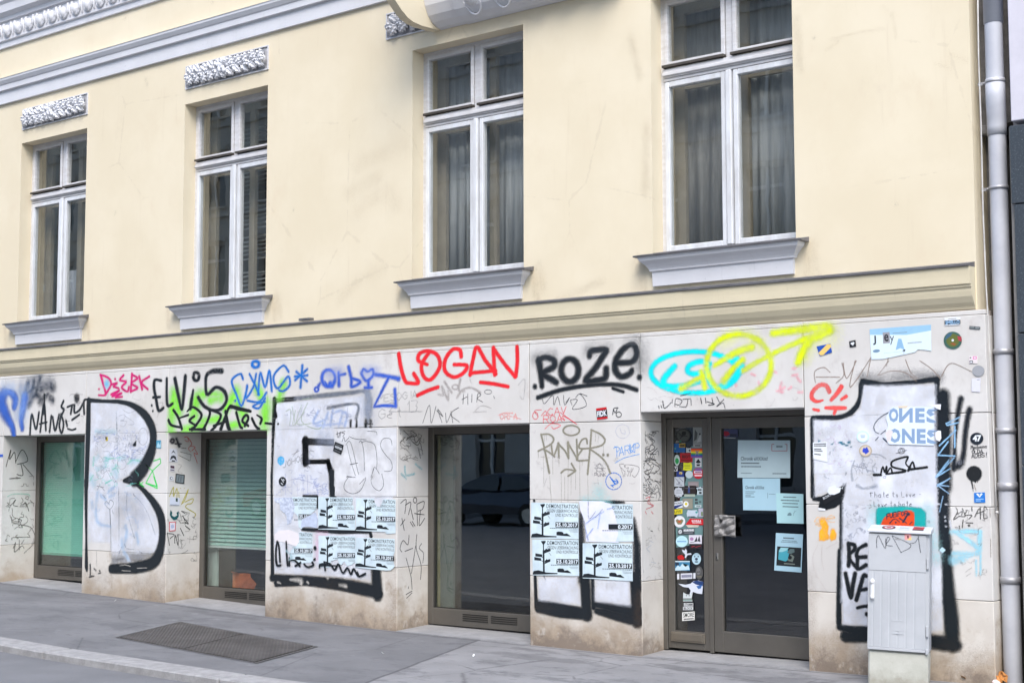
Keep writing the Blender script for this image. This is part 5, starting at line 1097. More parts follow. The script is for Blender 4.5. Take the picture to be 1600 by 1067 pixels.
g('black pen words under the round sticker', 'U', C8(50, 52, 56), 4.5, write(132, 362, 20, 'Madonna', -.1, .5)+';'+write(138, 386, 20, 'OLDA', -.05, .6)+';'+write(136, 412, 24, 'ADBS!', -.1, .6), .25, cell=.003)
g('black dot with drip', 'U', C8(40, 42, 44), 10, 'o148,497 20,20,42;/155,530,12 156,545,8;/135,530,5 145,580,4', .15)
g('small pen tag on the black hook', 'U', C8(120, 122, 130), 4, write(50, 450, 22, 'MBI', -.2, .6), .3, cell=.003, layer=3)
g('faint brown streaks on the right edge', 'U', C8(120, 104, 92), 6, '/238,690 240,740;/242,860 243,960;/150,560 160,590', .5, op=.6)
# ---- jamb tags
JS1, JS2, JS3, JD = jamb(-17.27), jamb(-13.89), jamb(-10.242), jamb(-7.305)
g('black pen tag CMB on the left jamb', 'A', C8(60, 58, 54), 8, '50,900 90,760 80,840 120,780 130,870;130,860 185,760 230,850 145,880;175,880 190,970 140,965;190,880 270,975;80,1000 170,995', .3, plane=JS1)
g('black pen scribbles low on the left jamb', 'B', C8(84, 82, 76), 7, '60,240 90,260 130,215 110,260 150,270;190,260 215,240 240,310;95,360 100,410;150,380 180,385 170,420 260,450 290,560 200,660;100,550 110,530 250,525;110,620 130,570 120,650 180,600 200,620;160,550 160,630;200,550 180,580;250,220 270,240', .35, plane=JS1, op=.85)
g('thin turquoise line on the left jamb', 'B', C8(150, 200, 180), 8, '60,190 110,168 230,170 250,190', .4, plane=JS1, op=.8)
g('blue paint bar at the far left', 'A', C8(52, 92, 190), 20, '/0,810 25,808', .3)
g('red pen tag on the second jamb', 'j', C8(206, 70, 58), 8, '185,75 210,70 220,110 190,100;220,80 250,130 220,170 240,200;240,150 280,160 250,190;280,180 300,220 270,210;270,220 300,300', .4, plane=JS2, op=.9)
g('grey square pen outline on the second jamb', 'j', C8(104, 100, 84), 7, '/160,165 200,170;/150,200 245,225 235,280 135,230', .3, plane=JS2, op=.9)
g('olive yellow MIDE tag on the second jamb', 'j', C8(178, 168, 58), 10, '55,590 90,510 90,590 120,520 120,600;135,550 140,610;@150,520,10;160,660 220,530 190,620 170,650;@185,520,10;190,640 260,610 250,650 210,660 200,690 280,740 275,770', .3, plane=JS2)
g('black PN pen tag on the second jamb', 'j', C8(44, 46, 46), 9, '35,910 55,1020;35,915 95,925 60,960;100,1000 105,930 130,1020 130,930;150,870 180,935;160,720 190,740;170,760 190,800;180,780 220,830 190,820;195,850 235,880', .3, plane=JS2)
g('thin grey pen scribbles on the second jamb', 'j', C8(120, 116, 108), 4, '130,310 160,320 130,370 165,385;200,860 230,890 190,900;130,1020 160,1050 200,1000;210,960 270,970;230,1000 235,940', .3, plane=JS2, op=.8, cell=.003)
g('dark grey blot on the second jamb', 'j', C8(70, 68, 72), 14, 'o80,105 15,15,34;115,85,30 140,150,40;105,130,20 160,130', .4, plane=JS2)
g('black scribble on the third jamb', 'E', C8(70, 62, 58), 9, '1230,600 1270,640;1290,600 1340,640 1260,660;1250,680 1310,640 1330,700 1370,660;1300,690 1350,720 1380,640;1370,700 1390,800;1200,700 1240,660;1350,740 1370,830', .4, plane=JS3, op=.9)
g('turquoise smear on the third jamb', 'E', C8(110, 180, 190), 20, '1240,900 1250,970 1320,960;1330,880 1380,920;1210,960 1250,1000', .7, plane=JS3, op=.6)
g('black pen tag on the third jamb', 'G', C8(44, 44, 46), 9, '1205,245 1250,215 1240,330;1245,260 1290,240 1270,340;o1325,220 14,22;1340,250 1345,430;1345,250 1400,230 1390,290 1350,310;1290,290 1310,380;1320,330 1400,340;1370,310 1360,430 1405,370;1215,370 1235,470;1205,430 1240,380;1285,400 1310,440;1300,395 1325,435', .25, plane=JS3)
g('long black pen tag on the third jamb', 'G', C8(50, 50, 52), 8, '1275,510 1265,590 1225,555 1200,620 1215,650;1240,645 1305,620;1340,505 1335,620 1375,760 1370,880;1250,700 1290,850 1300,960;1330,600 1295,830;1380,580 1360,620 1395,660 1390,740;1270,940 1268,955;1250,1005 1300,975;1255,1035 1300,990', .25, plane=JS3)
g('black pen scribbles on the entrance jamb', 'K', C8(66, 64, 64), 8, '1110,0 1160,60 1100,90 1140,110 1180,40;1170,20 1230,60 1180,110;1190,0 1225,30;1100,130 1150,220;1110,170 1150,130;1190,160 1240,220 1220,330;1210,200 1240,300', .35, plane=JD, op=.9)
g('black scribbled tag high on the entrance jamb', 'J', C8(50, 50, 54), 8, '1140,980 1160,930 1190,960 1130,1000 1200,1010;1150,1020 1210,960;1110,890 1120,920;1130,1040 1200,1060;1160,880 1190,900;1140,840 1180,860', .35, plane=JD)
g('red scribble on the entrance jamb', 'K', C8(208, 92, 98), 9, '1115,310 1150,300 1130,350 1180,370 1120,400;1140,330 1170,380;1110,420 1120,440;1160,420 1175,440', .4, plane=JD, op=.85)
g('faint blue pen marks on the entrance jamb', 'K', C8(150, 164, 184), 6, '1120,730 1160,700;1120,730 1150,760;1160,840 1200,850;1180,680 1140,660', .4, plane=JD, op=.7)
g('dark pen dot on the entrance jamb', 'K', C8(60, 60, 62), 10, '1155,580 1170,585', .3, plane=JD)
# ---- pen on cabinet
g('thin black NEDY pen tag on the cabinet door', 'P', C8(70, 72, 78), 5, '640,615 640,540 655,510;655,510 710,620 715,540;720,580 750,540 730,530 720,590 770,600;770,520 840,650;770,515 925,595 840,655;920,580 960,570 990,520;985,520 1005,655', .2, plane=CABP, parent=d, cell=.003, layer=8)

# ---- denser small scribbles and drips, drawn inside the shapes they cover
def scrib(label, fr, col, wpx, areas, n, seed, size=50, op=.7, plane=None, layer=2):
    rr = random.Random(seed); out = []
    for _ in range(n):
        x0, y0, x1, y1 = rr.choice(areas); x, y = rr.uniform(x0, x1), rr.uniform(y0, y1); k = rr.randint(3, 6); s_ = size*rr.uniform(.4, 1.1); a = rr.uniform(0, 6.3); pts = []
        for i in range(k):
            pts.append('%.0f,%.0f' % (min(max(x, x0), x1), min(max(y, y0), y1))); a += rr.uniform(-2.4, 2.4); x += s_*.6*math.cos(a); y += s_*.6*math.sin(a)
        out.append(('/' if rr.random() < .4 else '')+' '.join(pts))
    return graffiti(label, fr, col, wpx, ';'.join(out), .3, plane, layer, op, cell=.003 if wpx < 9 else None)
scrib('dense grey pen scribbles inside the big letter B', 'a', C8(110, 114, 130), 4, [(180, 480, 700, 760), (180, 700, 600, 1050)], 46, 1)
scrib('faint violet and blue scribbles inside the big letter B', 'a', C8(150, 166, 214), 7, [(180, 480, 720, 800)], 26, 2, 60, .6)
scrib('mint scribbles inside the big letter B', 'a', C8(130, 214, 200), 7, [(140, 760, 640, 1060)], 20, 3, 60, .6)
scrib('faint blue scribbles in the lower part of the letter B', 'b', C8(160, 184, 214), 7, [(130, 20, 420, 420), (460, 100, 640, 700)], 22, 4, 70, .55)
scrib('faint pen scribbles on the letter E', 'E', C8(140, 144, 170), 4, [(180, 720, 600, 1050), (190, 380, 820, 560)], 34, 5, 55, .7)
scrib('faint blue pen scribbles on the letter E', 'G', C8(130, 150, 206), 4, [(170, 10, 600, 170)], 22, 6, 50, .7)
scrib('faint pen scribbles on the figure 1', 'd', C8(140, 146, 164), 4, [(440, 60, 1000, 560), (400, 600, 620, 960)], 40, 7, 55, .7)
scrib('faint pink and lilac scribbles on the figure 1', 'c', C8(206, 190, 214), 8, [(120, 560, 560, 1040)], 20, 8, 60, .6)
scrib('small pen marks on the lintel', 'A', C8(120, 112, 108), 4, [(450, 300, 700, 620), (1250, 300, 1370, 560)], 12, 9, 60, .7)
scrib('small pen marks beside the RUNNER tag', 'g', C8(170, 164, 166), 4, [(60, 160, 400, 900), (700, 500, 1150, 900)], 18, 10, 60, .6)
scrib('pen scribbles on the left jamb', 'B', C8(92, 88, 80), 6, [(40, 20, 280, 600)], 26, 11, 60, .7, JS1)
scrib('pen scribbles on the second jamb', 'D', C8(100, 98, 92), 6, [(120, 200, 360, 620)], 24, 12, 50, .7, JS2)
scrib('black and blue scribbles high on the third jamb', 'E', C8(84, 78, 76), 6, [(1200, 600, 1400, 860)], 22, 13, 60, .7, JS3)
scrib('dense black scribbles on the entrance jamb', 'K', C8(64, 62, 62), 6, [(1095, 0, 1240, 330)], 30, 14, 60, .8, JD)
scrib('black scribbles high on the entrance jamb', 'J', C8(60, 60, 64), 6, [(1110, 820, 1220, 1060)], 20, 15, 60, .8, JD)
scrib('faint marks low on the entrance jamb', 'K', C8(130, 126, 124), 5, [(1095, 500, 1240, 1000)], 16, 16, 50, .6, JD)
scrib('scattered pen marks on the right pier edge', 'P', C8(126, 122, 120), 5, [(1260, 300, 1560, 900)], 18, 17, 60, .6)
scrib('thin pen marks over the entrance', 'L', C8(170, 160, 160), 4, [(60, 560, 1350, 720)], 12, 18, 70, .5)
# ---- dirt runs and rubbed patches on the plaster and stone
FP = front(0.)
def stain(label, col, w_, strokes, op, plane=FP, soft=1.): return graffiti(label, '0', col, w_, strokes, soft, plane, 1, op*.30, speck=1.2, name='stain', cell=.02)
stain(None, C8(176, 156, 126), 22, '560,262 600,240 630,225;545,300 590,280;560,330 600,300 620,320', .34)
stain(None, C8(170, 150, 122), 16, '600,420 560,440 530,470', .3)
stain(None, C8(150, 128, 96), 7, '/1262,382 1266,470;/1258,380 1259,450;/1001,408 1002,450;/1006,410 1008,470;/838,420 841,480;/834,418 835,462;/622,442 623,480;/427,466 429,500;/137,498 139,535;/262,482 263,512;/8,512 9,545', .55)
stain(None, C8(150, 130, 100), 14, '/1268,380 1275,430;/996,405 998,440;/842,416 848,450;/432,464 436,490', .4)
stain(None, C8(178, 160, 128), 4, '1300,62 1340,52 1385,45;1290,80 1310,66;1395,20 1400,60;1485,85 1510,95;1460,100 1490,108;1380,10 1396,30', .5)
stain(None, C8(120, 108, 92), 5, '@228,125;@230,133;@195,30;@332,5;@180,333;@459,328;@1272,60;@1400,320', .7)
stain(None, C8(150, 132, 104), 12, '/640,470 642,490;870,470 940,440;/1010,200 1008,300;985,60 1000,120;1245,30 1250,110', .4)
for a, b in ((13, 100), (260, 420), (620, 830), (1000, 1255)): pass
stain(None, C8(140, 112, 80), 14, '300,560 440,552;520,545 640,536;700,530 860,520;960,512 1200,498', .35, WALL, .9)
stain(None, C8(120, 92, 66), 12, '/618,880 619,975;/616,900 615,960;/1000,930 1001,1015;/262,880 261,930;/828,930 830,990;/1266,900 1268,1030', .6, WALL, .8)
stain(None, C8(96, 78, 62), 26, '430,950 450,940;505,945 520,935;835,960 845,985;985,1005 940,995;1280,1020 1340,1035;1480,1030 1530,1040;130,910 160,915;220,915 250,925', .5, WALL, .9)
# ================================================================= posters, notices and stickers: flat paper on real surfaces
_TXT = {}
def text_tris(s, bold=0.):
    k = (s, bold)
    if k not in _TXT:
        c = bpy.data.curves.new('lettering', 'FONT'); c.body = s; c.offset = bold; c.resolution_u = 2
        o = bpy.data.objects.new('lettering', c); COL.objects.link(o)
        dg = bpy.context.evaluated_depsgraph_get(); me = o.evaluated_get(dg).to_mesh(); me.calc_loop_triangles()
        V = np.array([v.co[:2] for v in me.vertices]); T = [tuple(t.vertices) for t in me.loop_triangles]
        bpy.data.objects.remove(o); bpy.data.curves.remove(c)
        V -= V.min(0); V /= np.maximum(V.max(0), 1e-6); _TXT[k] = (V, T)
    return _TXT[k]
def inside(p, poly):
    r = False; n = len(poly)
    for i in range(n):
        a, b = poly[i], poly[(i+1) % n]
        if (a[1] > p[1]) != (b[1] > p[1]) and p[0] < (b[0]-a[0])*(p[1]-a[1])/(b[1]-a[1])+a[0]: r = not r
    return r
RECT = [(0, 0), (1, 0), (1, 1), (0, 1)]
OVAL = [(.5+.5*math.cos(t), .5+.5*math.sin(t)) for t in np.linspace(0, 2*math.pi, 29)[:-1]]
def paper(name, label, cat, quad_px, plane, base, marks=(), outline=None, off=.004, group=None, curl=0., th=.0006):
    """quad_px: photo corners TL,TR,BR,BL unprojected to the surface; outline and marks in unit coords (x right, y up)"""
    TL, TR, BR, BL = (np.array(plane.pt(*q)) for q in quad_px); n = np.array(plane.n)
    outline = outline or RECT
    def W(x, y, d): 
        p = (BL*(1-x)+BR*x)*(1-y)+(TL*(1-x)+TR*x)*y
        return Vector(p+n*(off+d+curl*(max(0, .12-y)*max(0, x-.6)*8+max(0, .1-x)*max(0, y-.7)*6)))
    c = (TL+TR+BR+BL)/4
    root = thing(name, label, cat, Vector(c), group) if marks else None
    bm = BM(); A = [bm.verts.new(W(x, y, th)) for x, y in outline]; B = [bm.verts.new(W(x, y, 0)) for x, y in outline]
    f = bm.faces.new(A); bm.normal_update(); k = len(A)
    for i in range(k): bm.faces.new((A[i], B[i], B[(i+1) % k], A[(i+1) % k]))
    if len(outline) > 4: bmesh.ops.triangulate(bm, faces=[f])
    bmesh.ops.recalc_face_normals(bm, faces=bm.faces[:])
    for f in bm.faces:
        if f.normal.dot(Vector(n)) < -.5: f.normal_flip()
    if not marks:
        return prop(obj(name, bm, base), label, cat, group)
    obj('sheet', bm, base, root)
    bm = BM(); mats = []; d = th
    def mi(col):
        m = flat(col) if isinstance(col, tuple) else col
        if m not in mats: mats.append(m)
        return mats.index(m)
    def poly(P, col):
        nonlocal d
        if not inside((sum(p[0] for p in P)/len(P), sum(p[1] for p in P)/len(P)), outline): return
        d += .00003; f = bm.faces.new([bm.verts.new(W(x, y, d)) for x, y in P]); f.material_index = mi(col)
        if len(P) > 4: bmesh.ops.triangulate(bm, faces=[f])
    for mk in marks:
        t = mk[0]
        if t == 'r': _, x0, y0, x1, y1, col = mk; poly([(x0, y0), (x1, y0), (x1, y1), (x0, y1)], col)
        elif t == 'e': _, x, y, rx, ry, col = mk; poly([(x+rx*math.cos(q), y+ry*math.sin(q)) for q in np.linspace(0, 2*math.pi, 21)[:-1]], col)
        elif t == 'p': poly(mk[1], mk[2])
        elif t == 'l':
            _, x0, y0, x1, y1, wd, col = mk; L = math.hypot(x1-x0, y1-y0) or 1; nx, ny = -(y1-y0)/L*wd/2, (x1-x0)/L*wd/2
            poly([(x0+nx, y0+ny), (x0-nx, y0-ny), (x1-nx, y1-ny), (x1+nx, y1+ny)], col)
        elif t == 't':
            _, s, x0, y0, x1, y1, col = mk[:7]; V, T = text_tris(s, mk[7] if len(mk) > 7 else 0.); d += .00003; m_ = mi(col); cache = {}
            mir = len(mk) > 8 and mk[8]
            for tri in T:
                P = [(x0+((1-V[i][0]) if mir else V[i][0])*(x1-x0), y0+V[i][1]*(y1-y0)) for i in tri]
                if not inside((sum(p[0] for p in P)/3, sum(p[1] for p in P)/3), outline): continue
                vs = []
                for i, p in zip(tri, P):
                    if i not in cache: cache[i] = bm.verts.new(W(p[0], p[1], d))
                    vs.append(cache[i])
                try: bm.faces.new(vs).material_index = m_
                except ValueError: pass
        elif t == 'b':                          # line of small print
            _, x0, y0, x1, y1, col = mk; x = x0; rr = random.Random(int(x0*991+y0*77+x1*13)); 
            d += .00003; m_ = mi(col)
            while x < x1-.004:
                ww = min(x1-x, rr.uniform(.012, .05)*(x1-x0)/.6); f = bm.faces.new([bm.verts.new(W(p, q, d)) for p, q in ((x, y0), (x+ww*.78, y0), (x+ww*.78, y1), (x, y1))]); f.material_index = m_; x += ww
    for f in bm.faces:
        f.normal_update()
        if f.normal.dot(Vector(n)) < 0: f.normal_flip()
    if len(bm.faces): obj('print', bm, mats, root)
    else: bm.free()
    return root
def Z(fr, *pts): ox, oy, s = FRM[fr]; return [(ox+x*s, oy+y*s) for x, y in pts]
def ZR(fr, x0, y0, x1, y1, tilt=0.):
    return Z(fr, (x0, y0), (x1, y0+tilt), (x1, y1+tilt), (x0, y1))
FRM.update({'s': (1040, 655, .0984), 't': (1040, 750, .0984), 'v': (1040, 850, .12656), 'w': (1120, 660, .11244), 'x': (1110, 770, .12186)})
K_ = C8(26, 32, 38)
POSTER = M('pale blue poster paper', C8(208, 224, 228), .6, var=.07, scale=7, tint=C8(188, 204, 212))
PG = 'demonstration posters pasted on the piers'
def demo_marks():
    c = []
    pole = .245
    c += [('l', pole, .06, pole, .70, .038, K_), ('l', pole, .70, pole, .90, .022, K_), ('p', [(pole-.055, .955), (pole+.05, .97), (pole+.05, .93), (pole+.012, .86), (pole-.012, .86)], K_)]
    for x, y, s, L in ((.33, .675, 1, .07), (.14, .565, -1, .075), (.115, .46, -1, .075), (.33, .385, 1, .06)):
        n_ = x+s*(-1 if s < 0 else 1)*0
        c += [('p', [(x-L*1.15, y+.0), (x-L*.4, y+.055+s*.02), (x+L*.5, y+.03), (x-L*.2, y-.02)], K_)]
        c += [('p', [(x-L, y-.05-s*.012), (x+L, y-.022+s*.03), (x+L, y+.05+s*.03), (x-L, y+.04-s*.012)], K_), ('l', x-s*L*.4, y-.02, pole, y-.075, .016, K_)]
    c += [('l', .36, .64, .41, .56, .008, K_)]
    c += [('t', 'DEMONSTRATION', .33, .855, .985, .965, C8(40, 50, 58), .006), ('t', 'GEGEN UEBERWACHUNG', .335, .735, .985, .825, C8(30, 40, 48), .0), ('t', 'UND KONTROLLE', .52, .62, .985, .705, C8(30, 40, 48), .0)]
    c += [('r', .52, .32, .99, .465, K_), ('t', '25.10.2017', .535, .338, .98, .447, C8(226, 236, 242), .03), ('l', .78, .45, .98, .46, .02, K_)]
    c += [('b', .40, .285, .985, .305, C8(80, 92, 102)), ('b', .80, .235, .985, .247, C8(110, 122, 132)), ('b', .82, .20, .985, .212, C8(110, 122, 132))]
    c += [('p', [(.54, .10), (.54, .185), (.58, .205), (.66, .20), (.685, .17), (.69, .13), (.74, .12), (.76, .16), (.78, .13), (.82, .10), (.84, .075)], K_), ('p', [(0, .05), (.02, .12), (.12, .145), (.19, .11), (.3, .085), (.54, .075), (.54, .045), (0, .02)], K_)]
    return c
DM = demo_marks()
def demo(label, q, outline=None, layer=0, curl=0.):
    return paper('poster', label, 'poster', q, WALL, POSTER, DM, outline, off=.0040+layer*.0013, group=PG)
demo('half ripped demonstration poster, top left of the six by the letter E', Z('G', (195, 192), (510, 195), (512, 462), (195, 458)), [(.35, 1), (.55, 1), (1, .99), (.98, .62), (.72, .35), (.66, .12), (.6, .0), (.52, .06), (.5, .4), (.38, .56), (.42, .7)])
demo('demonstration poster, top middle of the six by the letter E', Z('G', (522, 192), (830, 196), (830, 470), (522, 462)), [(0, 0), (1, .0), (1, .5), (.97, .62), (.96, .72), (.92, .78), (.94, .99), (0, 1)], 1)
demo('demonstration poster with a gap torn in its headline, top right by the letter E', Z('G', (836, 203), (1166, 210), (1166, 488), (836, 472)), [(0, 0), (.75, .0), (.78, -.06), (1, -.02), (1, .98), (.7, .99), (.66, .86), (.62, .76), (.54, .76), (.48, .88), (.46, 1), (0, 1)], 1)
demo('ripped demonstration poster showing only its right part, bottom left by the letter E', Z('G', (160, 480), (475, 486), (476, 742), (160, 740)), [(.66, 1), (.99, .98), (1, .02), (.7, -.02), (.45, .04), (.40, .18), (.42, .40), (.55, .52), (.64, .66)])
demo('demonstration poster with a jagged torn foot, bottom middle of six by the letter E', Z('G', (525, 515), (832, 520), (832, 782), (525, 778)), [(0, .02), (.30, .0), (.34, .2), (.52, .27), (.56, .12), (.62, .08), (.7, .2), (.78, .05), (.9, .1), (1, .2), (1, 1), (0, 1)], 1)
demo('demonstration poster peeling at its lower corner, bottom right of six by the letter E', Z('G', (838, 530), (1160, 542), (1158, 812), (830, 775)), [(0, .0), (.3, -.02), (.8, .0), (.9, .02), (.97, .1), (1, .16), (.95, .42), (1, .6), (1, 1), (0, 1)], 2, .05)
demo('demonstration poster with a pale scuff across its headline, upper left of four beside the entrance', Z('m', (48, 65), (592, 75), (598, 490), (48, 478)))
demo('demonstration poster with a folded corner at its foot, lower left of four beside the entrance', Z('m', (60, 492), (598, 498), (604, 915), (68, 906)), [(.02, .0), (.5, .01), (1, 0), (1, 1), (0, 1), (0, .02), (.0, 0)], 1, .03)
demo('demonstration poster with only its right third left, beside the entrance', Z('m', (640, 80), (1225, 85), (1232, 515), (640, 520)), [(.66, .0), (1, 0), (1, 1), (.55, 1), (.62, .86), (.66, .66), (.70, .4), (.71, .2)])
demo('complete demonstration poster, lower right of four beside the entrance', Z('m', (645, 535), (1220, 540), (1225, 975), (645, 940)), None, 1)
# scuffs and paper remnants on the piers
WP = M('torn white paper', C8(228, 230, 238), .7, var=.05, scale=12); WPB = M('torn bluish paper', C8(204, 220, 232), .7, var=.08, scale=9)
paper('paper_scrap', 'whitish paper scuff over the headline of the upper left poster beside the entrance', 'paper', Z('m', (425, 120), (582, 130), (582, 300), (425, 295)), WALL, M('milky paper', C8(212, 228, 234), .7, var=.06), (), [(.0, .1), (.3, .0), (.7, .06), (1, .2), (.9, .6), (1, .9), (.6, 1), (.35, .8), (.1, .75)], off=.0044)
paper('paper_scrap', 'pinkish white torn paper patch between the upper posters beside the entrance', 'paper', Z('m', (600, 40), (1060, 60), (1060, 530), (640, 515)), WALL, M('pinkish torn paper', C8(226, 222, 232), .7, var=.05, scale=8, tint=C8(206, 214, 230)), (), [(.1, 0), (1, 0), (1, .5), (.93, .75), (.8, .95), (.55, 1), (.0, .98), (.02, .75), (.12, .45)], off=.0036)
paper('paper_scrap', 'grey blue shredded paper at the upper left of the poster pier', 'paper', Z('h', (60, 45), (290, 50), (300, 400), (60, 390)), WALL, M('shredded paper', C8(212, 218, 230), .7, var=.14, scale=30, tint=C8(150, 160, 182)), (), [(.0, .98), (.9, 1), (1, .7), (.9, .4), (.8, .2), (.62, .12), (.6, .4), (.5, .5), (.3, .6), (.28, .8), (.05, .85)], off=.0036)
paper('paper_scrap', 'pale curved strip of torn paper left of the lower posters', 'paper', Z('h', (60, 400), (340, 410), (350, 600), (60, 560)), WALL, M('warm torn paper', C8(230, 224, 226), .7, var=.05), (), [(0, .6), (.2, .9), (.6, 1), (.95, .8), (1, .4), (.9, .0), (.6, .1), (.3, .2), (.05, .1)], off=.0036)
paper('paper_scrap', 'lilac torn corner of a poster below the date on the poster pier', 'paper', Z('h', (350, 230), (540, 190), (560, 390), (360, 385)), WALL, M('lilac torn paper', C8(190, 200, 220), .7, var=.12, scale=20), (), [(0, .0), (.4, .1), (.9, .0), (1, .5), (.9, .9), (.5, .75), (.1, .6)], off=.0050)
# ONES ONES poster
BLU = C8(134, 160, 192)
paper('poster', 'torn pale poster reading ONES ONES in steel blue block letters on the figure 1', 'poster', Z('e', (150, 232), (665, 235), (665, 638), (150, 625)), WALL, M('pale poster paper', C8(222, 232, 244), .6, var=.05, scale=8),
      [('t', 'O', .09, .58, .29, .96, BLU, .05), ('t', 'N', .30, .58, .58, .96, BLU, .04, True), ('t', 'E', .63, .58, .82, .96, BLU, .05), ('t', 'S', .85, .58, 1.1, .96, BLU, .05),
       ('t', 'O', .10, .04, .33, .42, BLU, .05), ('t', 'N', .36, .04, .62, .42, BLU, .04), ('t', 'E', .66, .04, .84, .42, BLU, .05), ('t', 'S', .86, .04, 1.1, .42, BLU, .05),
       ('p', [(.06, .06), (.13, .1), (.18, .34), (.1, .40), (.02, .3)], C8(222, 214, 212))],
      [(.1, .0), (1, .0), (1, 1), (.5, 1), (.15, .98), (.03, .7), (.08, .5), (.0, .2)], off=.0075)
paper('paper_scrap', 'white peeled paper corner on the black edge beside the ONES poster', 'paper', Z('e', (590, 210), (740, 210), (740, 268), (590, 250)), WALL, WP, (), [(0, .7), (.4, 1), (1, 1), (1, 0), (.75, .1), (.5, .45)], off=.008, curl=.03)
paper('paper_scrap', 'white paper remnant stuck to the black edge below the ONES poster', 'paper', Z('e', (675, 485), (740, 480), (742, 600), (680, 590)), WALL, WP, (), [(.1, .1), (.7, 0), (1, .3), (.95, .95), (.5, 1), (.0, .8)], off=.005)
paper('paper_scrap', 'curled cream paper edge at the top of the ONES poster', 'paper', Z('e', (290, 230), (400, 226), (380, 250), (300, 250)), WALL, M('cream paper', C8(220, 205, 180), .7), (), off=.009)
# --- stickers on the stone
def stick(label, q, base, marks=(), outline=None, plane=None, off=.0045, group=None, name='sticker', cat='sticker'):
    return paper(name, label, cat, q, plane or WALL, flat(base), marks, outline, off, group)
Wt, Bk, Rd, Bl, Yl, Gn, Tl, Gy, Pu = C8(222, 226, 230), C8(24, 26, 30), C8(196, 28, 36), C8(34, 80, 170), C8(226, 200, 40), C8(40, 140, 70), C8(90, 150, 140), C8(120, 122, 124), C8(120, 70, 150)
SG = 'stickers on the stone piers'
stick('red, white and black sticker reading FIDK under the black ROZE tag', Z('J', (703, 630), (790, 617), (800, 712), (712, 724)), Bk, [('r', 0, .8, 1, 1, Rd), ('r', 0, 0, 1, .16, Rd), ('t', 'FIDK', .06, .24, .96, .74, Wt, .04)], group=SG)
stick('tilted blue and yellow striped sticker under the end of the yellow arrow', Z('Q', (305, 965), (392, 948), (402, 1002), (325, 1026)), Bl, [('p', [(0, .35), (.75, 1.0), (1, .95), (1, .6), (.3, 0), (.05, .05)], C8(230, 196, 110))], group=SG)
stick('small black square sticker with a white heart, left of the JOEY picture', Z('Q', (508, 934), (548, 925), (553, 965), (513, 972)), Bk, [('e', .38, .58, .18, .16, Wt), ('e', .62, .6, .18, .16, Wt), ('p', [(.22, .52), (.78, .54), (.52, .2)], Wt)], group=SG)
stick('torn pale blue picture with letters J e y near the top of the right pier', Z('N', (118, 212), (708, 168), (712, 450), (130, 510)), C8(214, 230, 242),
      [('p', [(0, 1), (1, 1), (1, .8), (.6, .72), (0, .82)], C8(150, 192, 220)), ('t', 'J', .05, .48, .10, .78, Bk, .03), ('r', .215, .50, .33, .86, C8(150, 150, 155)), ('t', 'e', .235, .56, .31, .80, C8(30, 30, 34), .02), ('t', 'y', .33, .44, .40, .72, Bk), ('e', .10, .28, .06, .05, C8(110, 140, 165)), ('p', [(.42, .25), (.47, .62), (.52, .6), (.57, .22), (.5, .3)], C8(140, 180, 210)), ('t', 'g', .53, .08, .58, .24, Bk, .03), ('b', .38, .80, .62, .82, C8(120, 130, 140)), ('b', .62, .42, .85, .46, C8(150, 160, 172)), ('b', .22, .18, .55, .19, C8(150, 180, 200))],
      [(.01, .03), (.2, .0), (.45, .05), (.74, .12), (.78, .2), (.9, .16), (1, .1), (1, 1), (0, 1)], name='poster', cat='poster')
stick('white sticker with black slanted lettering at the top of the right pier', Z('N', (838, 100), (990, 92), (992, 170), (840, 178)), Wt, [('r', .0, .1, 1, .62, Bk), ('t', 'SMELLO', .05, .14, .95, .58, C8(150, 190, 225), .03), ('b', .25, .75, .75, .84, Gy)], group=SG)
stick('round green and red printed disc sticker with a white centre', Z('N', (830, 235), (1005, 235), (1005, 402), (830, 402)), C8(60, 96, 84), [('e', .5, .5, .36, .38, C8(96, 104, 50)), ('p', [(.75, .75), (.98, .7), (.98, .42), (.8, .5)], C8(170, 60, 70)), ('p', [(.05, .5), (.2, .86), (.5, .97), (.4, .75)], C8(60, 96, 120)), ('p', [(.35, .3), (.6, .2), (.7, .3), (.5, .36)], C8(150, 84, 50)), ('e', .5, .5, .07, .07, Wt)], OVAL, group=SG)
stick('tiny dark rectangular sticker with pale print near the corner of the right pier', Z('N', (1078, 180), (1182, 190), (1180, 215), (1076, 207)), C8(60, 70, 72), [('t', 'HOST URBAN', .06, .2, .95, .8, C8(190, 196, 196))], group=SG)
stick('tiny white sticker with a pink square and a black square', Z('N', (1075, 470), (1155, 468), (1155, 540), (1075, 540)), C8(226, 216, 216), [('r', .45, .55, .9, .95, C8(220, 110, 170)), ('r', .55, .65, .8, .85, Wt), ('r', .05, .05, .45, .4, C8(50, 56, 70)), ('r', .12, .12, .38, .3, Wt), ('r', .08, .7, .25, .85, C8(50, 56, 70))], group=SG)
stick('plain grey round sticker at the edge of the right pier', Z('N', (1105, 560), (1222, 560), (1222, 665), (1105, 665)), C8(150, 152, 156), [('e', .5, .5, .46, .46, C8(156, 158, 162))], OVAL, group=SG)
stick('faint white paper sticker below the plain grey round one', Z('N', (1100, 685), (1185, 680), (1180, 815), (1098, 810)), C8(214, 214, 224), [('b', .6, .85, .9, .9, Gy)], group=SG)
stick('round black sticker with a white 47', Z('O', (1420, 618), (1530, 616), (1530, 716), (1420, 718)), C8(28, 36, 46), [('t', '47', .2, .25, .85, .80, Wt, .05)], OVAL, group=SG)
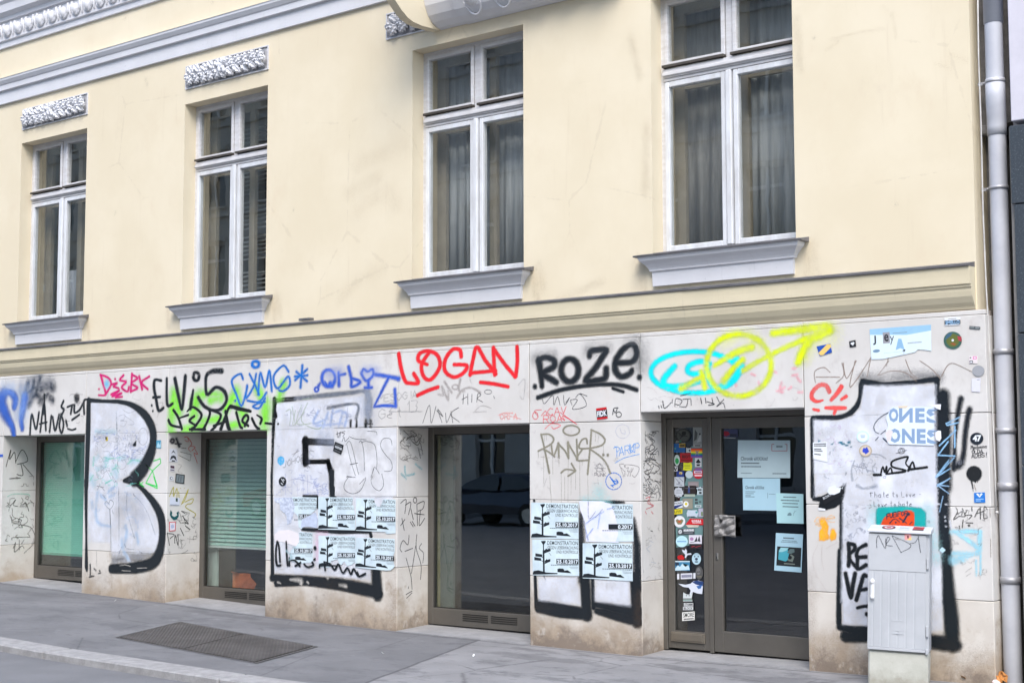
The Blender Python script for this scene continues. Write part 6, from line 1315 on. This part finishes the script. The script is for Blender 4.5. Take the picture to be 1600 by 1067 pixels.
stick('blue rectangular sticker with a white heart outline above the LES API tag', Z('f', (815, 198), (928, 192), (934, 298), (818, 300)), C8(38, 118, 200), [('p', [(.2, .85), (.5, .5), (.8, .85), (.68, .95), (.5, .8), (.32, .95)], Wt), ('p', [(.38, .85), (.5, .66), (.62, .85), (.5, .76)], C8(38, 118, 200)), ('b', .15, .3, .85, .38, C8(170, 205, 235)), ('b', .15, .14, .6, .22, C8(170, 205, 235))], group=SG)
stick('small pale diamond sticker on the black edge of the figure 1', Z('f', (453, 793), (485, 760), (520, 793), (488, 825)), C8(190, 220, 235), (), group=SG)
stick('white notice sticker with small black print at the left edge of the figure 1', Z('c', (70, 742), (215, 732), (220, 945), (76, 912)), C8(226, 230, 234), [('b', .08, .86, .95, .93, INK), ('b', .08, .76, .95, .83, INK), ('b', .08, .58, .6, .65, INK), ('b', .08, .48, .68, .55, INK), ('b', .08, .28, .55, .35, INK)], group=SG)
stick('round cream sticker with a blue star figure on the figure 1', Z('c', (552, 765), (685, 765), (685, 888), (552, 888)), C8(176, 160, 140), [('e', .5, .5, .43, .43, C8(206, 192, 172)), ('p', [(.25, .5), (.35, .75), (.5, .7), (.62, .85), (.7, .6), (.8, .45), (.65, .3), (.5, .2), (.4, .35), (.3, .35)], C8(48, 70, 190))], OVAL, group=SG)
stick('pale turquoise round stencil sticker above the cream round one', Z('c', (525, 620), (655, 620), (655, 740), (525, 740)), C8(200, 228, 234), [('e', .5, .5, .40, .40, C8(222, 230, 238)), ('b', .32, .55, .7, .62, C8(120, 160, 190)), ('b', .36, .4, .66, .48, C8(120, 160, 190))], OVAL, group=SG)
stick('white torn sticker on the black serif of the figure 1', Z('d', (215, 400), (360, 370), (360, 480), (225, 490)), C8(226, 232, 236), (), [(.1, .1), (.5, 0), (.95, .2), (1, .6), (.7, .7), (.6, 1), (.2, .9), (0, .5)], off=.0055, group=SG)
stick('white torn strip at the tip of the black serif', Z('d', (125, 620), (200, 630), (200, 648), (130, 645)), C8(230, 232, 236), (), off=.0055, group=SG)
stick('black curved sticker with white hand lettering on the serif of the figure 1', Z('d', (160, 500), (380, 390), (400, 470), (190, 590)), C8(22, 24, 28), [('t', 'BOAT', .04, .55, .42, .85, Wt), ('t', 'SMON', .5, .62, .98, .95, Wt)], off=.0045, group=SG)
stick('teal square sticker at the right edge of the big letter B', Z('a', (832, 585), (880, 583), (880, 668), (832, 665)), C8(70, 140, 170), [('p', [(.1, .3), (.4, .8), (.7, .4), (.95, .9), (.95, .1), (.1, .05)], C8(160, 200, 214))], group=SG)
stick('tilted black sticker with white letters beside the AMS pen tag', Z('E', (662, 692), (735, 722), (712, 802), (645, 770)), Bk, [('t', 'ADDOR', .1, .42, .92, .66, Wt, .03), ('b', .12, .15, .85, .22, Gy), ('b', .15, .78, .85, .84, Gy)], off=.0055, group=SG)
stick('round black sticker with white marks on the letter E', Z('E', (192, 985), (255, 985), (255, 1062), (192, 1062)), Bk, [('l', .35, .8, .65, .4, .08, Wt), ('l', .3, .35, .55, .15, .08, Wt), ('l', .6, .75, .75, .6, .08, Wt)], OVAL, group=SG)
stick('tiny yellow and black sticker inside the big letter B', Z('a', (300, 548), (325, 548), (328, 590), (303, 590)), C8(200, 180, 60), [('r', .0, .3, .6, 1, Bk)], group=SG)
# stickers on the second jamb
JG = 'stickers on the jamb of the second shop window'
stick('white sticker with a grey sketched figure, high on the jamb of the second shop window', Z('j', (55, 170), (120, 175), (125, 290), (50, 285)), C8(200, 202, 210), [('p', [(.1, .1), (.5, .3), (.9, .05), (.8, .4), (.5, .5), (.2, .4)], INK), ('p', [(.2, .6), (.5, .9), (.8, .6), (.5, .75)], INK), ('r', .3, .02, .7, .12, Bk)], plane=JS2, off=.004, group=JG)
stick('white and purple striped sticker on the jamb below the sketched figure', Z('j', (58, 315), (100, 320), (98, 375), (56, 368)), C8(200, 196, 200), [('r', .1, .5, .9, .9, C8(70, 44, 60)), ('r', .1, .15, .9, .3, C8(60, 62, 90))], plane=JS2, off=.004, group=JG)
stick('small white sticker with a curled black mark on the jamb', Z('j', (52, 410), (92, 412), (90, 452), (50, 450)), C8(206, 208, 212), [('e', .45, .5, .3, .3, Bk), ('e', .5, .5, .2, .2, Wt)], plane=JS2, off=.004, group=JG)
stick('grey square sticker with a dark frame on the jamb', Z('j', (108, 390), (188, 402), (182, 482), (102, 470)), C8(40, 44, 44), [('r', .1, .1, .9, .9, C8(120, 130, 134)), ('l', .3, .2, .4, .8, .08, C8(80, 90, 98)), ('l', .6, .2, .6, .8, .08, C8(80, 90, 98))], plane=JS2, off=.004, group=JG)
stick('white sticker with a black and green corner on the jamb beside the yellow MIDE tag', Z('j', (58, 598), (142, 605), (142, 672), (56, 668)), C8(206, 212, 226), [('r', .6, .5, .8, .95, C8(30, 60, 44)), ('b', .05, .03, .95, .1, INK)], plane=JS2, off=.004, group=JG)
stick('dark teal grin-shaped sticker on the jamb', Z('j', (55, 705), (135, 715), (132, 800), (58, 795)), C8(20, 84, 88), [('p', [(.3, .45), (.55, .3), (.75, .45), (.55, .38)], C8(30, 110, 112))], [(.1, .98), (.28, .7), (.2, .45), (.5, .3), (.85, .5), (.75, .75), (.98, .95), (1, .4), (.75, .05), (.4, .0), (.1, .25), (.0, .5)], plane=JS2, off=.004, group=JG)
stick('white sticker with a red border low on the jamb', Z('j', (50, 815), (108, 812), (106, 892), (50, 898)), C8(204, 70, 76), [('r', .1, .08, .9, .92, C8(220, 214, 222)), ('e', .5, .5, .25, .22, C8(170, 180, 206))], plane=JS2, off=.004, group=JG)
# --- stickers on the side light of the entrance
SL = front(DY+.032); DG = 'stickers crowded on the narrow entrance pane'
TEALP = C8(92, 142, 134)
def sl(label, fr, x0, y0, x1, y1, base, marks=(), shape=None, tilt=0., lv=1):
    return paper('sticker', 'entrance pane sticker: '+label, 'sticker', ZR(fr, x0, y0, x1, y1, tilt), SL, flat(base), marks, shape, off=.0015+.0022*lv, group=DG)
paper('sheet', 'teal backing sheet behind the upper stickers of the narrow entrance pane', 'paper', Z('s', (330, 400), (605, 400), (605, 1067), (300, 1067)), SL, M('teal backing paper', C8(96, 128, 128), .7, var=.1, scale=9), (), [(0, .0), (1, 0), (1, .9), (.8, 1), (.3, .96), (.2, .5)], off=.001)
paper('sheet', 'teal backing sheet behind the lower stickers of the narrow entrance pane', 'paper', Z('t', (150, 250), (600, 220), (590, 1000), (170, 1067)), SL, M('teal backing paper', TEALP, .7), (), [(0, .0), (.5, .0), (.55, .12), (1, .15), (1, 1), (.2, .98), (0, .5)], off=.001)
sl('dark disc with scribbled rings at the top', 's', 165, 145, 400, 370, C8(46, 48, 46), [('e', .5, .5, .42, .42, C8(70, 72, 68)), ('l', .2, .7, .5, .4, .05, C8(20, 22, 22)), ('l', .3, .3, .7, .8, .05, C8(20, 22, 22)), ('e', .55, .65, .15, .15, C8(24, 26, 26)), ('l', .2, .5, .8, .45, .04, C8(24, 26, 26)), ('e', .3, .1, .08, .06, C8(40, 110, 80))], OVAL)
sl('grey white figure print with a caption bar', 's', 440, 125, 585, 445, C8(128, 132, 130), [('p', [(.1, .3), (.2, .9), (.5, .7), (.4, .4)], C8(70, 74, 74)), ('p', [(.4, .25), (.9, .3), (.85, .7)], C8(160, 162, 160)), ('e', .75, .66, .09, .05, Bk), ('r', .05, .02, .95, .16, C8(150, 152, 150)), ('b', .2, .06, .8, .12, Bk)])
sl('blue flag with a yellow corner and star', 's', 120, 385, 318, 525, C8(28, 84, 140), [('r', .5, .55, 1, 1, C8(160, 130, 44)), ('b', .55, .65, .95, .9, C8(40, 40, 40)), ('p', [(.1, .45), (.18, .55), (.26, .45), (.22, .35), (.14, .35)], C8(90, 150, 110))])
sl('small white square with a black corner mark', 's', 330, 445, 405, 525, C8(178, 182, 182), [('r', .1, .85, .9, 1, Bk), ('p', [(.5, .5), (.9, .6), (.9, .25), (.6, .2)], Bk)])
sl('rainbow striped rectangle with a grey cross', 's', 408, 462, 606, 608, C8(200, 60, 40), [('r', 0, .66, 1, .83, C8(226, 120, 30)), ('r', 0, .5, 1, .66, C8(220, 200, 50)), ('r', 0, .34, 1, .5, C8(60, 140, 70)), ('r', 0, .16, 1, .34, C8(40, 80, 150)), ('r', 0, 0, 1, .16, C8(120, 70, 140)), ('l', .35, .3, .62, .75, .1, Gy), ('l', .38, .75, .64, .3, .1, Gy)], lv=2)
sl('white oval with a green leaf', 's', 140, 560, 230, 735, C8(176, 190, 184), [('e', .5, .42, .34, .28, C8(44, 140, 76))], OVAL)
sl('red rectangle with black lettering', 's', 232, 535, 432, 680, C8(158, 26, 34), [('t', 'RIOT', .18, .42, .82, .78, C8(50, 16, 18), .03), ('b', .1, .12, .9, .25, C8(40, 16, 18))])
sl('white card with a black potted plant', 's', 470, 610, 575, 755, C8(186, 190, 192), [('p', [(.2, .3), (.8, .3), (.7, .1), (.3, .1)], Bk), ('p', [(.1, .5), (.5, .9), (.9, .5), (.6, .4), (.4, .4)], Bk)])
sl('ragged yellow patch with green print', 's', 272, 685, 428, 815, C8(206, 206, 36), [('b', .2, .5, .8, .7, C8(150, 160, 40)), ('b', .25, .25, .8, .4, C8(150, 160, 40))], [(.05, .1), (.4, .0), (.95, .05), (1, .6), (.9, 1), (.5, .95), (.1, .98), (.12, .55)], lv=2)
sl('tiny white square with a black V', 's', 120, 745, 196, 825, C8(188, 190, 192), [('p', [(.1, .9), (.35, .9), (.55, .4), (.8, .9), (.95, .9), (.65, .1), (.4, .1)], Bk)])
sl('blue square with a cream blossom', 's', 178, 820, 298, 915, C8(34, 54, 120), [('e', .55, .65, .22, .24, C8(200, 184, 120)), ('e', .5, .55, .12, .12, C8(150, 120, 60))])
sl('plain pale disc in the upper third', 's', 318, 812, 438, 935, C8(178, 192, 196), [('e', .5, .5, .45, .45, C8(184, 198, 202))], OVAL)
sl('round red, white and purple badge with a NEIN banner', 's', 440, 765, 606, 942, C8(180, 26, 44), [('p', [(.1, .5), (.2, .9), (.5, 1), (.8, .9), (.9, .5), (.7, .6)], C8(120, 84, 140)), ('r', .12, .48, .85, .7, C8(220, 214, 222)), ('b', .2, .52, .8, .66, C8(120, 40, 90)), ('r', .16, .22, .86, .38, C8(232, 190, 196))], OVAL, lv=2)
sl('white card with pencil grey sketches', 's', 143, 915, 300, 1067, C8(178, 184, 190), [('l', .1, .9, .5, .4, .06, C8(110, 112, 126)), ('l', .5, .9, .9, .5, .06, C8(110, 112, 126)), ('l', .2, .3, .8, .15, .06, C8(110, 112, 126)), ('e', .5, .4, .12, .1, C8(120, 122, 134))])
sl('grey pink strip', 's', 360, 985, 530, 1067, C8(136, 128, 128), [('b', .1, .3, .9, .7, C8(150, 140, 142))])
sl('white scalloped cloud with drawn lines', 't', 128, 108, 294, 278, C8(182, 188, 196), [('b', .2, .4, .8, .44, C8(90, 94, 104)), ('b', .2, .55, .8, .59, C8(90, 94, 104)), ('b', .3, .7, .7, .74, C8(90, 94, 104)), ('l', .1, .3, .3, .15, .05, INK), ('l', .8, .8, .95, .6, .05, INK), ('l', .4, .12, .6, .12, .06, INK)], [(.5+(.5 if i % 2 else .43)*math.cos(i*math.pi/10), .5+(.5 if i % 2 else .43)*math.sin(i*math.pi/10)) for i in range(20)])
sl('dark photo with a small blue standing figure', 't', 300, 88, 486, 215, C8(40, 34, 34), [('p', [(.3, .1), (.36, .9), (.46, .92), (.5, .1)], C8(54, 70, 120)), ('e', .4, .9, .06, .06, C8(180, 180, 180)), ('l', .1, .7, .9, .66, .05, C8(110, 110, 116))])
sl('pale strip under the dark photo', 't', 300, 222, 470, 262, C8(160, 172, 160), [('b', .1, .35, .9, .65, C8(150, 162, 150))])
sl('white torn scrap with two black bars at the right edge', 't', 490, 92, 604, 232, C8(178, 192, 198), [('r', .2, .5, .75, .66, Bk), ('r', .4, .12, .75, .34, Bk), ('r', .7, .8, .9, .95, C8(60, 64, 72))], [(.1, 0), (.9, .0), (1, .4), (.95, 1), (.5, .9), (0, .8), (.15, .5)])
sl('taupe square with a white and yellow daisy', 't', 274, 288, 436, 456, C8(132, 130, 118), [('r', .06, .06, .94, .94, C8(140, 138, 124)), ('e', .33, .46, .26, .28, Wt), ('e', .34, .48, .13, .14, C8(206, 190, 40))])
sl('tilted white label with blue and black lettering', 't', 122, 345, 276, 455, C8(206, 212, 220), [('t', 'TIONS', .12, .58, .9, .86, C8(40, 44, 54), .03), ('p', [(.0, .2), (.2, .42), (1, .52), (1, .38), (.3, .0), (.1, .0)], C8(32, 50, 110))], None, -20, 2)
sl('yellow lettered strip below the tilted white label', 't', 128, 465, 274, 545, C8(204, 190, 40), [('t', 'LIVE', .15, .25, .85, .75, C8(70, 66, 20), .02)], None, -14, 2)
sl('teal grey label with dark marks', 't', 448, 285, 592, 432, C8(110, 140, 140), [('r', .15, .72, .45, .95, INK), ('r', .15, .4, .5, .6, INK), ('r', .6, .5, .85, .7, C8(70, 90, 92)), ('r', .15, .02, .85, .25, C8(190, 204, 206)), ('b', .3, .08, .75, .18, C8(70, 84, 86))])
sl('white cloud-shaped torn scrap', 't', 338, 472, 524, 595, C8(184, 196, 208), [('b', .1, .06, .7, .2, C8(50, 60, 70)), ('e', .84, .7, .1, .14, C8(70, 150, 150))], [(.05, .1), (.3, .05), (.6, .2), (.9, .05), (1, .6), (.85, 1), (.4, .95), (.1, 1), (0, .6)])
sl('pale violet and brown scrap at the right edge', 't', 526, 445, 608, 580, C8(170, 170, 188), [('r', .5, .1, .85, .6, C8(110, 130, 90))])
sl('white disc with a brown crest', 't', 138, 562, 318, 748, C8(214, 216, 220), [('p', [(.15, .6), (.3, .72), (.5, .62), (.7, .72), (.85, .6), (.75, .4), (.65, .25), (.35, .25), (.25, .4)], C8(120, 116, 84)), ('e', .5, .5, .16, .1, C8(170, 84, 50))], OVAL, lv=2)
sl('red slanted arrow label with white letters', 't', 322, 605, 612, 712, C8(192, 30, 38), [('p', [(.0, .1), (.1, .95), (.26, 1), (.12, .3)], C8(190, 180, 186)), ('t', 'SCHULA', .34, .5, .86, .78, Wt, .03), ('t', 'TROMMEL', .36, .25, .88, .45, Wt, .02)], [(0, .08), (.25, .98), (1, .92), (1, .0)], lv=2)
sl('cream torn strip under the red arrow label', 't', 322, 702, 540, 750, C8(196, 190, 176), [('b', .1, .3, .6, .6, C8(206, 200, 186))], [(0, .9), (.2, .0), (.9, .1), (1, .9)])
sl('dark banner with a round white badge', 't', 198, 772, 466, 862, C8(62, 66, 72), [('e', .15, .5, .11, .36, C8(190, 196, 200)), ('l', .1, .4, .2, .6, .05, INK), ('r', .34, .5, .98, .92, C8(150, 156, 162)), ('t', 'KURTINE', .38, .54, .95, .88, C8(220, 222, 226), .03), ('b', .4, .15, .9, .35, C8(120, 126, 132))], None, -8, 2)
sl('light blue disc with a blue word across', 't', 168, 880, 358, 1060, C8(178, 216, 226), [('b', .12, .44, .88, .56, C8(96, 140, 190)), ('b', .3, .7, .7, .76, C8(150, 196, 214))], OVAL, lv=2)
sl('white card with purple and black drawn figures', 't', 374, 868, 580, 1008, C8(206, 204, 214), [('e', .22, .55, .14, .2, C8(160, 120, 160)), ('p', [(.4, .2), (.6, .8), (.66, .3), (.8, .9), (.9, .2), (.7, .3)], C8(44, 44, 52)), ('b', .1, .15, .4, .22, INK)])
sl('black label with a red handwritten word', 't', 384, 1012, 592, 1090, C8(34, 30, 34), [('l', .15, .4, .4, .6, .1, C8(170, 40, 56)), ('l', .45, .35, .85, .65, .1, C8(150, 40, 56))])
sl('white ink splash', 'v', 205, 45, 325, 170, C8(196, 202, 214), (), [(.0, .85), (.3, .75), (.4, .95), (.55, .7), (.5, .45), (.95, .5), (1, .35), (.6, .3), (.4, .0), (.3, .05), (.35, .35), (.1, .6)], lv=2)
sl('dark red blot', 'v', 148, 130, 236, 192, C8(176, 26, 28), (), [(.05, .2), (.3, .0), (.9, .05), (1, .4), (.8, .8), (.6, 1), (.2, .9), (0, .7)])
sl('egg-shaped pale blue face', 'v', 328, 108, 440, 250, C8(172, 200, 212), [('e', .5, .48, .16, .12, C8(44, 54, 80)), ('e', .3, .7, .09, .06, C8(60, 80, 100)), ('e', .7, .7, .09, .06, C8(60, 80, 100)), ('e', .5, .24, .2, .07, C8(70, 96, 110)), ('l', .2, .86, .8, .86, .04, C8(70, 96, 110))], OVAL)
sl('white and blue breaking wave', 'v', 118, 205, 302, 325, C8(56, 120, 156), [('p', [(.0, .2), (.2, .55), (.35, .4), (.5, .75), (.7, .4), (.9, .6), (1, .1), (.5, .05), (.0, .0)], C8(184, 210, 222)), ('r', .0, .9, 1, 1, C8(200, 220, 228)), ('p', [(.02, .9), (.25, .85), (.3, .6), (.05, .5)], C8(34, 50, 70))])
sl('faded grey portrait disc', 'v', 370, 270, 466, 432, C8(76, 76, 76), [('e', .4, .62, .26, .26, C8(112, 112, 114)), ('e', .32, .56, .08, .06, C8(50, 50, 52)), ('e', .52, .58, .08, .06, C8(50, 50, 52)), ('b', .2, .18, .8, .24, C8(130, 124, 100))], OVAL)
sl('white lettered strip with two end tabs', 'v', 145, 362, 372, 432, C8(206, 208, 216), [('b', .24, .25, .8, .75, C8(90, 92, 120)), ('r', .12, .0, .2, 1, C8(30, 34, 40)), ('r', .83, .0, .88, 1, C8(30, 34, 40))], None, -10)
sl('large torn white and blue remnant', 'v', 158, 445, 470, 622, C8(204, 210, 222), [('p', [(.55, .9), (.75, 1), (1, .9), (.98, .6), (.7, .72)], C8(34, 60, 110)), ('p', [(.72, .6), (.95, .7), (.9, .45), (.8, .4)], C8(56, 100, 160))], [(.0, .78), (.3, .7), (.5, .78), (.6, .95), (.8, 1), (1, .9), (.97, .4), (.95, .05), (.75, .1), (.6, .2), (.45, .0), (.5, .3), (.42, .5), (.2, .55)])
sl('white horned mask over a green caption', 'v', 212, 590, 338, 702, C8(196, 204, 206), [('p', [(.3, .62), (.42, .55), (.45, .7)], Bk), ('p', [(.6, .7), (.62, .55), (.75, .62)], Bk), ('b', .05, .06, .95, .2, C8(90, 130, 120)), ('r', .0, .22, 1, .32, C8(60, 62, 56))], [(.05, .0), (.98, .0), (.9, .35), (1, .95), (.7, .75), (.4, .75), (.08, 1), (.05, .5)])
sl('black and white label with two rows of letters', 'v', 215, 718, 350, 815, C8(34, 36, 38), [('r', .1, .52, .95, .95, C8(200, 204, 206)), ('r', .02, .05, .95, .46, C8(206, 210, 212)), ('t', 'STAMM', .16, .58, .9, .9, C8(50, 52, 54), .03), ('t', 'BLOCK', .1, .1, .9, .4, C8(40, 42, 44), .03)])
sl('white label reading SMORE in tall black letters at the bottom', 'v', 208, 838, 362, 945, C8(216, 216, 212), [('t', 'SMORE', .08, .38, .94, .90, C8(24, 24, 26), .015), ('b', .12, .1, .92, .26, C8(40, 40, 42))], None, -12)
# --- notices on the door glass
DP_ = front(DY+.030); NP = M('notice paper', C8(176, 196, 200), .6, var=.04, scale=4); NP2 = M('bluish notice paper', C8(166, 200, 214), .6, var=.04, scale=4); NG = C8(64, 74, 82)
paper('notice', 'large grey white notice with a red bracketed box and bold headline on the door glass', 'notice', Z('w', (295, 245), (1022, 248), (1022, 770), (288, 765)), DP_, NP,
      [('t', 'Chronik eXXXnt?', .06, .46, .58, .56, NG, .02), ('b', .07, .37, .42, .405, NG), ('b', .07, .28, .46, .315, C8(100, 112, 118)), ('b', .07, .11, .28, .13, C8(100, 112, 118)), ('b', .67, .10, .93, .13, C8(100, 112, 118)),
       ('l', .655, .72, .655, .90, .01, C8(160, 50, 44)), ('l', .94, .72, .94, .90, .01, C8(160, 50, 44)), ('l', .655, .895, .70, .895, .014, C8(160, 50, 44)), ('l', .655, .72, .94, .72, .014, C8(160, 50, 44)), ('l', .90, .895, .94, .895, .014, C8(160, 50, 44)), ('b', .74, .81, .86, .86, C8(104, 112, 114))], off=.002)
paper('notice', 'smaller bluish notice with one bold headline tucked under the large one on the door glass', 'notice', Z('w', (362, 772), (882, 775), (885, 1225), (370, 1215)), DP_, NP2,
      [('t', 'Chronik eXXXnt', .07, .66, .58, .76, NG, .02), ('b', .07, .57, .34, .59, NG), ('b', .07, .51, .30, .53, NG), ('b', .07, .45, .22, .47, NG), ('b', .07, .41, .32, .43, NG), ('l', .67, .38, .67, .55, .008, NG), ('b', .7, .50, .88, .52, C8(120, 140, 150))], off=.004)
paper('notice', 'pale blue notice with four centred lines and a small drawing on the door glass', 'notice', Z('x', (848, 0), (1196, 12), (1200, 394), (858, 384)), DP_, M('third notice paper', C8(172, 212, 216), .6, var=.03),
      [('b', .26, .86, .74, .895, NG), ('b', .17, .75, .85, .785, NG), ('b', .23, .65, .8, .685, NG), ('b', .23, .54, .82, .575, NG), ('p', [(.4, .26), (.42, .33), (.5, .37), (.56, .32), (.55, .26)], C8(110, 140, 148)), ('l', .62, .26, .68, .44, .012, C8(120, 150, 156)), ('l', .62, .34, .74, .44, .01, C8(120, 150, 156))], off=.006)
paper('notice', 'tilted white sheet with a dark photograph of a lake low on the door glass', 'notice', Z('x', (842, 510), (1190, 528), (1170, 1018), (820, 990)), DP_, NP2,
      [('b', .28, .86, .68, .895, NG), ('b', .24, .80, .78, .82, C8(100, 118, 128)), ('b', .2, .76, .82, .78, C8(100, 118, 128)), ('r', .07, .135, .96, .645, C8(30, 36, 38)), ('p', [(.13, .30), (.14, .55), (.22, .62), (.45, .6), (.52, .48), (.48, .3), (.4, .26)], C8(70, 160, 176)), ('p', [(.14, .5), (.2, .62), (.5, .62), (.42, .55), (.25, .5)], C8(150, 200, 206)), ('p', [(.44, .5), (.56, .6), (.7, .6), (.72, .52), (.55, .46)], C8(90, 110, 110)), ('p', [(.48, .36), (.6, .46), (.72, .4), (.66, .26), (.5, .28)], C8(110, 120, 112)), ('e', .56, .37, .07, .05, C8(18, 24, 26)), ('b', .35, .19, .75, .215, C8(140, 150, 140))], off=.002)
stick('small red and blue flag sticker in the top corner of the door glass', Z('w', (102, 92), (295, 95), (290, 200), (100, 200)), C8(60, 64, 96), [('p', [(.0, .2), (.0, .75), (.3, .7), (.45, .35), (.2, .1)], C8(140, 24, 44)), ('r', .45, .05, .95, .4, C8(34, 40, 56))], plane=DP_, off=.002)
stick('thin white strip under the flag sticker on the door glass', Z('w', (98, 205), (262, 212), (262, 222), (98, 215)), C8(150, 150, 150), (), plane=DP_, off=.002)
# --- stickers on the cabinet
ROOFP = Plane(CMAT @ Vector((0, -.018, CH+.0135)), (CMAT.to_3x3() @ Vector((0, -.106, .994))).normalized(), ca2, (CMAT.to_3x3() @ Vector((0, .994, .106))).normalized())
def roofst(label, x0, x1, base, marks, shape=None):
    C = [CMAT @ Vector((x, y, CH+.0072+(y+.010)*.1067)) for x, y in ((x0, .20), (x1, .20), (x1, .03), (x0, .03))]
    class RP:
        n = ROOFP.n
        def pt(s, u, v, off=0.): return C[int(u)]
    return paper('sticker', label, 'sticker', [(0, 0), (1, 0), (2, 0), (3, 0)], RP(), flat(base), marks, shape, off=.0015)
roofst('dark oval sticker with red and white rings on the cabinet roof', .09, .19, C8(40, 36, 40), [('e', .5, .5, .4, .38, C8(170, 40, 50)), ('e', .5, .5, .3, .28, C8(200, 200, 206)), ('e', .5, .5, .2, .18, C8(150, 50, 60))], OVAL)
roofst('white smudged sticker in the middle of the cabinet roof', .215, .295, C8(190, 196, 204), [('b', .1, .4, .9, .6, C8(120, 130, 146))])
roofst('red and black sticker on the right of the cabinet roof', .32, .40, C8(170, 40, 52), [('r', .0, .0, 1, .25, Bk), ('b', .2, .5, .8, .7, C8(90, 20, 28))])
stick('small pink and yellow square sticker on the cabinet door', Z('P', (872, 492), (928, 495), (928, 552), (872, 550)), C8(214, 150, 150), [('p', [(.3, .0), (1, .0), (1, .5), (.6, .2)], C8(226, 190, 110)), ('r', .38, .25, .62, .65, C8(90, 50, 44))], plane=CABP, off=.0036)
